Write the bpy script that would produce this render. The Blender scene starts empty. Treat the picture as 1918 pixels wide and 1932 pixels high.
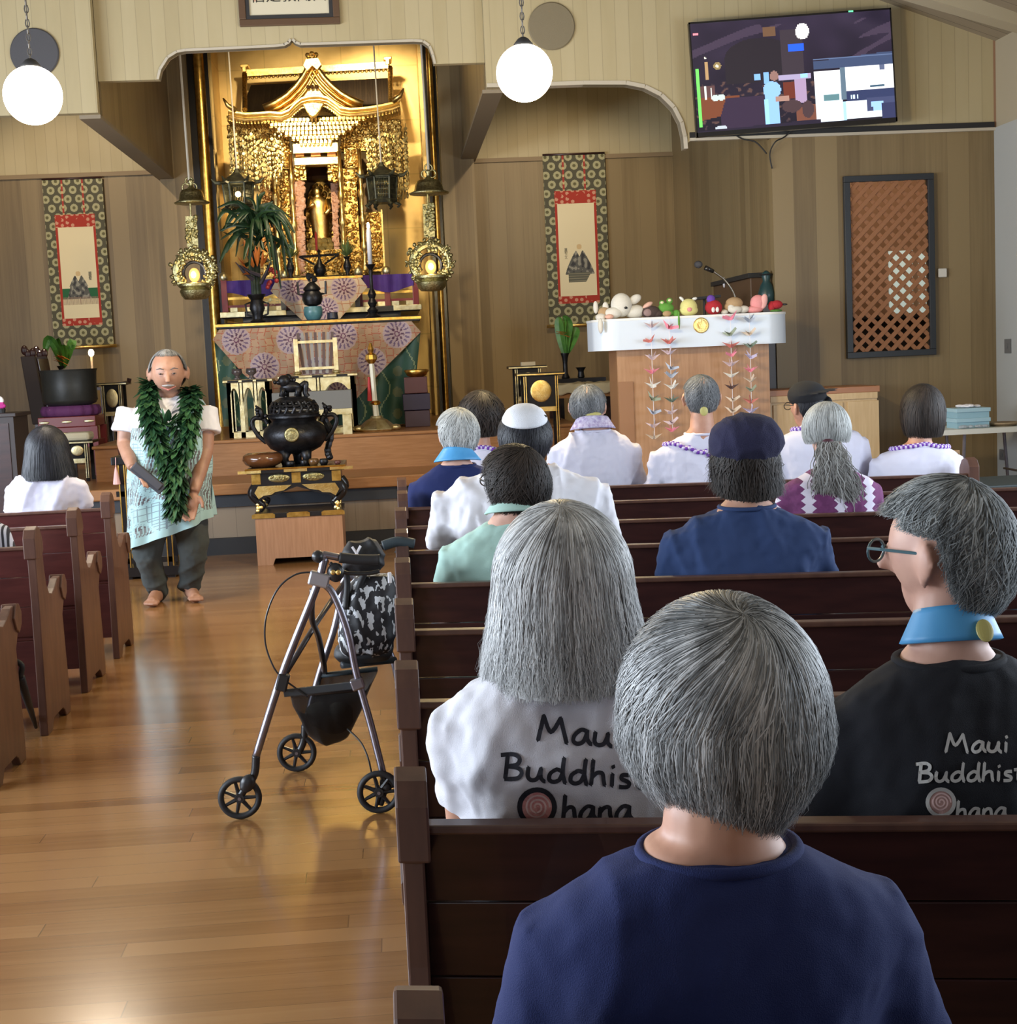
import bpy, math, random
from math import sin, cos, pi, radians, sqrt, atan2, exp
from mathutils import Matrix, Vector, noise, Euler
from mathutils.bvhtree import BVHTree
import numpy as np
random.seed(7)
SC = bpy.context.scene
# ---------------------------------------------------------------- camera
FPX = 2800.0
CAMLOC = Vector((0, 0, 1.55))
RR = Matrix(((0.9961173278, -0.0758195549, -0.0447399635), (0.0522833725, 0.10062012, 0.99355022), (0.070828795, 0.9920317467, -0.104193547)))
cam_d = bpy.data.cameras.new('camera'); cam = bpy.data.objects.new('camera', cam_d)
SC.collection.objects.link(cam); SC.camera = cam
cam_d.sensor_fit = 'HORIZONTAL'; cam_d.sensor_width = 36.0; cam_d.lens = 36.0 * FPX / 1918.0
cam_d.clip_start = 0.05
_m = Matrix(((RR[0][0], RR[1][0], -RR[2][0]), (RR[0][1], RR[1][1], -RR[2][1]), (RR[0][2], RR[1][2], -RR[2][2])))
cam.matrix_world = Matrix.Translation(CAMLOC) @ _m.to_4x4()
# ---------------------------------------------------------------- world, exposure
SC.view_settings.view_transform = 'Standard'; SC.view_settings.look = 'None'
SC.view_settings.gamma = 1.0; SC.view_settings.use_curve_mapping = False
SC.view_settings.exposure = 0.8
W = bpy.data.worlds.new('sky'); SC.world = W; W.use_nodes = True
W.node_tree.nodes['Background'].inputs[0].default_value = (0.62, 0.78, 1.0, 1)
W.node_tree.nodes['Background'].inputs[1].default_value = 0.34
def area(name, loc, rot, sx, sy, power, col):
    l = bpy.data.lights.new(name, 'AREA'); l.shape = 'RECTANGLE'; l.size = sx; l.size_y = sy; l.energy = power; l.color = col
    o = bpy.data.objects.new(name, l); o.location = loc; o.rotation_euler = rot; SC.collection.objects.link(o); return o
def spot(name, loc, target, power, col, angle=60, size=.05, blend=.6):
    l = bpy.data.lights.new(name, 'SPOT'); l.energy = power; l.color = col; l.spot_size = radians(angle); l.spot_blend = blend; l.shadow_soft_size = size
    o = bpy.data.objects.new(name, l); o.location = loc
    o.rotation_euler = (Vector(target) - Vector(loc)).to_track_quat('-Z', 'Y').to_euler(); SC.collection.objects.link(o); return o
def point(name, loc, power, col, size=.1):
    l = bpy.data.lights.new(name, 'POINT'); l.energy = power; l.color = col; l.shadow_soft_size = size
    o = bpy.data.objects.new(name, l); o.location = loc; SC.collection.objects.link(o); return o
DAY = (0.78, 0.88, 1.0); WARM = (1.0, 0.8, 0.5)
# daylight through the side windows, plus an unseen fill added behind the camera
area('window_light_left', (-6.1, 5.2, 1.9), (0, radians(-90), 0), 1.9, 9.0, 620, DAY)
area('window_light_right', (5.0, 4.6, 1.75), (0, radians(90), 0), 1.7, 7.5, 210, DAY)
area('fill_light_behind', (-1.6, -3.6, 1.9), (radians(80), 0, 0), 3.4, 2.2, 13, DAY)
# altar lamps
spot('altar_spot_center', (-.85, 13.1, 4.75), (-.85, 16.9, 3.7), 210, WARM, 48, .04)
spot('altar_spot_low', (-.85, 12.95, 4.9), (-.85, 15.8, 2.2), 170, WARM, 60, .05)
spot('altar_spot_frieze', (-.85, 13.6, 4.6), (-.86, 15.9, 3.95), 130, WARM, 17, .02, .8)
spot('altar_spot_right', (-.1, 15.6, 5.0), (.05, 17.6, 4.2), 90, WARM, 60, .04)
spot('alcove_lamp_left', (-3.6, 14.2, 4.9), (-3.4, 16.9, 2.6), 120, (1, .78, .5), 75, .05)
spot('alcove_lamp_right', (1.6, 14.2, 4.4), (1.9, 16.9, 2.4), 85, (1, .78, .5), 75, .05)

# ---------------------------------------------------------------- helpers
def ray(px, py):
    return RR.transposed() @ Vector(((px - 959) / FPX, (966 - py) / FPX, 1.0))
def at(px, py, Y):
    q = ray(px, py); return CAMLOC + q * (Y / q.y)
def onz(px, py, z):
    q = ray(px, py); return CAMLOC + q * ((z - 1.55) / q.z)
def mpx(Y): return Y / FPX
FR = {}
def tagit(o, label=None, cat=None, group=None, kind=None):
    if label: o['label'] = label
    if cat: o['category'] = cat
    if group: o['group'] = group
    if kind: o['kind'] = kind
    return o
def thing(name, label, cat, loc=(0, 0, 0), rz=0.0, group=None):
    o = bpy.data.objects.new(name, None); SC.collection.objects.link(o)
    o.empty_display_size = .1; o.location = loc; o.rotation_euler = (0, 0, rz)
    FR[o.name] = Matrix.Translation(Vector(loc)) @ Matrix.Rotation(rz, 4, 'Z')
    return tagit(o, label, cat, group)
def newobj(name, mesh, parent=None):
    o = bpy.data.objects.new(name, mesh); SC.collection.objects.link(o)
    if parent is not None: o.parent = parent
    return o
class MB:
    def __init__(s, T=None): s.v = []; s.f = []; s.T = T or Matrix.Identity(4); s.c = None; s.cols = []
    def add(s, vs, fs, M=None):
        T = s.T @ M if M is not None else s.T
        n = len(s.v); s.v += [T @ Vector(v) for v in vs]; s.f += [tuple(i + n for i in f) for f in fs]
        s.cols += [s.c] * len(fs); return s
    def box(s, c, d, M=None, top=1.0):
        x, y, z = [a / 2 for a in d]; t = top
        vs = [(-x, -y, -z), (x, -y, -z), (x, y, -z), (-x, y, -z), (-x * t, -y * t, z), (x * t, -y * t, z), (x * t, y * t, z), (-x * t, y * t, z)]
        L = Matrix.Translation(Vector(c));  L = L @ M if M is not None else L
        return s.add(vs, [(0, 3, 2, 1), (4, 5, 6, 7), (0, 1, 5, 4), (1, 2, 6, 5), (2, 3, 7, 6), (3, 0, 4, 7)], L)
    def b2(s, lo, hi):
        return s.box([(a + b) / 2 for a, b in zip(lo, hi)], [abs(b - a) for a, b in zip(lo, hi)])
    def tube(s, pts, r, n=8, cap=True, sq=1.0):
        pts = [Vector(p) for p in pts]; m = len(pts)
        rs = list(r) if hasattr(r, '__len__') else [r] * m
        vs = []; up = None
        for i, p in enumerate(pts):
            d = (pts[min(i + 1, m - 1)] - pts[max(i - 1, 0)])
            d = d.normalized() if d.length > 1e-9 else Vector((0, 0, 1))
            if up is None:
                up = d.orthogonal().normalized() if abs(d.x) + abs(d.y) > 1e-3 else Vector((1, 0, 0))
            up = (up - d * up.dot(d)); up = up.normalized() if up.length > 1e-6 else d.orthogonal().normalized()
            w = d.cross(up)
            for k in range(n):
                a = 2 * pi * k / n; vs.append(p + (up * cos(a) + w * sin(a) * sq) * rs[i])
        fs = [(i * n + k, i * n + (k + 1) % n, (i + 1) * n + (k + 1) % n, (i + 1) * n + k) for i in range(m - 1) for k in range(n)]
        if cap: fs += [tuple(range(n))[::-1], tuple(range((m - 1) * n, m * n))]
        return s.add(vs, fs)
    def lathe(s, prof, c=(0, 0, 0), n=20, M=None, sx=1, sy=1, cap=True):
        vs = [(r * cos(2 * pi * k / n) * sx, r * sin(2 * pi * k / n) * sy, z) for r, z in prof for k in range(n)]
        m = len(prof)
        fs = [(i * n + k, i * n + (k + 1) % n, (i + 1) * n + (k + 1) % n, (i + 1) * n + k) for i in range(m - 1) for k in range(n)]
        if cap: fs += [tuple(range(n))[::-1], tuple(range((m - 1) * n, m * n))]
        L = Matrix.Translation(Vector(c)); L = L @ M if M is not None else L
        return s.add(vs, fs, L)
    def ell(s, c, r, M=None, nu=16, nv=10):
        r = r if hasattr(r, '__len__') else (r, r, r)
        vs = [(0, 0, -r[2])]
        for j in range(1, nv):
            t = -pi / 2 + pi * j / nv
            vs += [(r[0] * cos(t) * cos(2 * pi * k / nu), r[1] * cos(t) * sin(2 * pi * k / nu), r[2] * sin(t)) for k in range(nu)]
        vs.append((0, 0, r[2])); L = len(vs) - 1
        fs = [(0, 1 + (k + 1) % nu, 1 + k) for k in range(nu)]
        for j in range(nv - 2):
            fs += [(1 + j * nu + k, 1 + j * nu + (k + 1) % nu, 1 + (j + 1) * nu + (k + 1) % nu, 1 + (j + 1) * nu + k) for k in range(nu)]
        fs += [(1 + (nv - 2) * nu + k, 1 + (nv - 2) * nu + (k + 1) % nu, L) for k in range(nu)]
        Q = Matrix.Translation(Vector(c)); Q = Q @ M if M is not None else Q
        return s.add(vs, fs, Q)
    def prism(s, poly, a0, a1, axis='y'):
        # poly of (u,v); axis y -> (x=u, z=v) extruded in y; axis x -> (y=u,z=v); axis z -> (x=u,y=v)
        def mk(u, v, a): return {'y': (u, a, v), 'x': (a, u, v), 'z': (u, v, a)}[axis]
        n = len(poly); vs = [mk(u, v, a0) for u, v in poly] + [mk(u, v, a1) for u, v in poly]
        fs = [tuple(range(n)), tuple(range(n, 2 * n))[::-1]] + [(i, i + n, (i + 1) % n + n, (i + 1) % n) for i in range(n)]
        return s.add(vs, fs)
    def rings(s, R, cap=True):
        n = len(R[0]); m = len(R); vs = [p for r in R for p in r]
        fs = [(i * n + k, i * n + (k + 1) % n, (i + 1) * n + (k + 1) % n, (i + 1) * n + k) for i in range(m - 1) for k in range(n)]
        if cap: fs += [tuple(range(n))[::-1], tuple(range((m - 1) * n, m * n))]
        return s.add(vs, fs)
    def grid(s, fn, nu, nv, col=None):
        vs = [fn(i / nu, j / nv) for j in range(nv + 1) for i in range(nu + 1)]
        fs = [(j * (nu + 1) + i, j * (nu + 1) + i + 1, (j + 1) * (nu + 1) + i + 1, (j + 1) * (nu + 1) + i) for j in range(nv) for i in range(nu)]
        if col is None: return s.add(vs, fs)
        n = len(s.v); s.v += [s.T @ Vector(v) for v in vs]; s.f += [tuple(i + n for i in f) for f in fs]
        s.cols += [col((i + .5) / nu, (j + .5) / nv) for j in range(nv) for i in range(nu)]
        return s
    def build(s, name, mat, parent=None, frame=None, smooth=False, bevel=0, auto=None, solid=0, sub=0):
        me = bpy.data.meshes.new(name)
        fr = frame
        if fr is None and parent is not None:
            q = parent
            while q is not None and q.name not in FR: q = q.parent
            fr = FR[q.name] if q is not None else None
        vs = s.v
        if fr is not None:
            inv = fr.inverted(); vs = [inv @ v for v in vs]
        me.from_pydata([tuple(v) for v in vs], [], s.f)
        if any(c is not None for c in s.cols):
            at_ = me.color_attributes.new('Col', 'FLOAT_COLOR', 'CORNER'); arr = []
            for f, c in zip(s.f, s.cols):
                c = c or (.8, .8, .8); arr += [c[0], c[1], c[2], 1.0] * len(f)
            at_.data.foreach_set('color', arr)
        if not isinstance(mat, (list, tuple)): mat = [mat]
        for m in mat: me.materials.append(m)
        o = newobj(name, me, parent)
        if parent is None and frame is not None: o.matrix_world = frame; FR[o.name] = frame
        if smooth or auto is not None:
            me.polygons.foreach_set('use_smooth', [True] * len(me.polygons))
            if auto is not None: me.set_sharp_from_angle(angle=radians(auto))
        if bevel:
            b = o.modifiers.new('bevel', 'BEVEL'); b.width = bevel; b.segments = 2; b.limit_method = 'ANGLE'; b.angle_limit = radians(40)
        if solid:
            b = o.modifiers.new('solid', 'SOLIDIFY'); b.thickness = solid; b.offset = 0
        if sub:
            b = o.modifiers.new('sub', 'SUBSURF'); b.levels = sub; b.render_levels = sub
        return o
def solo(mb, name, mat, label, cat, loc, group=None, rz=0, **k):
    o = mb.build(name, mat, None, frame=Matrix.Translation(Vector(loc)) @ Matrix.Rotation(rz, 4, 'Z'), **k)
    return tagit(o, label, cat, group)
def struct(mb, name, mat, parent=None, **k):
    o = mb.build(name, mat, parent, **k)
    if parent is None: o['kind'] = 'structure'
    return o
def dup(root, loc=None, rz=None, label=None, group=None, frame=True):
    r = root.copy(); SC.collection.objects.link(r)
    if loc is not None: r.location = loc
    if rz is not None: r.rotation_euler = (0, 0, rz)
    if label: r['label'] = label
    if group: r['group'] = group
    for ch in list(root.children):
        c = ch.copy(); SC.collection.objects.link(c); c.parent = r
        for g in ch.children:
            d = g.copy(); SC.collection.objects.link(d); d.parent = c
    FR[r.name] = Matrix.Translation(Vector(r.location)) @ Matrix.Rotation(r.rotation_euler[2], 4, 'Z')
    return r
def rot(a, ax='Z'): return Matrix.Rotation(a, 4, ax)
def tr(x, y=0, z=0): return Matrix.Translation(Vector((x, y, z)))
def lerp(a, b, t): return a + (b - a) * t
def interp(xs, ys, x):
    return float(np.interp(x, xs, ys))
def catmull(P, n=8):
    P = [Vector(p) for p in P]; Q = [P[0]] + P + [P[-1]]; out = []
    for i in range(1, len(Q) - 2):
        for k in range(n):
            t = k / n; a, b, c, d = Q[i - 1:i + 3]
            out.append(.5 * ((2 * b) + (c - a) * t + (2 * a - 5 * b + 4 * c - d) * t * t + (3 * b - a - 3 * c + d) * t ** 3))
    return out + [P[-1]]

# ---------------------------------------------------------------- materials
MATS = {}
class NT:
    def __init__(s, name):
        s.m = bpy.data.materials.new(name); s.m.use_nodes = True; s.t = s.m.node_tree; s.n = s.t.nodes; s.b = s.n['Principled BSDF']
    def new(s, k, **kw):
        n = s.n.new(k)
        for a, b in kw.items(): setattr(n, a, b)
        return n
    def link(s, a, b): s.t.links.new(a, b)
    def coord(s, kind='Object'): return s.new('ShaderNodeTexCoord').outputs[kind]
    def mapping(s, vec, sc=(1, 1, 1), rot_=(0, 0, 0)):
        m = s.new('ShaderNodeMapping'); s.link(vec, m.inputs[0]); m.inputs['Scale'].default_value = sc; m.inputs['Rotation'].default_value = rot_; return m.outputs[0]
    def noise(s, vec, scale, detail=3, rough=.5):
        n = s.new('ShaderNodeTexNoise'); s.link(vec, n.inputs['Vector']); n.inputs['Scale'].default_value = scale; n.inputs['Detail'].default_value = detail; n.inputs['Roughness'].default_value = rough; return n.outputs['Fac']
    def math(s, op, a, b=0.0, c=None):
        n = s.new('ShaderNodeMath', operation=op)
        for i, x in enumerate((a, b) if c is None else (a, b, c)):
            if isinstance(x, (int, float)): n.inputs[i].default_value = x
            else: s.link(x, n.inputs[i])
        return n.outputs[0]
    def ramp(s, fac, stops):
        r = s.new('ShaderNodeValToRGB'); e = r.color_ramp.elements
        while len(e) < len(stops): e.new(.5)
        for q, (p, c) in zip(e, stops): q.position = p; q.color = (*c, 1)
        s.link(fac, r.inputs[0]); return r.outputs[0]
    def mix(s, fac, a, b):
        n = s.new('ShaderNodeMix', data_type='RGBA')
        for i, x in ((0, fac), (6, a), (7, b)):
            if isinstance(x, (int, float)): n.inputs[i].default_value = x
            elif isinstance(x, tuple): n.inputs[i].default_value = (*x, 1)
            else: s.link(x, n.inputs[i])
        return n.outputs[2]
    def bump(s, h, strength=.3, dist=.01):
        b = s.new('ShaderNodeBump'); b.inputs['Strength'].default_value = strength; b.inputs['Distance'].default_value = dist
        s.link(h, b.inputs['Height']); s.link(b.outputs[0], s.b.inputs['Normal'])
    def col(s, c):
        if isinstance(c, tuple): s.b.inputs['Base Color'].default_value = (*c, 1)
        else: s.link(c, s.b.inputs['Base Color'])
    def set(s, **k):
        for a, b in k.items(): s.b.inputs[a.replace('_', ' ')].default_value = b
        return s.m
def mat(name, c, rough=.5, metal=0, c2=None, ns=8, stretch=(1, 1, 1), bump=0, bs=60, emit=0, coat=0, trans=0, sheen=0, spec=.5):
    if name in MATS: return MATS[name]
    n = NT(name)
    if c2 is not None:
        v = n.mapping(n.coord(), stretch); f = n.noise(v, ns, 4)
        n.col(n.ramp(f, [(.32, c), (.68, c2)]))
    else: n.col(c)
    if bump: n.bump(n.noise(n.mapping(n.coord(), stretch), bs, 3), bump, .004)
    n.set(Roughness=rough, Metallic=metal, Coat_Weight=coat, Transmission_Weight=trans, Sheen_Weight=sheen, Specular_IOR_Level=spec)
    if emit:
        n.b.inputs['Emission Color'].default_value = (*c, 1); n.b.inputs['Emission Strength'].default_value = emit
    MATS[name] = n.m; return n.m
def boards(name, cols, width=.12, axis='x', rough=.55, groove=.03, grain=(30, 30, 1.2), bstr=.25, coat=0, gdark=.55, length=0, contrast=.25):
    """boards side by side across `axis`; tone per board and grain along it"""
    n = NT(name); co = n.coord('Object'); sp = n.new('ShaderNodeSeparateXYZ'); n.link(co, sp.inputs[0])
    a = sp.outputs[{'x': 0, 'y': 1, 'z': 2}[axis]]
    q = n.math('DIVIDE', a, width); fl = n.math('FLOOR', q); fr = n.math('FRACT', q)
    if length:
        other = sp.outputs[{'x': 1, 'y': 0, 'z': 0}[axis]]
        wn0 = n.new('ShaderNodeTexWhiteNoise', noise_dimensions='1D'); n.link(fl, wn0.inputs['W'])
        sh = n.math('ADD', n.math('DIVIDE', other, length), n.math('MULTIPLY', wn0.outputs[0], 7.3))
        fl2 = n.math('FLOOR', sh); fr2 = n.math('FRACT', sh)
        seed = n.math('ADD', fl, n.math('MULTIPLY', fl2, 17.7))
    else: seed = fl
    wn = n.new('ShaderNodeTexWhiteNoise', noise_dimensions='1D'); n.link(seed, wn.inputs['W'])
    gn = n.noise(n.mapping(co, grain), 1.0, 5, .6)
    big = n.noise(n.mapping(co, tuple(g * .12 + .25 for g in grain)), 1.0, 2)
    f = n.math('ADD', n.math('MULTIPLY', wn.outputs[0], contrast * 2), n.math('MULTIPLY', n.math('ADD', gn, big), (1 - contrast) * .62))
    c = n.ramp(f, [(.28, cols[0]), (.52, cols[1]), (.78, cols[2])])
    e = n.math('MINIMUM', fr, n.math('SUBTRACT', 1.0, fr)); g = n.math('LESS_THAN', e, groove * .5)
    if length:
        e2 = n.math('LESS_THAN', fr2, .0035 / length * 1.0); g = n.math('MAXIMUM', g, e2)
    c = n.mix(n.math('MULTIPLY', g, gdark), c, tuple(x * .25 for x in cols[0]))
    n.col(c); n.bump(n.math('SUBTRACT', n.math('MULTIPLY', gn, .15), g), bstr, .003)
    n.set(Roughness=rough, Coat_Weight=coat, Coat_Roughness=.15)
    MATS[name] = n.m; return n.m
def paintmat(name, rough=.7, emit=0, metal=0, bump=0):
    if name in MATS: return MATS[name]
    n = NT(name); a = n.new('ShaderNodeAttribute', attribute_name='Col')
    if emit:
        n.col((0, 0, 0)); n.link(a.outputs['Color'], n.b.inputs['Emission Color']); n.set(Emission_Strength=emit)
    else: n.col(a.outputs['Color'])
    if bump: n.bump(n.noise(n.coord(), 300, 2), bump, .002)
    n.set(Roughness=rough, Metallic=metal); MATS[name] = n.m; return n.m
def hairmat(name, dark, mid, light, rough=.38):
    n = NT(name); g = n.new('ShaderNodeNewGeometry')
    nz = n.noise(n.mapping(n.coord(), (1, 1, .25)), 22, 3)
    f = n.math('ADD', n.math('MULTIPLY', g.outputs['Random Per Island'], .34), n.math('MULTIPLY', nz, .7))
    n.col(n.ramp(f, [(.25, dark), (.5, mid), (.78, light)])); n.set(Roughness=rough, Specular_IOR_Level=.35); MATS[name] = n.m; return n.m
def metalmat(name, c, c2, rough=.3, bump=.3, bs=60, metal=1.0, ns=20, stretch=(1, 1, 1)):
    return mat(name, c, rough, metal, c2=c2, ns=ns, bump=bump, bs=bs, stretch=stretch)
GOLD = metalmat('gilt', (.95, .62, .16), (.62, .34, .07), .32, .25, 90)
GOLDB = metalmat('bright gilt', (1.0, .78, .33), (.85, .55, .15), .3, .5, 140)
GOLDC = metalmat('carved gilt', (1.0, .7, .22), (.28, .14, .03), .34, 1.0, 55, ns=45)
GOLDP = metalmat('pale gilt', (.86, .78, .5), (.62, .5, .24), .42, .3, 80)
BRASS = metalmat('aged brass', (.55, .5, .27), (.26, .23, .1), .4, .8, 90, ns=60)
BRONZE = metalmat('dark bronze', (.035, .035, .04), (.015, .015, .017), .38, .4, 90, metal=.7)
BLACK = mat('black lacquer', (.012, .011, .012), .25)
BLACKM = mat('matt black', (.02, .02, .022), .6)
REDL = mat('red lacquer', (.2, .025, .025), .35)
DARKW = mat('dark mahogany', (.026, .009, .009), .36, c2=(.046, .015, .013), ns=6, stretch=(1, 6, 6), coat=.25)
DARKP = mat('pew end wood', (.062, .026, .018), .42, c2=(.095, .042, .027), ns=5, stretch=(5, 5, 1), coat=.15)
WHITE = mat('white paint', (.8, .83, .87), .45)
GREYMETAL = metalmat('grey aluminium', (.32, .31, .36), (.26, .25, .3), .35, .05, 60)
SKIN = mat('warm skin', (.56, .3, .2), .5, c2=(.48, .24, .16), ns=20)
SKINP = mat('pale skin', (.68, .4, .3), .5, c2=(.6, .33, .25), ns=20)
GREENL = mat('dark leaf', (.008, .028, .012), .45, c2=(.018, .05, .018), ns=20)
GREENB = mat('bright leaf', (.08, .22, .03), .45, c2=(.04, .13, .02), ns=20)
CLOTHW = mat('white cotton', (.82, .8, .84), .85)
# ---------------------------------------------------------------- room
CREAM = boards('cream groove boards', [(.38, .315, .18), (.42, .35, .2), (.46, .39, .235)], .115, 'x', .55, .05, (6, 6, 1), .3, contrast=.12, gdark=.25)
CREAMY = boards('cream groove boards side', [(.36, .31, .2), (.4, .345, .225), (.44, .385, .26)], .115, 'y', .55, .05, (6, 6, 1), .3, contrast=.12, gdark=.25)
WOODV = boards('koa wall boards', [(.115, .078, .036), (.185, .13, .062), (.25, .182, .09)], .19, 'x', .5, .012, (28, 28, .8), .15, contrast=.2, gdark=.4)
WOODY = boards('koa wall boards side', [(.115, .078, .036), (.185, .13, .062), (.25, .182, .09)], .19, 'y', .5, .012, (28, 28, .8), .15, contrast=.2, gdark=.4)
STAGEW = boards('stage front boards', [(.17, .12, .08), (.25, .185, .125), (.3, .23, .16)], .2, 'x', .5, .02, (28, 28, .8), .15, contrast=.2, gdark=.4)
STEPW = mat('orange stained wood', (.33, .145, .05), .42, c2=(.41, .195, .075), ns=5, stretch=(1.2, 14, 14), coat=.15)
FLOORM = boards('bamboo floor', [(.2, .088, .03), (.29, .138, .048), (.37, .19, .074)], .095, 'y', .2, .02, (1.1, 26, 26), .05, contrast=.2, gdark=.5, length=1.85)
FLOORM.node_tree.nodes['Principled BSDF'].inputs['Coat Weight'].default_value = .5
GREYWALL = mat('grey white plaster', (.36, .37, .36), .7)
PLANK = boards('ceiling planks', [(.2, .17, .12), (.25, .21, .145), (.29, .24, .17)], .17, 'y', .7, .05, (1, 6, 6), .3, contrast=.2, gdark=.7)
XR = 5.16; XL = -6.3; YF = 12.5; YB = 16.9
ZT1, ZT2 = .6, .92
mb = MB(); mb.b2((XL - .3, -3.8, -.12), (XR + .3, YB + 1.5, 0)); struct(mb, 'floor', FLOORM)
# facade left and right with arch, central header
zFL = 3.66
mb = MB(); mb.b2((XL, YF, zFL), (-2.29, YF + .1, 7.0)); struct(mb, 'wall_front_left', CREAM)
def X(px, py, Y): return at(px, py, Y).x
def Z(px, py, Y): return at(px, py, Y).z
arch = [(px, py) for px, py in [(918, 165), (1000, 165), (1100, 160), (1180, 160), (1215, 167), (1245, 182), (1268, 205), (1282, 232), (1288, 258), (1290, 281)]]
poly = [(X(a, b, YF), Z(a, b, YF)) for a, b in arch]
zb = 3.28
poly[0] = (.87, 3.76); poly[1] = (1.2, 3.755)
poly = poly + [(poly[-1][0] + .03, zb - .03), (poly[-1][0] + .06, zb), (XR, zb), (XR, 7.0), (.87, 7.0)]
mb = MB(); mb.prism(poly, YF, YF + .1); struct(mb, 'wall_front_right', CREAM)
TRIMC = mat('cream trim', (.5, .45, .36), .5)
mb = MB()
pts = [(X(a, b, YF), Z(a, b, YF)) for a, b in arch[2:]]
pts = [(.87, 3.76), (1.3, 3.755)] + pts
for (x0, z0), (x1, z1) in zip(pts, pts[1:]):
    d = Vector((x1 - x0, z1 - z0)).normalized(); nx, nz = -d.y * .032, d.x * .032
    mb.prism([(x0, z0), (x1, z1), (x1 + nx, z1 + nz), (x0 + nx, z0 + nz)], YF - .012, YF + .11)
struct(mb, 'trim_1', TRIMC)
mb = MB(); mb.b2((pts[-1][0] + .05, YF - .03, zb - .012), (XR, YF + .02, zb + .012)); struct(mb, 'trim_2', TRIMC)
mb = MB(); mb.b2((pts[-1][0] + .05, YF - .015, zb + .012), (XR, YF + .02, zb + .06)); struct(mb, 'trim_3', BLACKM)
YC = 12.62
oc = [(180, 150), (300, 150), (304, 132), (318, 110), (334, 100), (350, 97), (440, 93), (520, 89), (537, 87), (546, 82), (550, 76), (556, 82), (566, 86), (600, 85), (780, 79), (797, 80), (808, 88), (814, 104), (818, 121), (930, 118)]
poly = [(X(a, b, YC), Z(a, b, YC)) for a, b in oc]
poly[0] = (-2.29, poly[1][1]); poly[-1] = (.87, poly[-2][1])
mb = MB(); mb.prism(poly + [(.87, 7.0), (-2.29, 7.0)], YC, YC + .08); struct(mb, 'wall_altar_header', CREAM)
mb = MB()
for (x0, z0), (x1, z1) in zip(poly[1:-1], poly[2:-1]):
    d = Vector((x1 - x0, z1 - z0)).normalized(); nx, nz = -d.y * .02, d.x * .02
    mb.prism([(x0, z0), (x1, z1), (x1 + nx, z1 + nz), (x0 + nx, z0 + nz)], YC - .012, YC + .09)
struct(mb, 'trim_4', TRIMC)
# header walls of the altar chamber running back
for nm, xa, xb, inner in (('left', -2.42, -2.31, -2.3), ('right', .88, .99, .87)):
    z0 = 3.66 if nm == 'left' else 3.76
    mb = MB(); mb.b2((xa, YF + .1, z0), (xb, YB, 7.0)); struct(mb, 'wall_chamber_' + nm, CREAMY)
    mb = MB(); mb.b2((inner - .006, YC + .08, z0), (inner + .006, YB, 7.0)); struct(mb, 'wall_chamber_lining_' + nm, WOODY)
    mb = MB(); mb.b2((xa - .04, YF + .1, z0 - .03), (xb + .02, YB, z0)); struct(mb, 'trim_' + ('5' if nm == 'left' else '6'), mat('beige beam', (.24, .195, .135), .6))
# back walls: wood below, cream above
xo0, xo1 = -2.02, .62
zw = 3.74
BEIGE = mat('beige trim wood', (.25, .18, .1), .6)
for nm, a, b in (('left', XL, xo0), ('right', xo1, 3.3)):
    mb = MB(); mb.b2((a, YB, ZT1), (b, YB + .1, zw)); struct(mb, 'wall_back_wood_' + nm, WOODV)
    mb = MB(); mb.b2((a, YB, zw), (b, YB + .1, 7.0)); struct(mb, 'wall_back_cream_' + nm, CREAM)
    mb = MB(); mb.b2((a, YB - .03, zw - .025), (b, YB, zw + .02)); struct(mb, 'trim_' + ('7' if nm == 'left' else '8'), BEIGE)
mb = MB(); mb.b2((-2.44, YB - .25, ZT1), (-2.02, YB - .0, 7.0)); struct(mb, 'wall_pier_left', WOODV)
mb = MB(); mb.b2((.62, YB - .25, ZT1), (.98, YB - .0, 7.0)); struct(mb, 'wall_pier_right', WOODV)
# gold chamber behind the shrine
YG = 17.7
n = NT('gold leaf squares'); co = n.coord(); sp = n.new('ShaderNodeSeparateXYZ'); n.link(co, sp.inputs[0])
def gsq(n, a, w):
    fr = n.math('FRACT', n.math('DIVIDE', a, w)); return n.math('LESS_THAN', n.math('MINIMUM', fr, n.math('SUBTRACT', 1.0, fr)), .012)
g = n.math('MAXIMUM', gsq(n, sp.outputs[0], .44), gsq(n, sp.outputs[2], .62))
n.col(n.mix(n.math('MULTIPLY', g, .35), n.ramp(n.noise(co, 2.2, 5), [(.3, (.72, .5, .19)), (.7, (.9, .66, .28))]), (.45, .3, .1)))
n.bump(n.noise(co, 9, 3), .15, .01); n.set(Roughness=.42, Metallic=.75); LEAF = n.m
mb = MB(); mb.b2((xo0 - .3, YG, .4), (xo1 + .3, YG + .08, 6.2)); struct(mb, 'wall_gold_back', LEAF)
for nm, x in (('left', xo0 + .12), ('right', xo1 - .14)):
    mb = MB(); mb.b2((x - .05, YB + .1, .4), (x + .05, YG, 6.2)); struct(mb, 'wall_gold_' + nm, LEAF)
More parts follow.
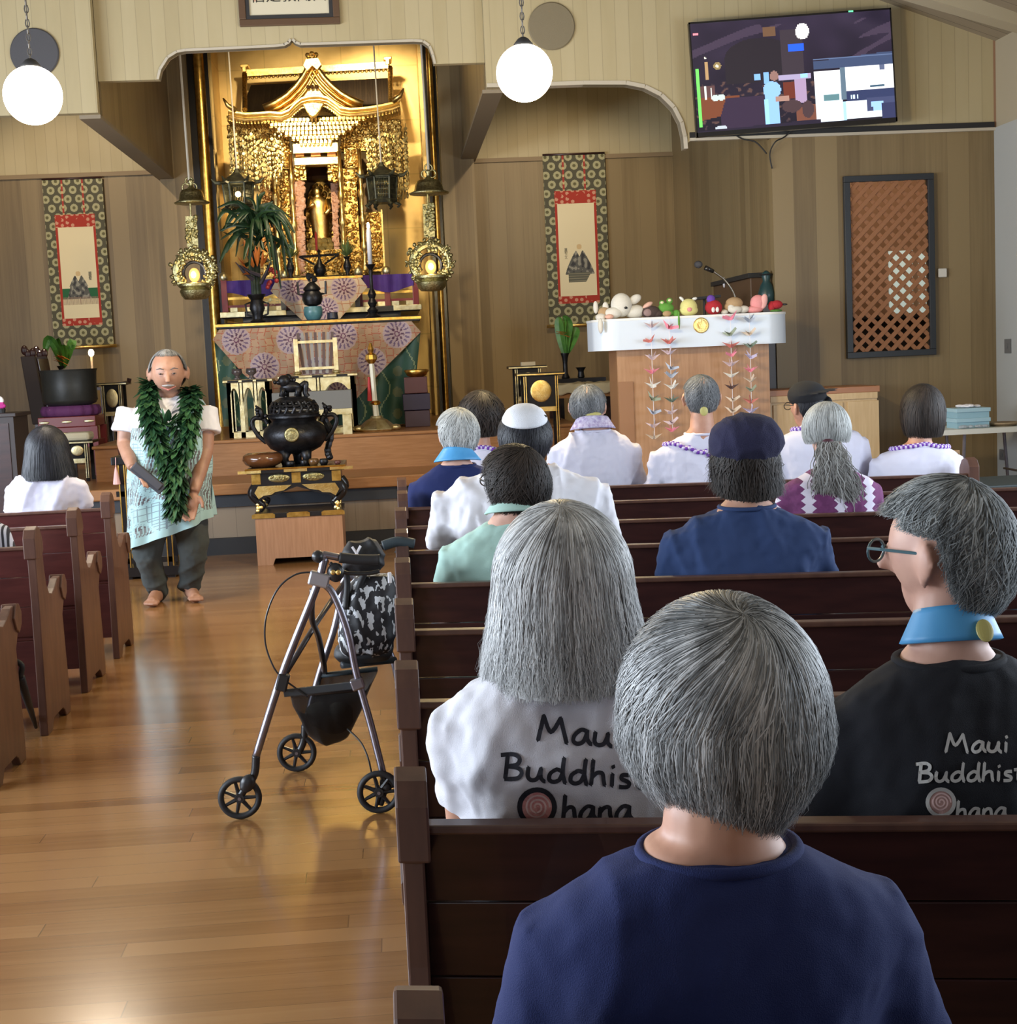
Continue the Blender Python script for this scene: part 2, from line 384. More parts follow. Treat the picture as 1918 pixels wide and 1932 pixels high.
# roof over the whole, sloping to the right and to the left
mb = MB(); mb.add([(-.5, -3.8, 6.1), (XR + .5, -3.8, 3.86), (XR + .5, YF, 3.86), (-.5, YF, 6.1), (XL, -3.8, 3.7), (XL, YF, 3.7)], [(0, 1, 2, 3), (4, 0, 3, 5)]); struct(mb, 'ceiling', PLANK, solid=.05)
mb = MB(); mb.b2((XL, YF, 5.6), (XR, YG, 5.7)); struct(mb, 'ceiling_chamber', CREAM)
mb = MB()
b0, b1 = at(1729, 0, 11.8), at(1918, 55, 11.8); sl_ = (b1.z - b0.z) / (b1.x - b0.x); za_, zb9 = b0.z + sl_ * (XR - b0.x), b0.z + sl_ * (0 - b0.x)
mb.prism([(0, zb9), (XR, za_), (XR, za_ + .22), (0, zb9 + .22)], 11.7, 11.9)
struct(mb, 'trim_9', mat('cream beam paint', (.42, .37, .26), .6))
# right wall: wood facing the hall, return, side wall
LX0, LX1 = (at(1587, 333, YF).x + at(1597, 676, YF).x) / 2, (at(1758, 328, YF).x + at(1762, 670, YF).x) / 2
LZ0, LZ1 = (at(1762, 670, YF).z + at(1597, 676, YF).z) / 2, (at(1587, 333, YF).z + at(1758, 328, YF).z) / 2
mb = MB()
for lo, hi in (((3.24, YF, 0), (LX0 + .02, YF + .12, zb - .01)), ((LX1 - .02, YF, 0), (XR, YF + .12, zb - .01)), ((LX0 + .02, YF, 0), (LX1 - .02, YF + .12, LZ0 + .02)), ((LX0 + .02, YF, LZ1 - .02), (LX1 - .02, YF + .12, zb - .01))): mb.b2(lo, hi)
struct(mb, 'wall_front_wood_right', WOODV)
# side room beyond the lattice
mb = MB(); mb.b2((3.34, 14.6, 0), (7.2, 14.7, 5.6)); struct(mb, 'wall_side_room_back', mat('brown side room wall', (.3, .17, .1), .7))
mb = MB(); mb.b2((7.1, YF, 0), (7.2, 14.6, 5.6)); mb.b2((XR, YF, 0), (7.2, YF + .1, 5.6)); struct(mb, 'wall_side_room_right', mat('brown side room wall', (.3, .17, .1), .7))
mb = MB(); mb.b2((XR + .1, YF, -.12), (7.2, 14.7, 0)); struct(mb, 'floor_side_room', mat('dark side room floor', (.06, .04, .03), .6))
wa, wb = at(1676, 474, 14.58), at(1722, 590, 14.58); wc, wd = at(1733, 474, 14.58), at(1752, 590, 14.58)
for i_, (p_, q_) in enumerate(((wa, wb), (wc, wd))):
    mb = MB(); mb.b2((p_.x, 14.57, q_.z), (q_.x, 14.6, p_.z)); struct(mb, 'window_%d' % (i_ + 3), mat('daylit window glass', (.62, .76, .72), .3, emit=.28))
point('side_room_fill', (4.6, 13.3, 3.6), 26, (1, .78, .55), .2)  # unseen point light added to brighten the brown side room wall
mb = MB(); mb.b2((3.24, YF + .12, 0), (3.34, YB, 5.6)); struct(mb, 'wall_alcove_right', WOODY)
mb = MB(); mb.b2((XL, YF + .1, 0), (XL + .1, YB, 5.6)); struct(mb, 'wall_alcove_left', WOODY)
mb = MB()
yw0, yw1, zw0, zw1 = .6, 8.6, .9, 2.6
for lo, hi in (((XR, -3.8, 0), (XR + .15, YF, zw0)), ((XR, -3.8, zw1), (XR + .15, YF, 3.29)), ((XR, -3.8, zw0), (XR + .15, yw0, zw1)), ((XR, yw1, zw0), (XR + .15, YF, zw1))): mb.b2(lo, hi)
struct(mb, 'wall_right', GREYWALL)
mb = MB(); mb.b2((XR + .02, -3.8, 3.29), (XR + .15, YF, 4.2)); struct(mb, 'wall_right_upper', mat('beige plaster', (.36, .31, .22), .7))
mb = MB()
for lo, hi in (((XL - .15, -3.8, 0), (XL, YF, .8)), ((XL - .15, -3.8, 2.9), (XL, YF, 4.0)), ((XL - .15, -3.8, .8), (XL, .4, 2.9)), ((XL - .15, 10.0, .8), (XL, YF, 2.9))): mb.b2(lo, hi)
struct(mb, 'wall_left', GREYWALL)
for i, (x, y0, y1, z0, z1) in enumerate(((XR + .07, yw0, yw1, zw0, zw1), (XL - .07, .4, 10.0, .8, 2.9))):
    mb = MB(); k = 5
    for j in range(k + 1):
        y = lerp(y0 + .03, y1 - .03, j / k); mb.b2((x - .03, y - .03, z0), (x + .03, y + .03, z1))
    for z in (z0 + .02, z1 - .02): mb.b2((x - .03, y0, z - .02), (x + .03, y1, z + .02))
    struct(mb, 'window_%d' % (i + 1), BLACKM)
mb = MB(); mb.b2((XL, -3.95, 0), (XR, -3.8, 4.2)); mb.b2((XL, -3.95, 4.2), (XR, -3.8, 6.1)); struct(mb, 'wall_rear', mat('brown rear wall', (.16, .11, .07), .7))
# stage platforms
mb = MB(); mb.b2((XL, YF + .06, 0), (3.24, YB + .1, .48)); struct(mb, 'wall_stage_front', STAGEW)
mb = MB(); mb.b2((XL, YF + .01, .0), (3.24, YF + .06, .14)); struct(mb, 'baseboard_stage', BLACKM)
mb = MB(); mb.b2((XL, YF + .02, .4), (3.24, YF + .06, .505)); struct(mb, 'trim_10', mat('shadow gap strip', (.03, .035, .045), .5))  # dark colour paints in the shadow gap under the stage nosing
mb = MB(); mb.b2((XL, YF - .03, .505), (3.24, YB + .1, ZT1)); struct(mb, 'floor_stage', STEPW, bevel=.012)
mb = MB(); mb.b2((-2.7, 13.42, ZT1), (1.6, 17.7, ZT2 - .03)); struct(mb, 'floor_altar_riser', STEPW)
mb = MB(); mb.b2((-2.72, 13.39, ZT2 - .03), (1.62, 17.7, ZT2)); struct(mb, 'floor_altar_platform', STEPW, bevel=.01)
# ---------------------------------------------------------------- pews
D0, DS = 2.26, .843
def pewY(k): return D0 + DS * (k - 1)
AR, AL = radians(-11), radians(.5)
endpoly = [(-.02, 0), (.07, 0), (.10, .035), (.12, .05), (.30, .05), (.33, .035), (.36, 0), (.45, 0), (.455, .12), (.44, .3), (.43, .46), (.46, .50), (.5, .545), (.515, .59), (.5, .625), (.46, .64), (.38, .635), (.31, .60), (.26, .585), (.2, .595), (.16, .64), (.14, .71), (.13, .79), (.115, .85), (.085, .89), (.045, .905), (.01, .895), (-.012, .865), (-.015, .80), (-.005, .77), (0, .6), (-.01, .3)]
def make_pew(sgn, L, DARKW=DARKW, DARKP=DARKP):
    # local: x from aisle end outwards (sgn), y forward, z up
    t = thing('pew', 'pew', 'pew')
    s = sgn
    sh_ = Matrix.Identity(4); sh_[0][1] = -.194 if s > 0 else 0
    def bx(m, x0, x1, y0, y1, z0, z1): m.b2((min(s * x0, s * x1), y0, z0), (max(s * x0, s * x1), y1, z1))
    for xe in (0.0, L - .05):
        sh_ = Matrix.Identity(4); sh_[0][1] = -.194 if s > 0 else 0
        m = MB(sh_); m.prism(endpoly, s * (xe + .0), s * (xe + .036), 'x'); e = m.build('end_panel', DARKP, t, frame=Matrix(), bevel=.004)
        # rolled cap of the back post: thicker scroll block
        m = MB(sh_); pr = [(-.018, .775), (-.02, .865), (.005, .9), (.045, .912), (.09, .897), (.122, .855), (.13, .8), (.11, .785), (.05, .77)]
        m.prism(pr, s * (xe - .006), s * (xe + .046), 'x'); m.build('scroll_cap', DARKP, e, frame=Matrix(), bevel=.004)
        m = MB(sh_); pr = [(.40, .59), (.44, .645), (.49, .638), (.522, .6), (.51, .55), (.47, .52), (.43, .54)]
        m.prism(pr, s * (xe - .01), s * (xe + .05), 'x'); m.build('arm_cap', DARKP, e, frame=Matrix(), bevel=.004)
    m = MB(sh_); tilt = .05
    for z0, z1, dy in ((.42, .555, .0), (.558, .69, .0), (.693, .814, 0)):
        y0 = .115 - (z0 - .42) * .19; y1 = .115 - (z1 - .42) * .19
        xa, xb = sorted((s * .036, s * (L - .05)))
        m.prism([(y0 - .022, z0), (y0, z0), (y1, z1), (y1 - .022, z1)], xa, xb, 'x')
    m.build('backrest', DARKW, t, frame=Matrix(), bevel=.002)
    m = MB(sh_); bx(m, .036, L - .05, .0, .04, .814, .829); m.build('top_rail', DARKP, t, frame=Matrix(), bevel=.004)
    m = MB(sh_); bx(m, .036, L - .05, .10, .48, .40, .43); m.build('seat', DARKW, t, frame=Matrix(), bevel=.006)
    m = MB(sh_); bx(m, .036, L - .05, .44, .465, .3, .4); bx(m, .04, L - .05, .1, .12, .1, .4); m.build('seat_apron', DARKW, t, frame=Matrix(), bevel=.002)
    return t
LR = 3.1
pr0 = make_pew(1, LR); pl0 = make_pew(-1, 3.2, mat('reddish mahogany', (.075, .02, .018), .36, c2=(.11, .03, .026), ns=6, stretch=(1, 6, 6), coat=.25), mat('reddish pew end wood', (.085, .035, .024), .42, c2=(.13, .06, .038), ns=5, stretch=(5, 5, 1), coat=.15))
rlab = {0: 'dark wooden pew at the bottom edge where the woman in the plain navy T-shirt sits', 1: 'dark wooden pew seating the two people in printed T-shirts',
 2: 'empty dark wooden pew right in front of the white printed T-shirt woman', 3: 'empty dark wooden pew behind the man in the navy beret',
 4: 'dark wooden pew seating the beret man and the mint green shirt', 5: 'dark wooden pew seating the man in the white kippah',
 6: 'dark wooden pew seating the woman with the long grey ponytail', 7: 'dark wooden pew seating the grey-haired man with the blue collar',
 8: 'frontmost dark wooden pew on the right, seating the white shirts with purple lei'}
for k in range(0, 9):
    loc = (-.03 + (.012 if k > 6 else 0), pewY(k), 0)
    if k == 0:
        pr0.location = loc; pr0.rotation_euler = (0, 0, AR); pr0['label'] = rlab[0]; pr0['group'] = 'pews right of the aisle'
    else: dup(pr0, loc, AR, rlab[k], 'pews right of the aisle')
llab = {8: 'frontmost reddish wooden pew left of the aisle, behind the black-haired woman', 7: 'second reddish wooden pew from the front, left of the aisle',
 6: 'third reddish wooden pew from the front, left of the aisle', 5: 'left aisle pew with only its armrest end showing at the left edge', 4: 'nearest left aisle pew, its end just outside the left edge'}
first = True
for k in (8, 7, 6, 5):
    loc = (-1.585, pewY(k), 0)
    if first:
        pl0.location = loc; pl0.rotation_euler = (0, 0, AL); pl0['label'] = llab[k]; pl0['group'] = 'pews left of the aisle'; first = False
    else: dup(pl0, loc, AL, llab[k], 'pews left of the aisle')
# ---------------------------------------------------------------- lamps, speakers, frame, screen
GLOBE = mat('glowing opal glass', (1.0, .9, .72), .3, emit=7.0)
CHAINM = mat('grey chain', (.12, .11, .1), .5, metal=.5)
def globe(px, py, dpx, Y, label, pw=80, pc=(1.0, .8, .5)):
    c = at(px, py, Y); r = dpx / 2 * mpx(Y) * .89
    t = thing('globe_lamp', label, 'lamp', (c.x, c.y, c.z - r), group='hanging globe lamps')
    m = MB(); m.ell(c, r, nu=40, nv=24); m.build('globe', GLOBE, t, smooth=True)
    m = MB(); m.lathe([(.05, -.01), (.055, .01), (.03, .04), (.012, .05)], (c.x, c.y, c.z + r - .01), 16); m.build('cap', BLACKM, t, smooth=True)
    m = MB(); z = c.z + r + .04; k = 0
    while z < 4.3:
        pts = [(c.x + (.011 * cos(a) if k % 2 else 0), c.y + (0 if k % 2 else .011 * cos(a)), z + .024 * sin(a)) for a in [i * pi / 4 for i in range(9)]]
        m.tube(pts, .0035, 5, cap=False); z += .038; k += 1
    o = m.build('chain', CHAINM, t)
    m = MB(); m.tube([(c.x, c.y, z0) for z0 in (c.z + r, c.z + r + .6, 4.3)], .003, 5); m.build('cable', CHAINM, t)
    point('globe_light', (c.x, c.y, c.z - r - .06), pw, pc, .15)
globe(62, 180, 117, 8.6, 'glowing round globe lamp hanging by a chain at the top left', 65, (1.0, .86, .66))
globe(989, 138, 117, 8.6, 'glowing round globe lamp hanging right of the altar arch', 125, (1.0, .78, .42))
def speaker(px, py, r, label, col):
    c = at(px, py, YF); R_ = r * mpx(YF)
    m = MB(); m.lathe([(R_, 0), (R_ * 1.01, .012), (R_ * .96, .022), (0.01, .026)], (c.x, YF, c.z), 40, rot(pi / 2, 'X'))
    solo(m, 'ceiling_speaker', col, label, 'speaker', (c.x, YF, c.z), 'round wall speakers', smooth=False, auto=40)
speaker(66, 100, 43, 'round dark grille disc on the cream wall behind the left globe lamp', mat('charcoal grille', (.075, .075, .085), .7, bump=.5, bs=400))
speaker(1040, 50, 43, 'round taupe grille disc on the cream wall beside the right globe lamp', mat('taupe grille', (.21, .175, .11), .7, bump=.5, bs=400))
# calligraphy frame
c0 = at(453, 53, YC); c1 = at(642, 45, YC)
zb_ = (c0.z + c1.z) / 2; w = c1.x - c0.x; cx = (c0.x + c1.x) / 2; hF = .5
t = thing('calligraphy_frame', 'dark framed calligraphy hanging above the altar arch', 'picture', (cx, YC, zb_))
m = MB()
for lo, hi in (((-w / 2, -.04, 0), (w / 2, 0, .055)), ((-w / 2, -.04, hF), (w / 2, 0, hF + .055)), ((-w / 2, -.04, .055), (-w / 2 + .055, 0, hF)), ((w / 2 - .055, -.04, .055), (w / 2, 0, hF))): m.b2(lo, hi)
m.build('frame', mat('brown frame wood', (.1, .055, .03), .4), t, frame=Matrix(), bevel=.006)
m = MB()
for lo, hi in (((-w / 2 + .055, -.03, .055), (w / 2 - .055, 0, .085)), ((-w / 2 + .055, -.03, .085), (-w / 2 + .085, 0, hF)), ((w / 2 - .085, -.03, .085), (w / 2 - .055, 0, hF))): m.b2(lo, hi)
m.build('frame_inner', BLACKM, t, frame=Matrix())
m = MB(); m.b2((-w / 2 + .08, -.015, .08), (w / 2 - .08, -.008, hF)); m.build('paper', mat('aged paper', (.62, .57, .43), .8), t, frame=Matrix())
def text(name, s, size, mat_, parent, loc, rotz=0, ext=.001, sx=1, vertical=False):
    cu = bpy.data.curves.new(name, 'FONT'); cu.body = s; cu.size = size; cu.extrude = ext; cu.align_x = 'CENTER'; cu.align_y = 'CENTER'
    if vertical: cu.body = '\n'.join(s); cu.space_line = .85
    tmp = bpy.data.objects.new(name + '_tmp', cu); SC.collection.objects.link(tmp)
    bpy.context.view_layer.update()
    me = bpy.data.meshes.new_from_object(tmp.evaluated_get(bpy.context.evaluated_depsgraph_get()))
    bpy.data.objects.remove(tmp)
    M = Matrix.Translation(Vector(loc)) @ Matrix.Rotation(rotz, 4, 'Z') @ Matrix.Rotation(pi / 2, 4, 'X') @ Matrix.Diagonal((sx, 1, 1, 1))
    me.transform(M); me.materials.clear(); me.materials.append(mat_)
    return newobj(name, me, parent)
INK = mat('black ink', (.03, .028, .02), .8)
text('calligraphy', '信是教聞西', .125, INK, t, (.0, -.018, .238))
m = MB(); m.b2((-w / 2 + .12, -.018, .2), (-w / 2 + .15, -.014, .225)); m.build('seal_stamp', mat('faded red seal', (.5, .3, .22), .8), t, frame=Matrix())
# television
Yt = 12.3
A, B, C_, D = at(1302, 45, Yt), at(1684, 12, Yt), at(1688, 232, Yt), at(1310, 257, Yt)
tc = (A + B + C_ + D) / 4
ang = atan2((B.z - A.z + C_.z - D.z) / 2, (B.x - A.x + C_.x - D.x) / 2); tw = ((B - A).length + (C_ - D).length) / 2; th = ((A - D).length + (B - C_).length) / 2
TT = tr(*tc) @ Matrix.Rotation(-ang, 4, 'Y')
t = thing('television', 'wide wall television showing a video call of the same hall', 'television', (tc.x, Yt, tc.z - th / 2))
m = MB(TT); m.b2((-tw / 2, -.0, -th / 2), (tw / 2, .05, th / 2)); m.build('housing', BLACK, t, bevel=.005)
m = MB(TT)
for lo, hi in (((-tw / 2, -.008, th / 2 - .014), (tw / 2, 0, th / 2)), ((-tw / 2, -.008, -th / 2), (tw / 2, 0, -th / 2 + .035)), ((-tw / 2, -.008, -th / 2), (-tw / 2 + .012, 0, th / 2)), ((tw / 2 - .012, -.008, -th / 2), (tw / 2, 0, th / 2))): m.b2(lo, hi)
m.build('bezel', BLACK, t)
m = MB(TT); m.b2((-.2, .05, -.15), (.2, .14, .15)); m.build('wall_mount', BLACKM, t)
def scr(u, v):
    x = u; y = 1 - v
    def R(x0, y0, x1, y1): return x0 <= x <= x1 and y0 <= y <= y1
    def E_(cx, cy, rx, ry): return ((x - cx) / rx) ** 2 + ((y - cy) / ry) ** 2 < 1
    c = [.012, .010, .018]
    nz = noise.noise(Vector((x * 7, y * 5, 1))) * .5 + .5
    c = [c[0] + .028 * nz * (1 - y), c[1] + .018 * nz * (1 - y), c[2] + .038 * nz * (1 - y)]
    cl = noise.noise(Vector((x * 38, y * 30, 3)))
    if y > .55 and x < .6 and cl > .25: c = [.09, .05, .045] if cl > .4 else [.045, .028, .035]
    if y < .4 and noise.noise(Vector((x * 6 + y * 9, y * 3, 8))) > .22: c = [.05, .035, .06]
    if E_(.33, .34, .17, .17) or R(.16, .34, .44, .58): c = [.02, .016, .022]
    if R(.36, .08, .42, .16): c = [.13, .07, .04]
    if R(.44, .12, .55, .55) : c = [.04, .03, .04]
    if R(.48, .25, .56, .32) and nz > .3: c = [.02, .1, .9]
    if E_(.555, .14, .034, .075): c = [1.0, .97, .9]
    if R(.6, .36, 1, .5) and y > .5 - .12 * x + .0: c = [.045, .065, .13]
    if R(.6, .36, 1, .47) and int(y * 60) % 4 == 0: c = [.1, .14, .25]
    if R(.29, .48, .41, .6): c = [.2, .4, .8] if R(.3, .5, .33, .56) or R(.345, .49, .375, .6) or R(.385, .49, .41, .56) else c
    if R(.42, .53, .585, .58): c = [.35, .3, .45]
    if R(.53, .53, .57, .57): c = [.3, .55, 1.0]
    if R(.44, .6, .5, .75): c = [.13, .03, .02]
    if R(.5, .58, .56, .8): c = [.35, .25, .38]
    if R(.6, .52, .735, .99): c = [.75, .9, 1.0]
    if R(.6, .52, .73, .7) : c = [.95, .97, 1.0]
    if R(.64, .74, .72, .8): c = [.1, .2, .22]
    if R(.73, .5, .76, .8): c = [.1, .15, .2]
    if R(.76, .5, 1, .72): c = [1.0, 1.0, 1.0]
    if R(.93, .5, .96, .55): c = [.1, .12, .2]
    if R(.88, .68, .95, .7): c = [.05, .1, .15]
    if R(.76, .72, 1, .82): c = [.03, .04, .1]
    if R(.78, .76, .82, .8) and int(x * 120) % 2: c = [.6, .8, .9]
    if R(.6, .82, 1, .985): c = [.85, .95, 1.0]
    if R(.86, .8, 1, .92): c = [.05, .06, .13]
    if R(.88, .84, .94, .88) or R(.89, .88, .97, .92) : c = [.3, .5, .9]
    if R(.735, .82, .75, .99): c = [.35, .55, .8]
    if R(.93, .86, 1, 1): c = [.03, .035, .09]
    if R(.5, .82, .6, 1): c = [.16, .06, .04]
    if E_(.56, .86, .03, .08) or E_(.48, .82, .05, .06): c = [.06, .035, .04]
    # speaker figure on the screen
    if E_(.4, .53, .022, .045): c = [.25, .14, .12]
    if R(.345, .62, .415, .98) or E_(.385, .66, .045, .08): c = [.25, .45, .85]
    if R(.33, .74, .365, .97): c = [.3, .6, 1.0]
    if R(.4, .72, .47, .77): c = [.35, .2, .16]
    # left side: altar and dark table
    if R(.015, .58, .1, .68): c = [.1, .05, .05]
    if R(.015, .68, .22, .9) and y < .9 - .3 * (x): c = [.16, .05, .025]
    if R(.06, .36, .075, .52): c = [.4, .25, .12]
    if E_(.12, .4, .02, .035): c = [.25, .18, .08]
    if E_(.12, .4, .007, .012) or E_(.062, .32, .005, .01): c = [1, .9, .6]
    if E_(.1, .69, .018, .03) or E_(.13, .69, .018, .03): c = [.5, .6, .55]
    if R(.05, .58, .056, .7) or R(.08, .6, .086, .7): c = [.6, .65, .6]
    if R(.12, .7, .34, .99) and x > .12 + (.86 - y) * .2: c = [.035, .022, .045]
    if E_(.12, .97, .03, .02): c = [.45, .5, .55]
    if R(.0, .94, .62, 1) and y > .99 - .05 * (x): c = [.02, .015, .03]
    if R(.012, .41, .024, .955): c = [.16, .75, .12]
    if R(.01, .085, .036, .105): c = [.9, .25, .3]
    return c
m = MB(TT); W2, H2 = tw / 2 - .012, th / 2 - .014
m.grid(lambda u, v: (lerp(-W2, W2, u), -.004, lerp(-H2 + .021, H2, v)), 190, 104, scr); m.build('screen', paintmat('screen glow', .2, emit=1.0), t)
m = MB(TT); m.b2((.3 * tw / 1.0 - .02, -.011, th / 2 - .012), (.3 * tw + .018, -.006, th / 2 - .001)); m.build('status_light', mat('green led', (.1, .9, .3), .5, emit=1.2), t)
def cable(name, pts, r, mt, label, cat='cable', group=None, Y=None):
    P = catmull(pts, 6); m = MB(); m.tube(P, r, 6)
    lo = min(P, key=lambda p: p.z)
    return solo(m, name, mt, label, cat, tuple(lo), group, smooth=True)
cable('cable', [at(1380, 250, 12.46), at(1400, 262, 12.46), at(1425, 268, 12.44), at(1446, 290, 12.44)], .006, BLACKM, 'thin black cable hanging from the left half of the television')
cable('cable', [at(1500, 238, 12.46), at(1480, 258, 12.46), at(1462, 268, 12.4), at(1452, 290, 12.46), at(1456, 318, 12.48)], .006, BLACKM, 'black cable looping down under the middle of the television')
# lattice window
Yl = YF
a = at(1587, 333, Yl); b = at(1758, 328, Yl); c_ = at(1762, 670, Yl); d = at(1597, 676, Yl)
x0, x1 = (a.x + d.x) / 2, (b.x + c_.x) / 2; z0, z1 = (c_.z + d.z) / 2, (a.z + b.z) / 2
t = thing('lattice_window', 'black framed lattice screen set in the wood wall under the television', 'window screen', ((x0 + x1) / 2, YF, z0))
m = MB(); fw = .052
for lo, hi in (((x0, YF - .05, z0), (x1, YF, z0 + fw)), ((x0, YF - .05, z1 - fw), (x1, YF, z1)), ((x0, YF - .05, z0 + fw), (x0 + fw, YF, z1 - fw)), ((x1 - fw, YF - .05, z0 + fw), (x1, YF, z1 - fw))): m.b2(lo, hi)
m.build('frame', mat('black frame paint', (.02, .024, .03), .45), t, bevel=.004)
m = MB(); xi0, xi1, zi0, zi1 = x0 + fw, x1 - fw, z0 + fw, z1 - fw
ck = thing('counter', 'dark low counter in the side room seen through the lattice', 'counter', (4.75, 14.3, 0))
zc_ = at(1690, 592, 14.0).z
m2 = MB(); m2.b2((3.6, 14.0, 0), (6.2, 14.5, zc_ - .04)); m2.build('body', BLACKM, ck)
m2 = MB(); m2.b2((3.56, 13.96, zc_ - .04), (6.24, 14.54, zc_)); m2.build('top', BLACKM, ck)
m = MB(); pitch = .112; Wd, Hd = xi1 - xi0, zi1 - zi0
cnt = int((Wd + Hd) / pitch) + 1
def clipseg(x, z, dx, dz):
    t0, t1 = 0, 10
    for p, q, lo, hi in ((x, dx, 0, Wd), (z, dz, 0, Hd)):
        ta, tb = (lo - p) / q, (hi - p) / q
        if ta > tb: ta, tb = tb, ta
        t0, t1 = max(t0, ta), min(t1, tb)
    return (t0, t1) if t1 > t0 else None
for s_, yy in ((1, -.026), (-1, -.018)):
    for k in range(-cnt, cnt * 2):
        sx_ = k * pitch
        r_ = clipseg(sx_ - (5 if s_ > 0 else -5), -5, s_, 1.0)
        if not r_: continue
        p0 = (xi0 + sx_ - 5 * s_ + s_ * r_[0], YF + yy, zi0 - 5 + r_[0]); p1 = (xi0 + sx_ - 5 * s_ + s_ * r_[1], YF + yy, zi0 - 5 + r_[1])
        L = sqrt((p1[0] - p0[0]) ** 2 + (p1[2] - p0[2]) ** 2)
        if L < .02: continue
        m.box([(u + v) / 2 for u, v in zip(p0, p1)], (L, .007, .035), Matrix.Rotation(-atan2(p1[2] - p0[2], p1[0] - p0[0]), 4, 'Y'))
m.build('lattice', mat('orange lattice wood', (.3, .13, .055), .6), t)
c = at(1776, 515, YF); m = MB(); m.box((c.x, YF - .014, c.z), (.075, .028, .075)); solo(m, 'thermostat', mat('off white plastic', (.62, .6, .55), .5), 'small white square thermostat right of the lattice screen', 'thermostat', (c.x, YF, c.z - .037), bevel=.008)
def sideplate(px, py, h, name, label):
    q = ray(px, py); P = CAMLOC + q * (XR / q.x); mm = MB(); mm.box((XR - .006, P.y, P.z), (.012, .12, h)); mm.box((XR - .014, P.y, P.z), (.012, .03, h * .3))
    solo(mm, name, mat('grey plate', (.12, .12, .12), .5), label, 'wall fitting', (XR, P.y, P.z - h / 2), bevel=.002)
sideplate(1902, 653, .12, 'light_switch', 'small grey light switch plate on the right side wall')
sideplate(1892, 858, .09, 'power_outlet', 'small dark power outlet low on the right side wall')

# ---------------------------------------------------------------- hanging scrolls
def scrollpic(left):
    W_, H_ = .64, 1.72
    def col(u, v):
        x = (u - .5) * W_; z = v * H_
        ip = .36 if True else 0
        x0, x1 = -.215, .215; z0, z1 = .215, 1.36
        if x0 <= x <= x1 and z0 <= z <= z1:
            iz0, iz1 = z0 + .075, z1 - .13; ix = .19
            if abs(x) < ix and iz0 < z < iz1:
                cx = -.01 if left else .02; zz = z - iz0
                base = (.8, .7, .46)
                if left:
                    if .14 < zz < .22 and int(x * 300) % 3 == 0: return (.3, .2, .14)
                    if .2 < zz < .33:
                        if abs(x - cx) > .13 - (zz - .2) * .3: return (.02, .13, .05) if zz < .31 else base
                    hh = zz - .2
                else:
                    if .14 < zz < .24 and -.12 < x - cx < .12 - (.24 - zz) * .6: return (.12, .12, .09) if int(zz * 200) % 5 else (.3, .27, .18)
                    hh = zz - .22
                if 0 < hh < .24:
                    wd = .15 - .11 * (hh / .24) ** 1.3
                    if abs(x - cx) < wd and not (hh > .18 and abs(x - cx) < (hh - .18) * .5):
                        n_ = noise.noise(Vector((x * 30, hh * 24, 2 if left else 5)))
                        return (.3, .29, .24) if n_ > .18 else ((.11, .11, .1) if n_ > -.25 else (.045, .045, .05))
                if (x - cx) ** 2 + (zz - (.46 if left else .5)) ** 2 < .027 ** 2: return (.66, .48, .25)
                return base
            q = (x * 18 % 1, (z * 18 + .5 * (int(x * 18) % 2)) % 1)
            if (z > iz1 or z < iz0 - .0) and (q[0] - .5) ** 2 + (q[1] - .5) ** 2 < .1 and noise.noise(Vector((x * 9, z * 9, 1))) > -.2: return (.62, .3, .2)
            return (.4, .035, .02)
        # brocade of pale chrysanthemum discs on green-grey
        for bx in (-.115, .105):
            if z > z1 and abs(x - bx) < .012: return (.36, .04, .03) if int(z * 40) % 3 else (.6, .4, .2)
        p = .118; row = math.floor(z / (p * .78)); xx = (x + (row % 2) * p / 2) / p; fx = xx - math.floor(xx) - .5; fz = z / (p * .78) - row - .5
        rr = sqrt((fx * p) ** 2 + (fz * p * .78) ** 2)
        if rr < .041:
            if rr < .015: return (.12, .11, .05)
            return (.4, .38, .22) if rr > .018 else (.24, .22, .11)
        return (.085, .08, .05)
    return col, W_, H_
SCRM = paintmat('scroll silk', .8)
for left, (pa, pb, pc), lab in ((True, ((79, 341), (192, 335), (105, 655)), 'hanging scroll with a robed figure on a green mat, left alcove'), (False, ((1023, 294), (1140, 290), (1033, 614)), 'hanging scroll with a robed figure, right alcove behind the lectern')):
    Ys = YB - .05
    a, b, c_ = at(*pa, Ys), at(*pb, Ys), at(*pc, Ys)
    col, W0, H0 = scrollpic(left); Wd = b.x - a.x; Hd = (a.z + b.z) / 2 - c_.z; cx = (a.x + b.x) / 2 ; zb0 = c_.z
    t = thing('hanging_scroll', lab, 'scroll', (cx, Ys, zb0), group='hanging scrolls')
    m = MB(); m.grid(lambda u, v: (cx + (u - .5) * Wd, Ys, zb0 + v * Hd), 128, 344, col); m.build('silk_mount', SCRM, t, solid=.003)
    m = MB(); m.tube([(cx - Wd / 2 - .03, Ys - .005, zb0 - .012), (cx + Wd / 2 + .03, Ys - .005, zb0 - .012)], .017, 12); m.build('bottom_rod', GOLDB, t, smooth=True)
    m = MB(); m.tube([(cx - Wd / 2, Ys - .005, zb0 + Hd + .008), (cx + Wd / 2, Ys - .005, zb0 + Hd + .008)], .012, 12); m.build('top_rod', DARKW, t, smooth=True)
    text('inscription', '親鸞聖' if left else '蓮如上人', .035, INK, t, ((.12 if left else -.13), -.004, Hd * .42), vertical=True, ext=.0005)
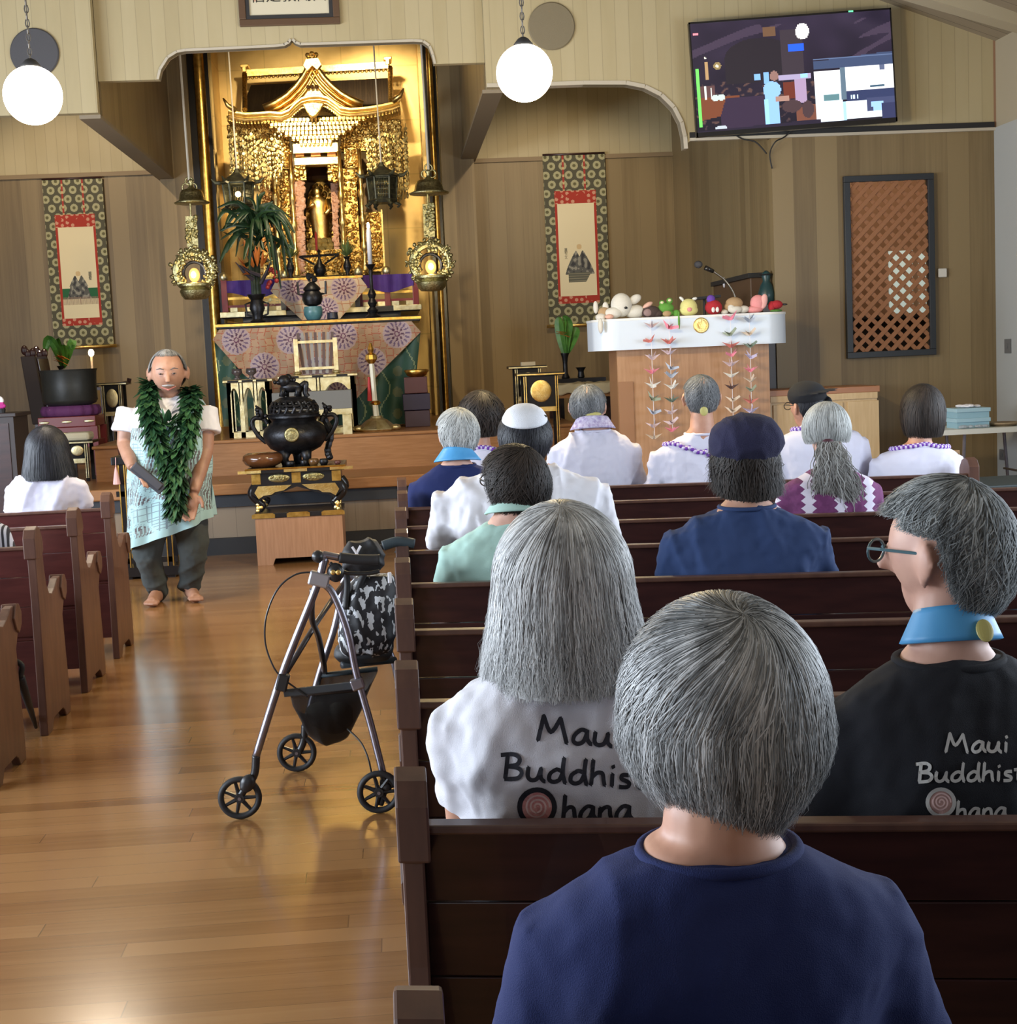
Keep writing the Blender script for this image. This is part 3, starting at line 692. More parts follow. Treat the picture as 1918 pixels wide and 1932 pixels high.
# ---------------------------------------------------------------- shrine
YS = 16.0
def P2(pts, Y): return [(at(a, b, Y).x, at(a, b, Y).z) for a, b in pts]
sc_ = at(603, 520, YS)
shr = thing('shrine', 'large gilded miniature temple housing a standing Buddha in the gold chamber', 'shrine', (sc_.x, 16.6, ZT2))
ROOFD = boards('dark shrine roof', [(.014, .008, .005), (.02, .012, .007), (.026, .016, .009)], .03, 'x', .6, .2, (20, 20, 2), .6)
m = MB(); q = P2([(463, 141), (733, 127), (737, 200), (459, 212)], 16.4)
m.add([(q[0][0], 17.0, q[0][1]), (q[1][0], 17.0, q[1][1]), (q[2][0], 16.25, q[2][1]), (q[3][0], 16.25, q[3][1])] + [(q[0][0], 17.3, q[0][1]), (q[1][0], 17.3, q[1][1]), (q[2][0], 17.3, q[2][1]), (q[3][0], 17.3, q[3][1])], [(3, 2, 1, 0), (4, 5, 6, 7), (0, 1, 5, 4), (3, 0, 4, 7), (1, 2, 6, 5), (2, 3, 7, 6)])
m.build('main_roof', ROOFD, shr)
m = MB(); m.prism(P2([(465, 133), (732, 118), (732, 124), (465, 139)], 16.9), 16.85, 17.05); m.prism(P2([(467, 139), (732, 124), (732, 131), (467, 146)], 16.9), 16.83, 16.95)
for k in range(34):
    x = lerp(468, 731, k / 33); m.ell(at(x, 147 - 15 * (k / 33), 16.82), .018, nu=6, nv=4)
rg = m.build('ridge', GOLDB, shr)
for px, py in ((461, 124), (730, 110)):
    m = MB(); m.prism(P2([(px - 7, py), (px + 9, py - 1), (px + 8, py + 4), (px + 4, py + 5), (px + 5, py + 14), (px - 3, py + 14), (px - 3, py + 6), (px - 7, py + 5)], 16.9), 16.82, 17.1); m.build('ridge_end', GOLDB, rg, bevel=.006)
for a, b in (((460, 139), (462, 207)), ((736, 126), (737, 197))):
    m = MB(); p = at(*a, 16.9); q_ = at(*b, 16.2); m.tube([(p.x, 16.95, p.z), (q_.x, 16.2, q_.z)], .028, 8); m.build('verge', GOLDC, shr)
# gable
gl = [(497, 203), (520, 193), (540, 180), (557, 163), (570, 146), (580, 128), (586, 114)]
gr = [(590, 114), (598, 128), (609, 144), (624, 160), (643, 176), (662, 187), (684, 196)]
m = MB(); m.prism(P2(gl + gr, 15.85), 15.9, 16.5); gb = m.build('gable', GOLDB, shr)
for side in (gl, gr[::-1]):
    for off, w in ((0, .03), (9, .022), (17, .018)):
        m = MB(); P = []
        for a, b in side:
            P.append(at(a + (off * .75 if side is gl else -off * .75), b + off * .9, 15.86))
        P = [p for p in P]
        m.tube([(p.x, 15.87, p.z) for p in P], [w * (1.2 - .5 * i / len(P)) for i in range(len(P))], 8); m.build('bargeboard', GOLDB if off == 0 else GOLD, gb, smooth=True)
m = MB(); m.prism(P2([(578, 112), (600, 110), (606, 122), (598, 132), (589, 124), (580, 134), (572, 124)], 15.8), 15.78, 15.9)
for dx, dy in ((-8, -3), (0, -6), (8, -4), (-5, 4), (6, 3)): m.ell(at(588 + dx, 107 + dy, 15.84), .025, nu=8, nv=6)
m.build('apex_ornament', GOLDB, gb)
m = MB()
for dx in (-8, 0, 8): m.ell(at(589 + dx, 164, 15.83), .022, nu=8, nv=6)
m.build('gable_crest', mat('dark crest', (.12, .06, .02), .4, metal=.6), gb)
# curved front eave (karahafu) and side eaves
ev = [(430, 208), (445, 212), (462, 215), (485, 214), (508, 212), (530, 214), (545, 208), (556, 196), (568, 186), (582, 182), (600, 181), (616, 184), (630, 194), (641, 203), (660, 206), (690, 204), (715, 200), (738, 195), (754, 189)]
def band(off, w, Y0, Y1, name, mt, pts=ev, parent=shr):
    up = P2([(a, b + off) for a, b in pts], Y0); dn = P2([(a, b + off + w) for a, b in pts], Y0)
    m = MB(); m.prism(up + dn[::-1], Y0, Y1); return m.build(name, mt, parent, bevel=.004)
band(-3, 5, 15.62, 16.3, 'eave_top', GOLDB); band(2, 6, 15.68, 16.3, 'eave_middle', GOLD); band(8, 5, 15.74, 16.3, 'eave_lower', GOLDB)
m = MB()
for k in range(64):
    t_ = k / 63 * (len(ev) - 1); i = min(int(t_), len(ev) - 2); f = t_ - i
    a, b = lerp(ev[i][0], ev[i + 1][0], f), lerp(ev[i][1], ev[i + 1][1], f)
    p = at(a, b + 16, 15.85); m.box((p.x, 15.95, p.z), (.018, .3, .05))
o = m.build('rafters', GOLDC, shr)
for s_, (a, b) in ((-1, (430, 205)), (1, (755, 187))):
    p = at(a, b, 15.62); m = MB(); m.tube([(p.x - s_ * .08, 15.62, p.z - .02), (p.x, 15.6, p.z + .03), (p.x + s_ * .04, 15.58, p.z + .1)], [.03, .022, .008], 8); m.build('eave_tip', GOLDB, shr, smooth=True)
m = MB(); m.prism(P2([(570, 196), (590, 193), (612, 195), (604, 210), (596, 219), (590, 223), (584, 219), (577, 210)], 15.66), 15.62, 15.72); m.build('eave_carving', GOLDC, shr, bevel=.01)
# bracket tiers under the eaves
for row in range(6):
    y = 228 + row * 8; hw = 96 - row * 13
    m = MB(); n_ = max(5, int(hw / 3.6))
    for k in range(n_):
        x = 593 + row * .4 + (k - (n_ - 1) / 2) * (2 * hw / n_); p = at(x, y - (x - 593) * .03, 15.9)
        m.box((p.x, 15.9 + row * .02, p.z), (.03, .24, .028)); m.box((p.x, 15.9 + row * .02, p.z - .018), (.016, .2, .02))
    p = at(593, y, 15.9); m.box((p.x, 15.97 + row * .02, p.z), (hw * 2 * mpx(15.9), .1, .016))
    m.build('bracket_tier', GOLDB if row > 0 else GOLD, shr)
def pbox(x0, y0, x1, y1, Y0, Y1, m=None):
    m = m or MB(); cy = (y0 + y1) / 2; a = at((x0 + x1) / 2, y0, Y0); b = at((x0 + x1) / 2, y1, Y0); l = at(x0, cy, Y0); r = at(x1, cy, Y0)
    m.b2((l.x, Y0, b.z), (r.x, Y1, a.z)); return m
m = pbox(553, 270, 637, 288, 15.95, 16.2); 
for x in (566, 595, 623): m.ell(at(x, 262, 15.93), (.035, .03, .045), nu=8, nv=6)
m.build('frieze', GOLDB, shr)
for x0, x1 in ((557, 573), (586, 604), (617, 633)): pbox(x0, 282, x1, 295, 16.0, 16.1).build('frieze_panel', mat('orange carving', (.55, .22, .06), .5, metal=.4, bump=1, bs=80), shr)
pbox(555, 297, 637, 310, 15.93, 16.15).build('lintel', GOLDB, shr)
for x0, x1 in ((556, 577), (618, 638)):
    m = pbox(x0, 310, x1, 340, 15.98, 16.1)
    for k in range(16): m.ell(at(random.uniform(x0, x1), random.uniform(312, 342), 15.97), random.uniform(.012, .03), nu=6, nv=5)
    m.build('corner_carving', GOLDC, shr)
# columns with collars
for (px0, px1, yt, yb) in ((517, 526, 285, 520), (550, 557, 290, 520), (642, 648, 285, 515), (678, 688, 282, 510)):
    a, b = at(px0, yt, 15.95), at(px1, yb, 15.95); x = (a.x + b.x) / 2
    prof = [(.02, 0)]; h = a.z - b.z
    for f in (.03, .2, .42, .64, .8, .97): prof += [(.021, h * f - .05), (.034, h * f - .03), (.036, h * f), (.034, h * f + .03), (.021, h * f + .05)] if f < .97 else [(.021, h)]
    prof = [p for p in prof if 0 <= p[1] <= h]; prof[0] = (.035, 0)
    m = MB(); m.lathe(prof, (x, 15.95, b.z), 12); m.build('column', GOLDB, shr, smooth=True)
def carved(x0, y0, x1, y1, Y, mt, name, n_=60, r0=.01, r1=.024, mt2=None):
    m = pbox(x0, y0, x1, y1, Y, Y + .1)
    for k in range(int(n_ * 1.7)):
        px, py = random.uniform(x0 + 1, x1 - 1), random.uniform(y0 + 2, y1 - 2); r = random.uniform(r0, r1)
        m.ell(at(px, py, Y), (r, .02, r * random.uniform(.6, 1.4)), rot(random.uniform(0, 3), 'Y'), nu=7, nv=5)
    return m.build(name, mt, shr)
PINK = mat('pink gilt flowers', (.62, .38, .28), .5, c2=(.45, .22, .12), ns=30, bump=.8, bs=60)
carved(527, 320, 548, 520, 16.05, GOLDC, 'carved_panel', 90); carved(650, 318, 676, 515, 16.05, GOLDC, 'carved_panel', 90)
carved(560, 342, 574, 520, 15.99, PINK, 'flower_pillar', 60, .02, .035); carved(628, 345, 638, 512, 16.2, PINK, 'flower_pillar', 50, .015, .028)
carved(492, 330, 514, 520, 16.15, mat('red gilt carving', (.5, .2, .06), .4, c2=(.8, .5, .15), ns=30, metal=.8, bump=1, bs=50), 'carved_wing', 90); carved(690, 400, 722, 512, 16.15, GOLDC, 'carved_wing', 110)
carved(527, 285, 550, 318, 16.0, GOLDC, 'upper_carving', 40); carved(650, 280, 676, 316, 16.0, GOLDC, 'upper_carving', 40)
carved(495, 232, 545, 290, 16.2, GOLDC, 'upper_carving', 120); carved(642, 228, 700, 285, 16.2, GOLDC, 'upper_carving', 120)
pbox(721, 395, 724, 512, 16.0, 16.3).build('wing_edge', GOLDB, shr)
carved(430, 235, 495, 262, 16.25, GOLDC, 'bracket_wing', 130); carved(700, 226, 756, 255, 16.25, GOLDC, 'bracket_wing', 130)
carved(497, 472, 700, 520, 16.0, GOLDC, 'shrine_base', 260)
# body behind
m = pbox(500, 300, 560, 520, 16.3, 17.2); pbox(636, 300, 712, 520, 16.3, 17.2, m); m.build('shrine_body', mat('dark gilt body', (.12, .07, .025), .5, metal=.4), shr)
m = pbox(560, 308, 640, 520, 16.75, 16.8); m.build('niche_back', mat('niche brown', (.09, .045, .02), .5, metal=.2), shr)
# halo, statue, lotus
m = MB(); hp = [(579, 470), (577, 400), (582, 365), (592, 348), (604, 340), (617, 348), (627, 365), (634, 400), (633, 468)]
m.prism(P2(hp, 16.62), 16.62, 16.68)
for k in range(110):
    a = random.uniform(0, 1); i = random.randrange(len(hp) - 1); px = lerp(hp[i][0], hp[i + 1][0], a); py = lerp(hp[i][1], hp[i + 1][1], a); f = random.uniform(.55, .97)
    m.ell(at(lerp(605, px, f), lerp(420, py, f), 16.61), random.uniform(.012, .024), nu=6, nv=4)
m.build('halo', GOLDC, shr)
m = MB(); c = at(604, 330, 16.5); m.lathe([(.17, -.06), (.19, -.03), (.16, 0), (.1, .05), (.05, .1), (.02, .12)], tuple(c), 12); m.build('canopy', mat('dark canopy', (.04, .02, .015), .5), shr)
st = MB(); b0 = at(607, 458, 16.4); t0 = at(603, 353, 16.4); H = t0.z - b0.z; x = b0.x; y = 16.4
R_ = []
for f, rx, ry in ((0, .1, .07), (.1, .085, .065), (.3, .095, .07), (.5, .105, .075), (.62, .1, .075), (.72, .11, .07), (.8, .09, .055), (.84, .035, .035), (.87, .04, .045), (.92, .048, .05), (.97, .038, .04), (1.0, .015, .016)):
    R_.append([(x - .02 * f + rx * cos(a) * (1 + .06 * sin(7 * a)), y + ry * sin(a) * (1 + .05 * sin(9 * a)), b0.z + H * f) for a in [2 * pi * k / 20 for k in range(20)]])
st.rings(R_)
st.tube([(x - .1, y - .03, b0.z + H * .76), (x - .12, y - .07, b0.z + H * .62), (x - .05, y - .12, b0.z + H * .68)], [.03, .028, .02], 8)
st.tube([(x + .09, y - .03, b0.z + H * .76), (x + .11, y - .07, b0.z + H * .58), (x + .06, y - .12, b0.z + H * .5)], [.03, .028, .02], 8)
st.ell((x - .02, y, b0.z + H * .99), (.022, .022, .025), nu=8, nv=6)
st.build('buddha_statue', GOLDB, shr, smooth=True)
m = MB()
for ring_, (r, z, n_) in enumerate(((.1, .02, 10), (.14, -.03, 12), (.17, -.07, 12))):
    for k in range(n_):
        a = 2 * pi * (k + ring_ * .5) / n_; m.ell((x + r * cos(a), y + r * sin(a) * .8, b0.z + z - .02), (.045, .045, .05), nu=8, nv=6)
m.lathe([(.12, -.2), (.15, -.16), (.08, -.12), (.1, -.05)], (x, y, b0.z), 14)
m.build('lotus_seat', mat('green gilt lotus', (.16, .13, .05), .45, metal=.5, c2=(.3, .22, .07)), shr)
# pendant strands (yoraku)
PEND = metalmat('brass pendants', (.62, .5, .22), (.26, .19, .07), .3, .3, 90)
for (xa, xb, ya, yb, nn) in ((430, 532, 262, 232, 44), (690, 768, 232, 240, 40)):
    for k in range(nn):
        f = (k + random.random() * .8) / nn; px = lerp(xa, xb, f); side = -1 if xa < 600 else 1
        edge = abs(px - 593) / 170; py = 232 + 30 * (1 - abs(edge - .55)) + random.uniform(-8, 14)
        Ln = (55 + 70 * min(1, max(0, edge - .3) * 1.6)) * random.uniform(.55, 1.0); Yp = 15.55 + random.uniform(-.12, .25)
        m = MB(); p = at(px, py, Yp); z = p.z; zend = z - Ln * mpx(Yp); r = .0
        while z > zend:
            c = random.random()
            if c < .4: m.ell((p.x, Yp, z), (.015, .007, .02), nu=6, nv=4); z -= .045
            elif c < .7: m.ell((p.x, Yp, z), .009, nu=6, nv=4); z -= .026
            else:
                m.prism([(p.x - .02, z), (p.x, z + .014), (p.x + .02, z), (p.x + .008, z - .022), (p.x - .008, z - .022)], Yp - .004, Yp + .004); z -= .05
        m.ell((p.x, Yp, z), (.012, .012, .035), nu=6, nv=4); m.tube([(p.x, Yp, p.z + .05), (p.x, Yp, z)], .003, 4)
        m.build('pendant_strand', PEND if k % 3 else GOLDB, shr)
# ---------------------------------------------------------------- columns at the chamber mouth
for nm, xg0, xg1, lab in (('l', 366, 381, 'tall gold half-round column on the left of the gold chamber'), ('r', 806, 816, 'tall gold half-round column on the right of the gold chamber')):
    Yc = YB - .3; x = (at(xg0, 110, Yc).x + at(xg1, 110, Yc).x) / 2 if nm == 'l' else at(811, 150, Yc).x
    t = thing('gold_column', lab, 'column', (x, Yc, ZT2), group='gold columns')
    w = .085 if nm == 'l' else .055
    m = MB(); m.b2((x - w * (1.5 if nm == 'l' else 1.2), Yc + .02, ZT2), (x + w * 1.15, Yc + .14, 5.5)); m.build('post', BLACK, t)
    m = MB(); R_ = [[(x + (w if nm == 'l' else .05) * .7 * cos(a), Yc + .02 + .07 * sin(a), z) for a in [2 * pi * k / 24 for k in range(24)]] for z in (ZT2, 5.5)]; m.rings(R_); m.build('gold_face', GOLD, t, smooth=False, auto=50)
    if nm == 'r':
        for dx in (.11, .17, .22): m = MB(); m.tube([(x + dx, Yc + .1, ZT2), (x + dx, Yc + .1, 5.4)], .014, 8); m.build('moulding', mat('olive moulding', (.2, .15, .06), .5), t)

# ---------------------------------------------------------------- hanging ring lamps and lanterns
BULB = mat('glowing bulb', (1, .75, .35), .4, emit=14)
BULBG = mat('amber glass', (.9, .45, .12), .3, emit=.8)
CORD = mat('pale cord', (.5, .46, .38), .8)
def ringlamp(ptop, phook, pdome, rd, pstrap0, pstrap1, pring, rr, lab):
    Y = 13.75; s = mpx(Y); c = at(*pring, Y)
    t = thing('ring_lantern', lab, 'lantern', (c.x, Y, c.z - rr * s), group='hanging brass ring lanterns')
    a = at(*ptop, 12.78); h = at(*phook, Y)
    m = MB(); m.tube([(h.x - .02, Y, 5.6), (h.x, Y, h.z)], .011, 6); m.build('cord', CORD, t)
    m = MB()
    for k in range(3):
        an = radians(90 + 120 * k); cc = (h.x + .035 * cos(an), Y, h.z - .02 + .035 * sin(an)); m.tube([(cc[0] + .035 * cos(b), Y, cc[2] + .035 * sin(b)) for b in [i * pi / 6 for i in range(13)]], .007, 6, cap=False)
    m.tube([(h.x, Y, h.z - .06), (h.x + .01, Y, at(*pdome, Y).z)], .01, 6); m.build('hook', BRASS, t, smooth=True)
    d = at(*pdome, Y); R_ = rd * s
    m = MB(); m.lathe([(R_ * 1.25, -.02), (R_ * 1.3, -.01), (R_ * .95, .01), (R_ * .85, .07), (R_ * .7, .1), (R_ * .3, .115), (.02, .13), (.015, .16), (.03, .18), (.01, .2)], tuple(d), 24); m.build('dome', BRASS, t, smooth=True)
    p0, p1 = at(*pstrap0, Y), at(*pstrap1, Y); x = (p0.x + p1.x) / 2
    m = MB(); m.b2((x - .05, Y - .01, p1.z), (x + .05, Y + .01, p0.z))
    for k in range(34): m.ell((x + random.uniform(-.05, .05), Y - .01, random.uniform(p1.z, p0.z)), random.uniform(.012, .024), nu=7, nv=5)
    m.tube([(x, Y, d.z), (x, Y, c.z + rr * s * .8)], .009, 6); m.build('strap', BRASS, t)
    ro, ri = rr * s, rr * s * .5; th = radians(36)
    m = MB(); n_ = 28
    outer = []; 
    for k in range(n_ + 1):
        an = -pi / 2 + th + (2 * pi - 2 * th) * k / n_; mid = (ro + ri) / 2; outer.append((c.x + mid * cos(an), Y, c.z + mid * sin(an)))
    m.tube(outer, (ro - ri) / 2 * .62, 8, sq=.35 if False else 1)
    for k in range(230):
        an = random.uniform(-pi / 2 + th, 3 * pi / 2 - th); r = random.uniform(ri, ro); m.ell((c.x + r * cos(an), Y - .03 + random.uniform(-.01, .05), c.z + r * sin(an)), (random.uniform(.01, .024), .018, random.uniform(.01, .02)), rot(random.uniform(0, 3), 'Y'), nu=7, nv=5)
    m.build('leaf_wreath', BRASS, t)
    zb1 = c.z - ro * .62
    m = MB(); m.lathe([(.03, -.12), (.1, -.115), (.13, -.08), (.14, -.04), (.125, -.02), (.15, .0), (.15, .02), (.12, .03)], (c.x, Y, zb1), 24); m.build('oil_cup', BRASS, t, smooth=False, auto=40)
    m = MB(); m.tube([(c.x + .1 * cos(a_), Y + .03, zb1 + .12 + .1 * sin(a_)) for a_ in [radians(-30 + 240 * i / 12) for i in range(13)]], .014, 6); m.build('arch', BRONZE, t)
    m = MB(); m.ell((c.x, Y - .0, zb1 + .1), (.05, .05, .065), nu=14, nv=10); m.build('amber_shade', BULBG, t, smooth=True)
    m = MB(); m.ell((c.x, Y - .06, zb1 + .1), (.022, .022, .03), nu=10, nv=8); m.build('bulb', BULB, t, smooth=True)
    point('ring_lantern_light', (c.x, Y - .15, zb1 + .12), .7, WARM, .03)
ringlamp((347, 97), (357, 345), (362, 380), 25, (362, 408), (362, 466), (366, 512), 44, 'brass wreath lantern hanging by a pale cord left of the altar')
ringlamp((800, 84), (808, 320), (809, 362), 29, (808, 385), (809, 447), (812, 496), 45, 'brass wreath lantern hanging right of the altar')
def lantern(px, py0, py1, lit, ptop, lab):
    Y = 15.2; s = mpx(Y); c0 = at(px, py0, Y); c1 = at(px, py1, Y); h = c0.z - c1.z; x = c1.x
    t = thing('hanging_lantern', lab, 'lantern', (x, Y, c1.z), group='dark bronze hanging lanterns')
    dm = metalmat('lantern bronze', (.09, .09, .05), (.03, .03, .025), .45, .6, 60, metal=.6)
    m = MB(); n_ = 6
    m.lathe([(.13, 0), (.15, .03), (.13, .05)], (x, Y, c1.z + h * .12), n_); m.lathe([(.155, .0), (.16, .02), (.14, .04)], (x, Y, c1.z + h * .8), n_)
    m.lathe([(.2, 0), (.12, .05), (.04, .1), (.02, .14)], (x, Y, c1.z + h * .84), n_)
    for k in range(6):
        a = 2 * pi * k / 6; m.tube([(x + .13 * cos(a), Y + .13 * sin(a), c1.z + h * .14), (x + .15 * cos(a), Y + .15 * sin(a), c1.z + h * .82)], .012, 6)
        m.tube([(x + .17 * cos(a), Y + .17 * sin(a), c1.z + h * .86), (x + .22 * cos(a), Y + .22 * sin(a), c1.z + h * .87), (x + .26 * cos(a), Y + .26 * sin(a), c1.z + h * .98)], [.022, .018, .006], 6)
        m.tube([(x + .12 * cos(a), Y + .12 * sin(a), c1.z + h * .14), (x + .17 * cos(a), Y + .17 * sin(a), c1.z + h * .06), (x + .14 * cos(a), Y + .14 * sin(a), c1.z + .0)], [.02, .018, .012], 6)
    m.build('cage', dm, t)
    m = MB()
    for k in range(6):
        a0, a1 = 2 * pi * k / 6, 2 * pi * (k + 1) / 6
        if lit and k in (3, 4): continue
        for j in range(9):
            f = j / 8; p = Vector((x + .135 * lerp(cos(a0), cos(a1), f), Y + .135 * lerp(sin(a0), sin(a1), f), 0)); m.tube([(p.x, p.y, c1.z + h * .15), (p.x * 1.0, p.y, c1.z + h * .82)], .006, 4)
        for j in range(5):
            z = c1.z + h * lerp(.2, .78, j / 4); m.tube([(x + .136 * cos(a0), Y + .136 * sin(a0), z), (x + .136 * cos(a1), Y + .136 * sin(a1), z)], .006, 4)
    m.build('openwork', dm, t)
    a = at(*ptop, Y); m = MB(); m.tube([(x - .02, Y, 5.6), (x, Y, c1.z + h)], .008, 6); m.build('hanging_rod', CORD, t)
    if lit:
        m = MB(); m.ell((x, Y - .05, c1.z + h * .5), .028, nu=10, nv=8); m.build('bulb', BULB, t, smooth=True); point('lantern_light', (x, Y - .08, c1.z + h * .5), 1.2, WARM, .03)
lantern(452, 335, 400, True, (440, 100), 'lit dark bronze lantern hanging above the tall flower arrangement')
lantern(723, 322, 392, False, (712, 85), 'unlit dark bronze lantern hanging right of the shrine')
# ---------------------------------------------------------------- altar tables and cloths
def medallion(x, y, cx, cy, r):
    dx, dy = x - cx, y - cy; d = sqrt(dx * dx + dy * dy) / r
    if d > 1: return None
    a = atan2(dy, dx)
    if d < .12: return (.36, .27, .26)
    if d < .2: return (.1, .02, .06)
    if d < .5 and cos(a * 8) > (.1 + 2.2 * abs(d - .36)): return (.07, .02, .05) if d > .26 else (.25, .14, .17)
    if .52 < d < .9 and cos(a * 16 + 2) > .1 + 3 * abs(d - .7): return (.12, .07, .14)
    if .88 < d < .94: return (.36, .26, .27)
    return (.38, .28, .28)
def clothfn(meds, grid, base, line, bright=1.0, tilt=.045):
    def f(px, py):
        for cx, cy, r in meds:
            c = medallion(px, py, cx, cy, r)
            if c: return tuple(min(1, v * bright) for v in c)
        u = (px + tilt * 0 * py) / grid; v = (py + tilt * px) / grid
        wob = .12 * sin(v * 2.1) ; fu = (u + wob) % 1; fv = (v + .1 * sin(u * 1.7)) % 1
        if fu < .09 or fv < .09: return line
        k = int(math.floor(u + wob)) * 7 + int(math.floor(v)) * 13
        w = .85 + .3 * ((k * 37 % 11) / 11)
        return tuple(min(1, b * w) for b in base)
    return f
BROC = paintmat('brocade silk', .6, bump=.3)
def clothgrid(left, right, Yf, colfn, nu, nv, wav=.0):
    """left/right: px polylines from top to bottom; vertical cloth at depth Yf"""
    def pl(L, t):
        ys = [p[1] for p in L]; y = lerp(ys[0], ys[-1], t); return (float(np.interp(y, ys, [p[0] for p in L])), y)
    m = MB()
    def fn(u, v):
        a, b = pl(left, v), pl(right, v); px, py = lerp(a[0], b[0], u), lerp(a[1], b[1], u)
        return at(px, py, Yf + wav * sin(px * .11 + v * 2))
    def c(u, v):
        a, b = pl(left, v), pl(right, v); return colfn(lerp(a[0], b[0], u), lerp(a[1], b[1], u))
    return m.grid(fn, nu, nv, c)
# lower altar table
Ya = 14.5
A0, A1 = at(408, 614, Ya), at(792, 600, Ya); ztop = (A0.z + A1.z) / 2
t = thing('altar_table', 'long black and gold altar table under the red-checked brocade', 'altar', ((A0.x + A1.x) / 2, Ya, ZT2))
altar = t
m = MB(); m.b2((A0.x, Ya - .02, ztop - .035), (A1.x, Ya + .75, ztop + .02)); m.build('table_top', BLACK, t, bevel=.008)
m = MB(); m.b2((A0.x - .01, Ya - .03, ztop - .012), (A1.x + .01, Ya - .018, ztop + .012)); m.build('gold_edge', GOLD, t)
for x in (A0.x + .12, A1.x - .12):
    for y in (Ya + .12, Ya + .65): m = MB(); m.b2((x - .04, y - .04, ZT2), (x + .04, y + .04, ztop - .035)); m.build('leg', BLACK, t)
meds = [(445.5, 642, 27), (548, 641, 27), (647, 634, 27), (749, 630, 27), (499, 692, 27), (701, 682, 27), (597, 700, 27), (572, 745, 25), (639, 742, 25)]
f = clothfn(meds, 13.5, (.36, .225, .13), (.33, .085, .04))
m = clothgrid([(413, 622), (401, 641), (459, 706), (507, 745), (592, 815)], [(776, 606), (794, 626), (720, 700), (673, 752), (602, 812)], Ya - .07, f, 190, 120, .012)
o = m.build('brocade_cloth', BROC, None, frame=tr((A0.x + A1.x) / 2, Ya - .07, ztop - .3), smooth=True)
tagit(o, 'peach altar brocade with red checks and round flower medallions, pointed at the bottom', 'altar cloth')
def green(px, py):
    for k in range(9):
        cx = 405 + k * 46
        w = 9 * sin(py * .075 + k * pi)
        if abs(px - cx - w) < 1.3: return (.2, .24, .12)
        if ((px - cx - 23) / 9) ** 2 + ((py - 20 * (k % 2) - 40 * round((py - 20 * (k % 2)) / 40)) / 10) ** 2 < 1: return (.085, .1, .045)
    return (.02, .065, .04)
m = clothgrid([(404, 642), (412, 720), (422, 805)], [(793, 627), (784, 720), (776, 800)], Ya - .03, green, 150, 70, .035)
o = m.build('green_cloth', BROC, None, frame=tr((A0.x + A1.x) / 2, Ya - .03, ZT2), smooth=True)
tagit(o, 'dark green altar skirt with wavy pale vines under the checked brocade', 'altar cloth')
# upper platform with red railing
Yu = 15.3
B0, B1 = at(418, 592, Yu), at(792, 578, Yu); zu = (B0.z + B1.z) / 2
t = thing('altar_platform', 'black platform with red railings and purple cloths below the shrine', 'altar', ((B0.x + B1.x) / 2, Yu, ZT2))
m = MB(); m.b2((B0.x + .2, Yu + .1, ZT2), (B1.x - .2, 17.3, zu - .05)); m.build('body', BLACK, t)
m = MB(); m.b2((B0.x, Yu - .05, zu - .05), (B1.x, 17.3, zu + .015)); m.build('platform_top', BLACK, t, bevel=.01)
for a, b, y0 in ((415, 462, 590), (492, 540, 588), (650, 700, 584), (742, 795, 578)):
    l, r = at(a, y0, Yu - .06), at(b, y0, Yu - .06); m = MB(); m.b2((l.x, Yu - .07, zu - .04), (r.x, Yu - .05, zu + .015)); m.build('gold_fitting', GOLDP, t, bevel=.004)
PURP = mat('deep purple silk', (.07, .02, .2), .7, c2=(.045, .012, .13), ns=8)
for (xa, xb) in ((425, 541), (679, 785)):
    for x in (xa, (xa + xb) / 2, xb):
        p = at(x, 587 - (x - 418) * .035, Yu); m = MB(); m.b2((p.x - .03, Yu, zu + .01), (p.x + .03, Yu + .06, zu + .34)); 
        rp = m.build('rail_post', REDL, t, bevel=.005)
        m = MB(); m.ell((p.x, Yu + .03, zu + .37), (.045, .045, .05), nu=12, nv=8); m.build('post_finial', GOLDP, rp, smooth=True)
    l, r = at(xa, 560, Yu), at(xb, 556, Yu)
    for dz in (.06, .14, .22): m = MB(); m.b2((l.x, Yu + .015, zu + dz), (r.x, Yu + .045, zu + dz + .025)); m.build('rail', REDL if dz != .14 else GOLD, t)
    m = MB()
    m.grid(lambda u, v: (lerp(l.x + .02, r.x - .02, u), Yu + .0 + .012 * sin(u * 23), zu + lerp(.18 + .03 * cos(u * 6), .33, v)), 30, 4); m.build('purple_cloth', PURP, t, solid=.01)
    for k in range(4):
        x = lerp(l.x, r.x, (k + .5) / 4); m = MB(); m.b2((x - .035, Yu, zu + .015), (x + .035, Yu + .04, zu + .06)); m.build('gold_fitting', GOLDP, t)
# upper table with white brocade
Yv = 15.15
C0, C1 = at(520, 528, Yv), at(683, 522, Yv); zv = (C0.z + C1.z) / 2
t = thing('offering_table', 'narrow high altar table under the small white brocade', 'altar', ((C0.x + C1.x) / 2, Yv, zu + .015))
m = MB(); m.b2((C0.x, Yv, zv - .03), (C1.x, Yv + .4, zv + .012)); m.build('table_top', BLACK, t)
m = MB(); m.b2((C0.x - .005, Yv - .012, zv - .01), (C1.x + .005, Yv - .001, zv + .012)); m.build('gold_edge', GOLD, t)
for x in (C0.x + .06, C1.x - .06):
    for y in (Yv + .06, Yv + .34): m = MB(); m.b2((x - .025, y - .025, zu + .016), (x + .025, y + .025, zv - .03)); m.build('leg', BLACK, t)
f = clothfn([(552, 546, 25), (648.6, 543.5, 25), (617, 583, 22)], 15, (.62, .48, .33), (.5, .2, .1), 1.4)
m = clothgrid([(520, 530), (510, 549), (575, 609)], [(680, 524), (693, 541), (640, 603)], Yv - .05, f, 120, 60, .006)
o = m.build('brocade_cloth', BROC, None, frame=tr((C0.x + C1.x) / 2, Yv - .05, zv - .4), smooth=True)
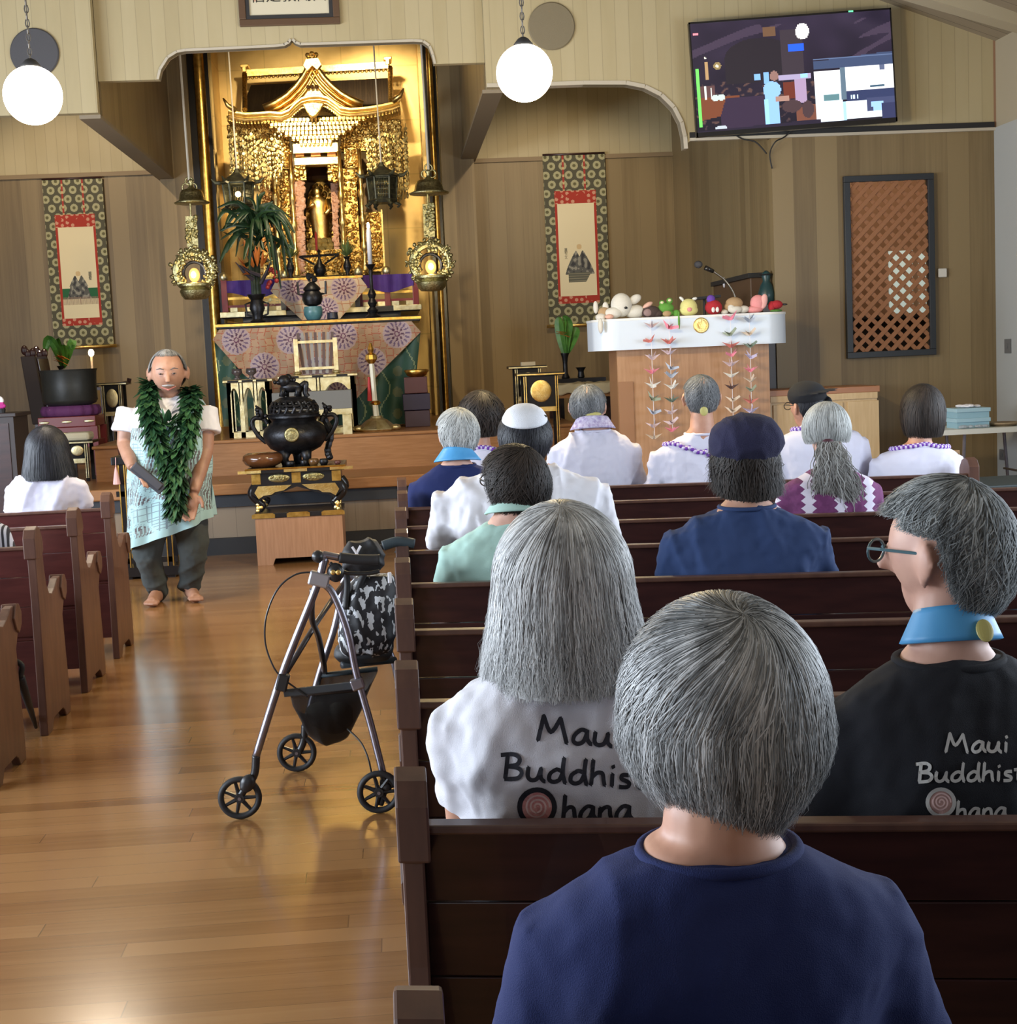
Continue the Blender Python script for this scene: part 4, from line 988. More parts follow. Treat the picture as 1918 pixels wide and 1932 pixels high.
tagit(o, 'small white brocade with purple flower wheels below the shrine', 'altar cloth')
# ---------------------------------------------------------------- small altar vessels
def vase(px, pyb, Y, h_px, w_px, prof, mt, name, label, cat, z=None, group=None, parts=None):
    b = at(px, pyb, Y); z = b.z if z is None else z; s = mpx(Y)
    t = thing(name, label, cat, (b.x, Y, z), group=group)
    m = MB(); m.lathe([(r * w_px * s / 2, zz * h_px * s) for r, zz in prof], (b.x, Y, z), 22); m.build('body', mt, t, smooth=False, auto=45)
    return t, b.x, z, s
VP = [(.7, 0), (.75, .04), (.45, .12), (.4, .2), (.85, .42), (.95, .55), (.6, .75), (.45, .85), (.75, .97), (.8, 1), (.5, 1), (.35, .85), (.02, .8)]
def sprig(m, base, tip, n_, ln, w):
    b = Vector(base); tp = Vector(tip); 
    m.tube([b, (b + tp) / 2 + Vector((0, 0, .01)), tp], [.006, .005, .002], 5)
    for k in range(n_):
        f = .25 + .75 * k / n_; p = b.lerp(tp, f); a = random.uniform(0, 2 * pi); e = random.uniform(.1, .9)
        d = Vector((cos(a), sin(a) * .8, e)).normalized() * ln; leaf(m, p, p + d, w)
def leaf(m, p0, p1, w, droop=0, n_=5, fold=.3):
    p0, p1 = Vector(p0), Vector(p1); d = (p1 - p0); L = d.length
    if L < 1e-5: return
    dn = d.normalized(); side = dn.cross(Vector((0, 0, 1))); side = side.normalized() if side.length > .05 else Vector((1, 0, 0)); up = side.cross(dn)
    vs = []
    for i in range(n_ + 1):
        f = i / n_; c = p0 + d * f + Vector((0, 0, -droop * f * f)); ww = w * sin(pi * min(1, f * .94 + .06)) ** .8
        vs += [c - side * ww, c - up * ww * fold, c + side * ww]
    fs = []
    for i in range(n_): a = i * 3; fs += [(a, a + 1, a + 4, a + 3), (a + 1, a + 2, a + 5, a + 4)]
    m.add(vs, fs)
for px, pyt, pyb, lab in ((549, 488, 526, 'small dark vase with pine sprigs on the left of the high altar table'), (656, 484, 521, 'small dark vase with pine sprigs on the right of the high altar table')):
    t, x, z, s = vase(px, pyb, Yv + .12, pyb - pyt, 16, VP, BRONZE, 'flower_vase', lab, 'vase', z=zv + .012, group='pine vases by the shrine')
    m = MB(); r_ = random.Random(px)
    for k in range(90):
        a = r_.uniform(0, 2 * pi); e = r_.uniform(.1, 1.4); L = r_.uniform(.09, .17); b = Vector((x, Yv + .12, z + (pyb - pyt) * s)); tip = b + Vector((cos(a) * cos(e), sin(a) * cos(e), sin(e))) * L + Vector((0, 0, .04))
        leaf(m, b, tip, .006, n_=3)
    m.build('pine_sprigs', mat('pine green', (.09, .16, .05), .6, c2=(.2, .28, .1)), t)
t, x, z, s = vase(604, 522, Yv + .15, 52, 26, [(.8, 0), (.95, .05), (.6, .1), (.9, .25), (.85, .4), (.4, .52), (.35, .6), (.2, .66), (.15, .9), (.3, .95), (.1, 1)], BRONZE, 'candlestick', 'dark bronze holder with a red candle directly below the Buddha', 'candlestick', z=zv + .012)
m = MB(); m.lathe([(.012, 0), (.014, .15), (.004, .19)], (x - .02, Yv + .15, z + 50 * s), 8); m.build('red_candle', mat('red wax', (.3, .02, .02), .4), t)
m = MB(); m.tube([(x - .2, Yv + .16, z + 40 * s), (x + .2, Yv + .16, z + 42 * s)], .012, 6); m.tube([(x - .2, Yv + .16, z + 40 * s), (x - .05, Yv + .16, z + 25 * s)], .01, 6); m.tube([(x + .2, Yv + .16, z + 42 * s), (x + .05, Yv + .16, z + 25 * s)], .01, 6); m.build('arms', BRONZE, t)
# incense burner on turquoise pot, on the lower table
ZL = ztop + .02
t, x, z, s = vase(592, 612, Ya + .1, 25, 36, [(.55, 0), (.7, .05), (.95, .4), (1, .75), (.9, .95), (.92, 1), (.8, 1), (.02, .9)], mat('turquoise glaze', (.06, .16, .19), .3, c2=(.1, .25, .28)), 'turquoise_pot', 'turquoise ceramic pot in the middle of the altar', 'pot', z=ZL)
z2 = z + 25 * s
t2 = thing('incense_burner', 'small dark bronze incense burner standing in the turquoise pot', 'incense burner', (x, Ya + .1, z2))
m = MB(); m.lathe([(.3 * .1, 0), (.08, .02), (.1, .07), (.095, .12), (.07, .15), (.085, .16), (.08, .18), (.05, .21), (.03, .23), (.01, .24)], (x, Ya + .1, z2), 20); m.build('body', BRONZE, t2, smooth=False, auto=45)
for s_ in (-1, 1): m = MB(); m.tube([(x + s_ * .09, Ya + .1, z2 + .12), (x + s_ * .13, Ya + .1, z2 + .12), (x + s_ * .135, Ya + .1, z2 + .24)], [.012, .012, .01], 6); m.build('handle', BRONZE, t2)
m = MB()
for k in range(9): m.ell((x + random.uniform(-.03, .04), Ya + .1, z2 + .25 + random.uniform(-.01, .05)), random.uniform(.015, .03), nu=8, nv=6)
m.build('lion_knob', BRONZE, t2)
m = MB(); c = at(628, 611, Ya + .06); m.lathe([(.05, 0), (.055, .01), (.05, .06), (.052, .065), (.04, .065), (.002, .02)], (c.x, Ya + .06, ZL), 16); m.c = None
solo(m, 'incense_cup', mat('navy lacquer', (.02, .022, .04), .3), 'small dark cup right of the turquoise pot on the altar', 'cup', (c.x, Ya + .06, ZL))
# tall candlestick with white candle
t, x, z, s = vase(704, 605, Ya + .12, 98, 30, [(.9, 0), (1, .02), (.5, .08), (.7, .14), (.35, .2), (.6, .28), (.35, .36), (.55, .44), (.22, .55), (.2, .78), (.3, .86), (.22, .9), (.5, .97), (.7, 1), (.1, .98)], BRONZE, 'candlestick', 'tall dark candlestick with a lit white candle right of the altar centre', 'candlestick', z=ZL)
m = MB(); h = 66 * s; m.lathe([(.022, 0), (.024, h * .9), (.018, h)], (x, Ya + .12, z + 97 * s), 12); m.build('candle', mat('white wax', (.75, .77, .85), .4), t, smooth=True)
m = MB(); m.ell((x, Ya + .12, z + 97 * s + h + .03), (.014, .014, .035), nu=8, nv=8); m.build('flame', mat('flame', (1, .8, .4), .5, emit=12), t, smooth=True)
# big flower arrangement
t, x, z, s = vase(487, 613, Ya + .14, 52, 34, [(.75, 0), (.85, .05), (.55, .12), (.6, .3), (.85, .5), (.7, .72), (.65, .8), (1, .96), (1.02, 1), (.7, 1), (.02, .9)], BRONZE, 'flower_vase', 'tall dark vase with a wide spray of long drooping leaves and bird of paradise', 'vase', z=ZL)
for s_ in (-1, 1): m = MB(); m.tube([(x + s_ * .05, Ya + .14, z + .2), (x + s_ * .11, Ya + .14, z + .18), (x + s_ * .1, Ya + .14, z + .08), (x + s_ * .05, Ya + .14, z + .06)], .01, 6); m.build('handle', BRONZE, t)
zt = z + 52 * s
m = MB()
for k in range(7): 
    a = k * .9; m.tube([(x + .03 * cos(a), Ya + .14 + .03 * sin(a), zt - .05), (x + .035 * cos(a), Ya + .14, zt + .25), (x + .05 * cos(a) - .02, Ya + .14, zt + .45 + .1 * (k % 3))], [.02, .018, .01], 6)
m.build('stems', mat('dark stem', (.02, .035, .02), .6), t)
Yq = Ya + .14
def pxleaf(m, P, w, Y=None):
    Y = Y or Yq
    P = catmull([at(a, b, Y + dy) for a, b, dy in P], 5); nP = len(P); vs = []
    for i, p in enumerate(P):
        d = (P[min(i + 1, nP - 1)] - P[max(i - 1, 0)]).normalized(); sd = d.cross(Vector((0, 1, 0)))
        sd = (sd.normalized() * .8 + Vector((0, .5, .1))).normalized(); ww = w * sin(pi * (i + .6) / (nP + .2)) ** .7; vs += [p - sd * ww, p + Vector((0, .012, 0)), p + sd * ww]
    m.add(vs, [q for i in range(nP - 1) for q in ((i * 3, i * 3 + 1, i * 3 + 4, i * 3 + 3), (i * 3 + 1, i * 3 + 2, i * 3 + 5, i * 3 + 4))])
crown = (483, 470)
RL = random.Random(77)
extra = []
for k in range(26):
    a_ = RL.uniform(-2.9, .2); rr_ = RL.uniform(40, 72); ex_ = 486 + rr_ * cos(a_); ey_ = 425 + rr_ * .55 * sin(a_) + RL.uniform(10, 70); extra.append(((486 + ex_) / 2 + RL.uniform(-6, 6), 400 + (ey_ - 425) * .15 + RL.uniform(-18, 12), ex_, ey_, RL.uniform(-.3, .2)))
for (mx, my, ex, ey, dy) in tuple(extra) + ((452, 385, 410, 392, -.1), (430, 398, 410, 420, -.2), (440, 400, 424, 432, -.15), (452, 430, 416, 452, -.1), (440, 425, 414, 436, .1), (450, 440, 432, 470, -.2), (440, 448, 414, 496, -.15), (470, 452, 460, 490, -.3), (486, 400, 485, 365, 0), (500, 385, 550, 412, .05), (520, 398, 556, 440, -.1), (515, 410, 545, 470, -.2), (520, 420, 552, 500, .1), (505, 425, 520, 520, -.25), (525, 430, 540, 520, -.1), (500, 440, 512, 500, -.3), (470, 395, 446, 378, -.2), (495, 400, 530, 398, -.2), (460, 410, 440, 398, .2), (510, 440, 530, 545, .1), (475, 430, 470, 510, -.3), (495, 395, 515, 380, .15), (480, 385, 462, 372, .1), (465, 425, 425, 422, -.25), (518, 450, 556, 470, 0), (488, 380, 500, 362, .05)):
    m = MB(); pxleaf(m, [(crown[0] + random.uniform(-6, 6), random.uniform(400, 460), 0), (mx, my, dy * .6), (ex, ey, dy)], random.uniform(.015, .026)); m.build('leaf', GREENL, t, smooth=True)
m = MB()
for k in range(60):
    a, b = random.gauss(487, 16), random.uniform(395, 500); p = at(a, b, Yq + random.uniform(-.12, .12)); leaf(m, p, p + Vector((random.uniform(-.1, .1), random.uniform(-.1, .05), random.uniform(-.12, .05))), .022)
m.build('inner_foliage', GREENL, t)
ORN = mat('orange petal', (.55, .13, .02), .5, c2=(.7, .25, .05)); REDP = mat('red petal', (.4, .03, .03), .5)
for (bx, by, ex, ey) in ((478, 520, 448, 488), (482, 515, 470, 485), (480, 520, 455, 515), (490, 515, 500, 480), (470, 500, 462, 450), (486, 520, 484, 470)):
    m = MB()
    for k in range(5):
        p = at(lerp(bx, ex, .35), lerp(by, ey, .35), Yq - .12); e = at(ex + random.uniform(-8, 8), ey + random.uniform(-8, 8), Yq - .15 + random.uniform(-.05, .05)); leaf(m, p, e, .016)
    m.build('bird_of_paradise', ORN, t)
for (bx, by, ex, ey) in ((478, 528, 444, 494), (492, 535, 512, 490), (490, 520, 452, 500)):
    m = MB(); m.tube([at(bx, by, Yq - .1), at((bx + ex) / 2, (by + ey) / 2 + 3, Yq - .13), at(ex, ey, Yq - .16)], [.02, .018, .003], 6); m.build('dark_bract', mat('dark bract', (.03, .025, .04), .5), t)
m = MB()
for k in range(14): p = at(random.uniform(500, 530), random.uniform(505, 545), Yq - .05); m.ell(p, random.uniform(.012, .024), nu=7, nv=5)
m.build('red_blossoms', REDP, t)
m = MB()
for k in range(10): p = at(random.uniform(500, 520), random.uniform(562, 578), Yq - .1); leaf(m, p, p + Vector((random.uniform(-.05, .05), -.02, random.uniform(-.02, .05))), .014)
m.build('pale_blossoms', mat('pale yellow petal', (.6, .58, .35), .6), t)
m = MB(); m.ell(at(703, 420, 15.3), .04, nu=10, nv=8); 
# ---------------------------------------------------------------- front table with scripture rack
Yf = 13.75
def stand_table(px0, px1, pyt, pyb, Y, dep, n_arch, lab, cov=None):
    a, b = at(px0, pyt, Y), at(px1, pyt, Y); zt_ = at((px0 + px1) / 2, pyt, Y).z; t = thing('gilded_stand', lab, 'stand', ((a.x + b.x) / 2, Y, ZT2), group='pale gilded openwork stands')
    x0, x1 = a.x, b.x; w = x1 - x0
    m = MB(); m.b2((x0 - .03, Y - .03, zt_ - .025), (x1 + .03, Y + dep + .03, zt_)); m.build('top', GOLDP, t, bevel=.006)
    for k in range(3): m = MB(); xx = x0 + w * (k + .5) / 3; m.b2((xx - .05, Y - .034, zt_ - .022), (xx + .05, Y - .03, zt_ - .004)); m.build('dark_inlay', BLACK, t)
    for fy in (Y, Y + dep - .03):
        m = MB(); gap = w / n_arch; h = zt_ - .025 - ZT2
        for k in range(n_arch + 1):
            xx = x0 + gap * k; xx = min(max(xx, x0 + .02), x1 - .02); m.b2((xx - .02, fy, ZT2), (xx + .02, fy + .03, zt_ - .025))
        for k in range(n_arch):
            xa, xb = x0 + gap * k + .01, x0 + gap * (k + 1) - .01; zc = zt_ - .025; pts = [(xa, zc), (xb, zc), (xb, zc - .22)]
            pts += [(lerp(xb, xa, f), zc - .05 - .17 * abs(2 * f - 1) ** 2.2) for f in [i / 14 for i in range(15)]] + [(xa, zc - .22)]
            m.prism(pts, fy, fy + .03)
        m.b2((x0, fy, ZT2), (x1, fy + .03, ZT2 + .05)); m.build('openwork_panel', GOLDP, t)
    for xx in (x0, x1 - .03): m = MB(); m.b2((xx, Y, ZT2), (xx + .03, Y + .03, zt_ - .025)); m.b2((xx, Y + dep - .03, ZT2), (xx + .03, Y + dep, zt_ - .025)); m.b2((xx, Y, ZT2), (xx + .03, Y + dep, ZT2 + .05)); m.b2((xx, Y, zt_ - .1), (xx + .03, Y + dep, zt_ - .025)); m.build('side_panel', GOLDP, t)
    return t, zt_, x0, x1
ft, zft, fx0, fx1 = stand_table(530, 668, 707, 815, Yf, .42, 2, 'pale gilded arched table in front of the altar centre')
a, b = at(512, 742, Yf - .32), at(664, 770, Yf - .32)
t = thing('low_bench', 'grey-faced bench in front of the pale gilded altar table', 'bench', ((a.x + b.x) / 2, Yf - .32, ZT2))
m = MB(); m.b2((a.x, Yf - .32, b.z), (b.x, Yf - .06, a.z)); m.build('grey_top', mat('grey board', (.17, .165, .15), .6), t, bevel=.004)
m = MB(); m.b2((a.x, Yf - .33, b.z - .05), (b.x, Yf - .06, b.z)); m.build('gilt_rail', GOLDP, t)
for x in (a.x + .05, b.x - .05, (a.x + b.x) / 2): m = MB(); m.b2((x - .04, Yf - .32, ZT2), (x + .04, Yf - .08, b.z - .05)); m.build('leg', GOLDP, t)
# rack
a, b = at(557, 640, Yf + .1), at(635, 705, Yf + .1)
t = thing('scripture_rack', 'small pale rack holding a fan of folded books on the front altar table', 'rack', ((a.x + b.x) / 2, Yf + .1, zft))
for x in (a.x, b.x): m = MB(); m.b2((x - .02, Yf + .08, zft), (x + .02, Yf + .12, a.z)); m.ell((x, Yf + .1, zft + .02), (.04, .05, .02)); m.build('post', GOLDP, t)
for z in (a.z - .03, zft + .06): m = MB(); m.b2((a.x, Yf + .09, z - .012), (b.x, Yf + .11, z + .012)); m.build('bar', GOLDP, t)
for k in range(9):
    x = lerp(a.x + .04, b.x - .04, k / 8); m = MB(); m.box((x, Yf + .15, zft + .2), (.026, .02, .38), rot(radians(-6 + 1.5 * k), 'Y')); m.build('folded_book', mat('grey paper edge', (.33, .3, .27), .7) if k % 2 else mat('brown book', (.12, .07, .06), .6), t)
ls, zls, _, _ = stand_table(426, 507, 716, 822, 13.7, .3, 3, 'pale gilded openwork stand left of the altar with a pointed cloth behind')
for px, lab in ((447, 'small glass cup left on the pale gilded stand'), (474, 'small dark cup with shiny rim right on the pale gilded stand')):
    c = at(px, 712, 13.8); m = MB(); m.lathe([(.02, 0), (.045, .005), (.02, .02), (.02, .035), (.05, .06), (.045, .1), (.035, .1), (.03, .06), (.002, .05)], (c.x, 13.82, zls), 14)
    solo(m, 'altar_cup', mat('smoky glass', (.1, .08, .08), .15, metal=.3), lab, 'cup', (c.x, 13.82, zls), 'cups on the left stand', smooth=True)
# white and gold candle stand on the right
Yk = 13.75; b = at(711, 806, Yk); s = mpx(Yk)
t = thing('candle_stand', 'tall white and gold candle stand with a flared foot, right of the altar front', 'candle stand', (b.x, Yk, ZT2))
m = MB(); m.lathe([(.17, 0), (.19, .02), (.16, .05), (.1, .1), (.06, .12), (.05, .14)], (b.x, Yk, ZT2), 8); m.build('foot', GOLDP, t, bevel=.004)
for s_ in (-1, 1): m = MB(); m.ell((b.x + s_ * .17, Yk - .02, ZT2 + .03), (.05, .05, .03)); m.build('claw', GOLDP, t)
m = MB(); m.tube([(b.x, Yk, ZT2 + .12), (b.x - .01, Yk, ZT2 + .3), (b.x - .02, Yk, ZT2 + .66)], [.03, .026, .024], 6); m.build('pole', mat('ivory lacquer', (.68, .64, .48), .4), t)
m = MB(); m.lathe([(.03, 0), (.05, .02), (.03, .04)], (b.x, Yk, ZT2 + .24), 10); m.lathe([(.025, 0), (.055, .04), (.05, .08), (.02, .1), (.03, .13), (.01, .19)], (b.x - .02, Yk, ZT2 + .62), 10); m.build('gold_collar', GOLD, t)
m = MB(); m.tube([(b.x - .05, Yk - .02, ZT2 + .5), (b.x - .055, Yk - .02, ZT2 + .28)], [.01, .022], 6); m.build('red_tassel', mat('red silk', (.45, .02, .02), .6), t)
m = MB()
for a_, b_ in (((660, 800), (742, 808)),): pass
# stack of dark books and a brass bell at the right edge of the altar
for k, (pz, w_, col_) in enumerate(((0, .12, (.06, .03, .045)), (.16, .13, (.03, .02, .05)), (.32, .11, (.1, .03, .03)))):
    c = at(788, 800, 14.2); m = MB(); m.b2((c.x - w_, 14.2, ZT2 + pz), (c.x + w_, 14.45, ZT2 + pz + .155))
    solo(m, 'box', mat('dark box %d' % k, col_, .5), ['dark maroon box at the right end of the altar, bottom of the stack', 'dark blue box at the right end of the altar, middle of the stack', 'dark red box at the right end of the altar, top of the stack'][k], 'box', (c.x, 14.3, ZT2 + pz), 'stacked boxes', bevel=.006)
c = at(787, 730, 14.3); m = MB(); m.lathe([(.06, 0), (.09, .01), (.12, .06), (.11, .07), (.02, .05)], (c.x, 14.32, ZT2 + .475), 16); solo(m, 'brass_bowl', GOLD, 'small brass bowl on top of the stacked boxes beside the altar', 'bowl', (c.x, 14.32, ZT2 + .475), smooth=True)
# ---------------------------------------------------------------- foreground incense stand
Yi = 11.7
a, b = at(486, 1060, Yi), at(650, 1060, Yi); X0, X1 = a.x, b.x; W_ = X1 - X0; xc = (X0 + X1) / 2; s = mpx(Yi)
zb1 = at(568, 977, Yi).z
BOXW = mat('orange plywood', (.34, .17, .085), .5, c2=(.42, .22, .12), ns=4, stretch=(14, 14, 1))
t = thing('wooden_pedestal', 'plain orange wooden box pedestal with a cut-out foot under the incense table', 'pedestal', (xc, Yi + .3, 0))
m = MB(); m.prism([(X0, 0), (X0 + .12, 0), (X0 + .14, .05), (X1 - .14, .05), (X1 - .12, 0), (X1, 0), (X1, zb1), (X0, zb1)], Yi, Yi + .03); m.b2((X0, Yi + .03, 0), (X0 + .03, Yi + .5, zb1)); m.b2((X1 - .03, Yi + .03, 0), (X1, Yi + .5, zb1)); m.b2((X0, Yi + .5, 0), (X1, Yi + .53, zb1)); m.build('box', BOXW, t)
m = MB(); m.b2((X0, Yi, zb1), (X1, Yi + .53, zb1 + .01)); m.build('box_lid', BOXW, t)
z0 = zb1 + .01; ztb = at(568, 880, Yi).z
t = thing('incense_table', 'black lacquer incense table with gold fittings and curved legs in the aisle', 'table', (xc, Yi + .27, z0))
m = MB(); m.b2((X0 - .005, Yi - .01, z0), (X1 + .005, Yi + .54, z0 + .04)); m.build('base_board', BLACK, t, bevel=.004)
for f in (.1, .5, .9): m = MB(); x = lerp(X0, X1, f); w = .09; m.prism([(x - w, z0 + .002), (x + w, z0 + .002), (x + w, z0 + .03), (x + w - .02, z0 + .04), (x - w + .02, z0 + .04), (x - w, z0 + .03)], Yi - .016, Yi - .009); m.build('gold_fitting', GOLD, t)
zl1 = ztb - .155
for sx_ in (-1, 1):
    for yy in (Yi + .05, Yi + .48):
        x = xc + sx_ * (W_ / 2 - .02); m = MB(); P = catmull([(x + sx_ * .0, yy, zl1 + .01), (x + sx_ * .035, yy, zl1 - .05), (x - sx_ * .02, yy, zl1 - .12), (x - sx_ * .045, yy, z0 + .1), (x - sx_ * .02, yy, z0 + .055)], 5)
        m.tube(P, [.045 - .028 * i / len(P) for i in range(len(P))], 8); lg = m.build('leg', BLACK, t, smooth=True)
        m = MB()
        for k in range(6): m.ell((x - sx_ * .02 + random.uniform(-.02, .02), yy - .01, z0 + .055 + random.uniform(-.01, .06)), (.018, .02, .018), nu=8, nv=6)
        m.build('gilt_foot', GOLDB, lg)
m = MB(); pts = [(X0 - .01, zl1 + .02), (X1 + .01, zl1 + .02), (X1 + .02, zl1 - .04), (X1 - .05, zl1 - .095), (X1 - .1, zl1 - .075), (X1 - .2, zl1 - .05), (xc + .06, zl1 - .02), (xc, zl1 - .0), (xc - .06, zl1 - .02), (X0 + .2, zl1 - .05), (X0 + .1, zl1 - .075), (X0 + .05, zl1 - .095), (X0 - .02, zl1 - .04)]
m.prism(pts, Yi + .0, Yi + .03); m.build('apron', BLACK, t)
for sx_ in (-1, 1):
    m = MB(); pts = [(xc + sx_ * .04, zl1 + .015), (xc + sx_ * .3, zl1 + .015), (xc + sx_ * .33, zl1 - .035), (xc + sx_ * .3, zl1 - .085), (xc + sx_ * .26, zl1 - .06), (xc + sx_ * .2, zl1 - .055), (xc + sx_ * .17, zl1 - .035), (xc + sx_ * .1, zl1 - .025)]
    m.prism(pts, Yi - .012, Yi - .001); m.build('gilt_apron_mount', GOLDB, t)
m = MB(); m.b2((X0 + .0, Yi, zl1 + .02), (X1, Yi + .53, ztb - .04)); m.build('frieze', BLACK, t)
for sx_ in (-1, 1):
    x = xc + sx_ * .135; m = MB(); m.ell((x, Yi - .003, (zl1 + ztb) / 2 - .005), (.085, .01, .034), nu=20, nv=8)
    for k in range(14): m.ell((x + random.uniform(-.065, .065), Yi - .01, (zl1 + ztb) / 2 + random.uniform(-.02, .015)), random.uniform(.006, .012), nu=6, nv=4)
    m.build('gilt_medallion', BRASS, t)
for f in (.04, .5, .96): m = MB(); x = lerp(X0, X1, f); m.b2((x - .035, Yi - .006, zl1 + .03), (x + .035, Yi, ztb - .045)); m.build('gold_fitting', GOLD, t)
m = MB(); m.b2((X0 - .04, Yi - .04, ztb - .04), (X1 + .04, Yi + .57, ztb)); m.build('table_top', BLACK, t, bevel=.003)
m = MB(); m.tube([(X0 - .05, Yi - .045, ztb - .006), (X1 + .05, Yi - .045, ztb - .006)], .008, 6); m.build('gold_rim', GOLD, t)
for f in (.03, .5, .97): m = MB(); x = lerp(X0 - .04, X1 + .04, f); m.b2((x - .09, Yi - .047, ztb - .035), (x + .09, Yi - .04, ztb - .012)); m.build('gold_fitting', GOLDB, t)
# great bronze incense burner
cx = at(560, 880, Yi + .25).x; cy = Yi + .26
t = thing('incense_burner', 'large dark bronze incense burner with a lion lid and gold crest in the aisle', 'incense burner', (cx, cy, ztb))
zb_ = ztb + .085
m = MB(); m.lathe([(.02, 0), (.12, .01), (.2, .05), (.245, .11), (.255, .16), (.24, .21), (.2, .245), (.175, .26), (.19, .285), (.21, .295), (.21, .31), (.17, .31), (.02, .3)], (cx, cy, zb_), 40); m.build('bowl', BRONZE, t, smooth=False, auto=50)
for an in (-90 - 40, -90 + 40, 90):
    aa = radians(an); m = MB(); m.tube([(cx + .12 * cos(aa), cy + .12 * sin(aa), zb_ + .04), (cx + .14 * cos(aa), cy + .14 * sin(aa), zb_ - .03), (cx + .12 * cos(aa), cy + .12 * sin(aa), ztb)], [.055, .035, .03], 10); m.ell((cx + .13 * cos(aa), cy + .13 * sin(aa), zb_ + .0), (.04, .04, .03)); m.build('leg', BRONZE, t, smooth=True)
for s_ in (-1, 1):
    m = MB(); P = catmull([(cx + s_ * .23, cy, zb_ + .1), (cx + s_ * .29, cy, zb_ + .16), (cx + s_ * .335, cy, zb_ + .25), (cx + s_ * .31, cy, zb_ + .3), (cx + s_ * .24, cy, zb_ + .29), (cx + s_ * .21, cy, zb_ + .25)], 6); m.tube(P, .018, 8)
    m.tube([(cx + s_ * .25, cy, zb_ + .29), (cx + s_ * .26, cy, zb_ + .36), (cx + s_ * (.23 if s_ > 0 else .3), cy, zb_ + .4)], [.022, .02, .006], 8)
    for k in range(7): m.ell((cx + s_ * random.uniform(.22, .3), cy + random.uniform(-.03, .03), zb_ + random.uniform(.3, .37)), .018, nu=7, nv=5)
    m.build('dragon_handle', BRONZE, t, smooth=True)
m = MB(); m.tube(catmull([(cx + .22, cy + .06, zb_ + .3), (cx + .28, cy + .05, zb_ + .15), (cx + .25, cy + .03, zb_ + .02), (cx + .27, cy, ztb + .03)], 6), [.03, .028, .03, .025, .03, .028, .03, .026, .03, .025, .028, .025, .03, .028, .03, .028, .03, .028, .02], 7); m.build('carved_strap', BRONZE, t)
m = MB(); m.lathe([(.055, 0), (.06, .004), (.05, .012), (.04, .008), (.02, .014), (.002, .014)], (cx - .01, cy - .245, zb_ + .165), 24, rot(pi / 2, 'X') @ rot(0, 'Z')); m.build('gold_crest', BRASS, t, smooth=True)
# pierced lid
m = MB(); zl = zb_ + .31
prof = [(.19, 0), (.2, .01), (.185, .03), (.19, .06), (.17, .1), (.13, .13), (.1, .14)]
m.lathe([(.2, 0), (.205, .015), (.185, .03)], (cx, cy, zl), 30); m.lathe([(.155, .1), (.165, .105), (.14, .125), (.1, .145), (.02, .15)], (cx, cy, zl), 30)
for k in range(20):
    a_ = 2 * pi * k / 20; m.tube([(cx + .187 * cos(a_), cy + .187 * sin(a_), zl + .02), (cx + .19 * cos(a_ + .12), cy + .19 * sin(a_ + .12), zl + .06), (cx + .16 * cos(a_), cy + .16 * sin(a_), zl + .11)], .012, 6)
for z_ in (.055, .08): m.tube([(cx + (.2 - z_ * .2) * cos(b_), cy + (.2 - z_ * .2) * sin(b_), zl + z_) for b_ in [2 * pi * i / 30 for i in range(31)]], .008, 6)
m.build('pierced_lid', BRONZE, t)
m = MB(); zk = zl + .15
m.ell((cx - .01, cy, zk + .075), (.085, .05, .045)); m.ell((cx - .06, cy - .02, zk + .125), (.05, .045, .048)); m.ell((cx - .1, cy - .03, zk + .115), (.025, .03, .02)); m.ell((cx - .03, cy + .01, zk + .15), (.03, .03, .03))
for dx, dy in ((-.07, -.03), (-.04, .03), (.05, -.03), (.06, .03)): m.tube([(cx + dx, cy + dy, zk + .07), (cx + dx - .01, cy + dy, zk + .03), (cx + dx - .015, cy + dy, zk)], [.028, .02, .024], 8)
for k in range(18): m.ell((cx - .03 + random.gauss(0, .03), cy + random.uniform(-.04, .02), zk + .13 + random.gauss(0, .02)), .017, nu=6, nv=5)
m.tube(catmull([(cx + .07, cy, zk + .08), (cx + .11, cy, zk + .1), (cx + .1, cy, zk + .03), (cx + .12, cy, zk - .01)], 5), [.022] * 16, 7)
m.build('lion_knob', BRONZE, t, smooth=True)
# wooden bowl etc. on the table
c = at(496, 884, Yi + .1); m = MB(); m.lathe([(.09, 0), (.14, .025), (.162, .06), (.155, .095), (.125, .112), (.1, .105), (.02, .06)], (c.x, Yi + .14, ztb), 32)
solo(m, 'wooden_bowl', mat('polished brown bowl', (.1, .035, .012), .18, c2=(.14, .055, .02), coat=.5), 'shiny brown wooden bowl at the left end of the incense table', 'bowl', (c.x, Yi + .14, ztb), smooth=True)
for px, r, h, mt_, lab in ((548, .035, .045, BRONZE, 'small dark pot under the left side of the big burner'), (574, .03, .05, BRONZE, 'small dark pot under the middle of the big burner'), (592, .04, .055, mat('brown ceramic', (.12, .06, .02), .3), 'small brown jar under the right side of the big burner'), (611, .035, .05, BRONZE, 'small dark pot right of the brown jar on the incense table'), (637, .025, .03, mat('reddish cup', (.12, .04, .03), .4), 'tiny reddish cup at the right end of the incense table')):
    c = at(px, 880, Yi + .03); m = MB(); m.lathe([(r * .7, 0), (r, h * .4), (r, h * .8), (r * .8, h), (r * .6, h), (.002, h * .5)], (c.x, Yi + .04, ztb), 16); solo(m, 'small_pot', mt_, lab, 'pot', (c.x, Yi + .04, ztb), 'small pots on the incense table', smooth=True)
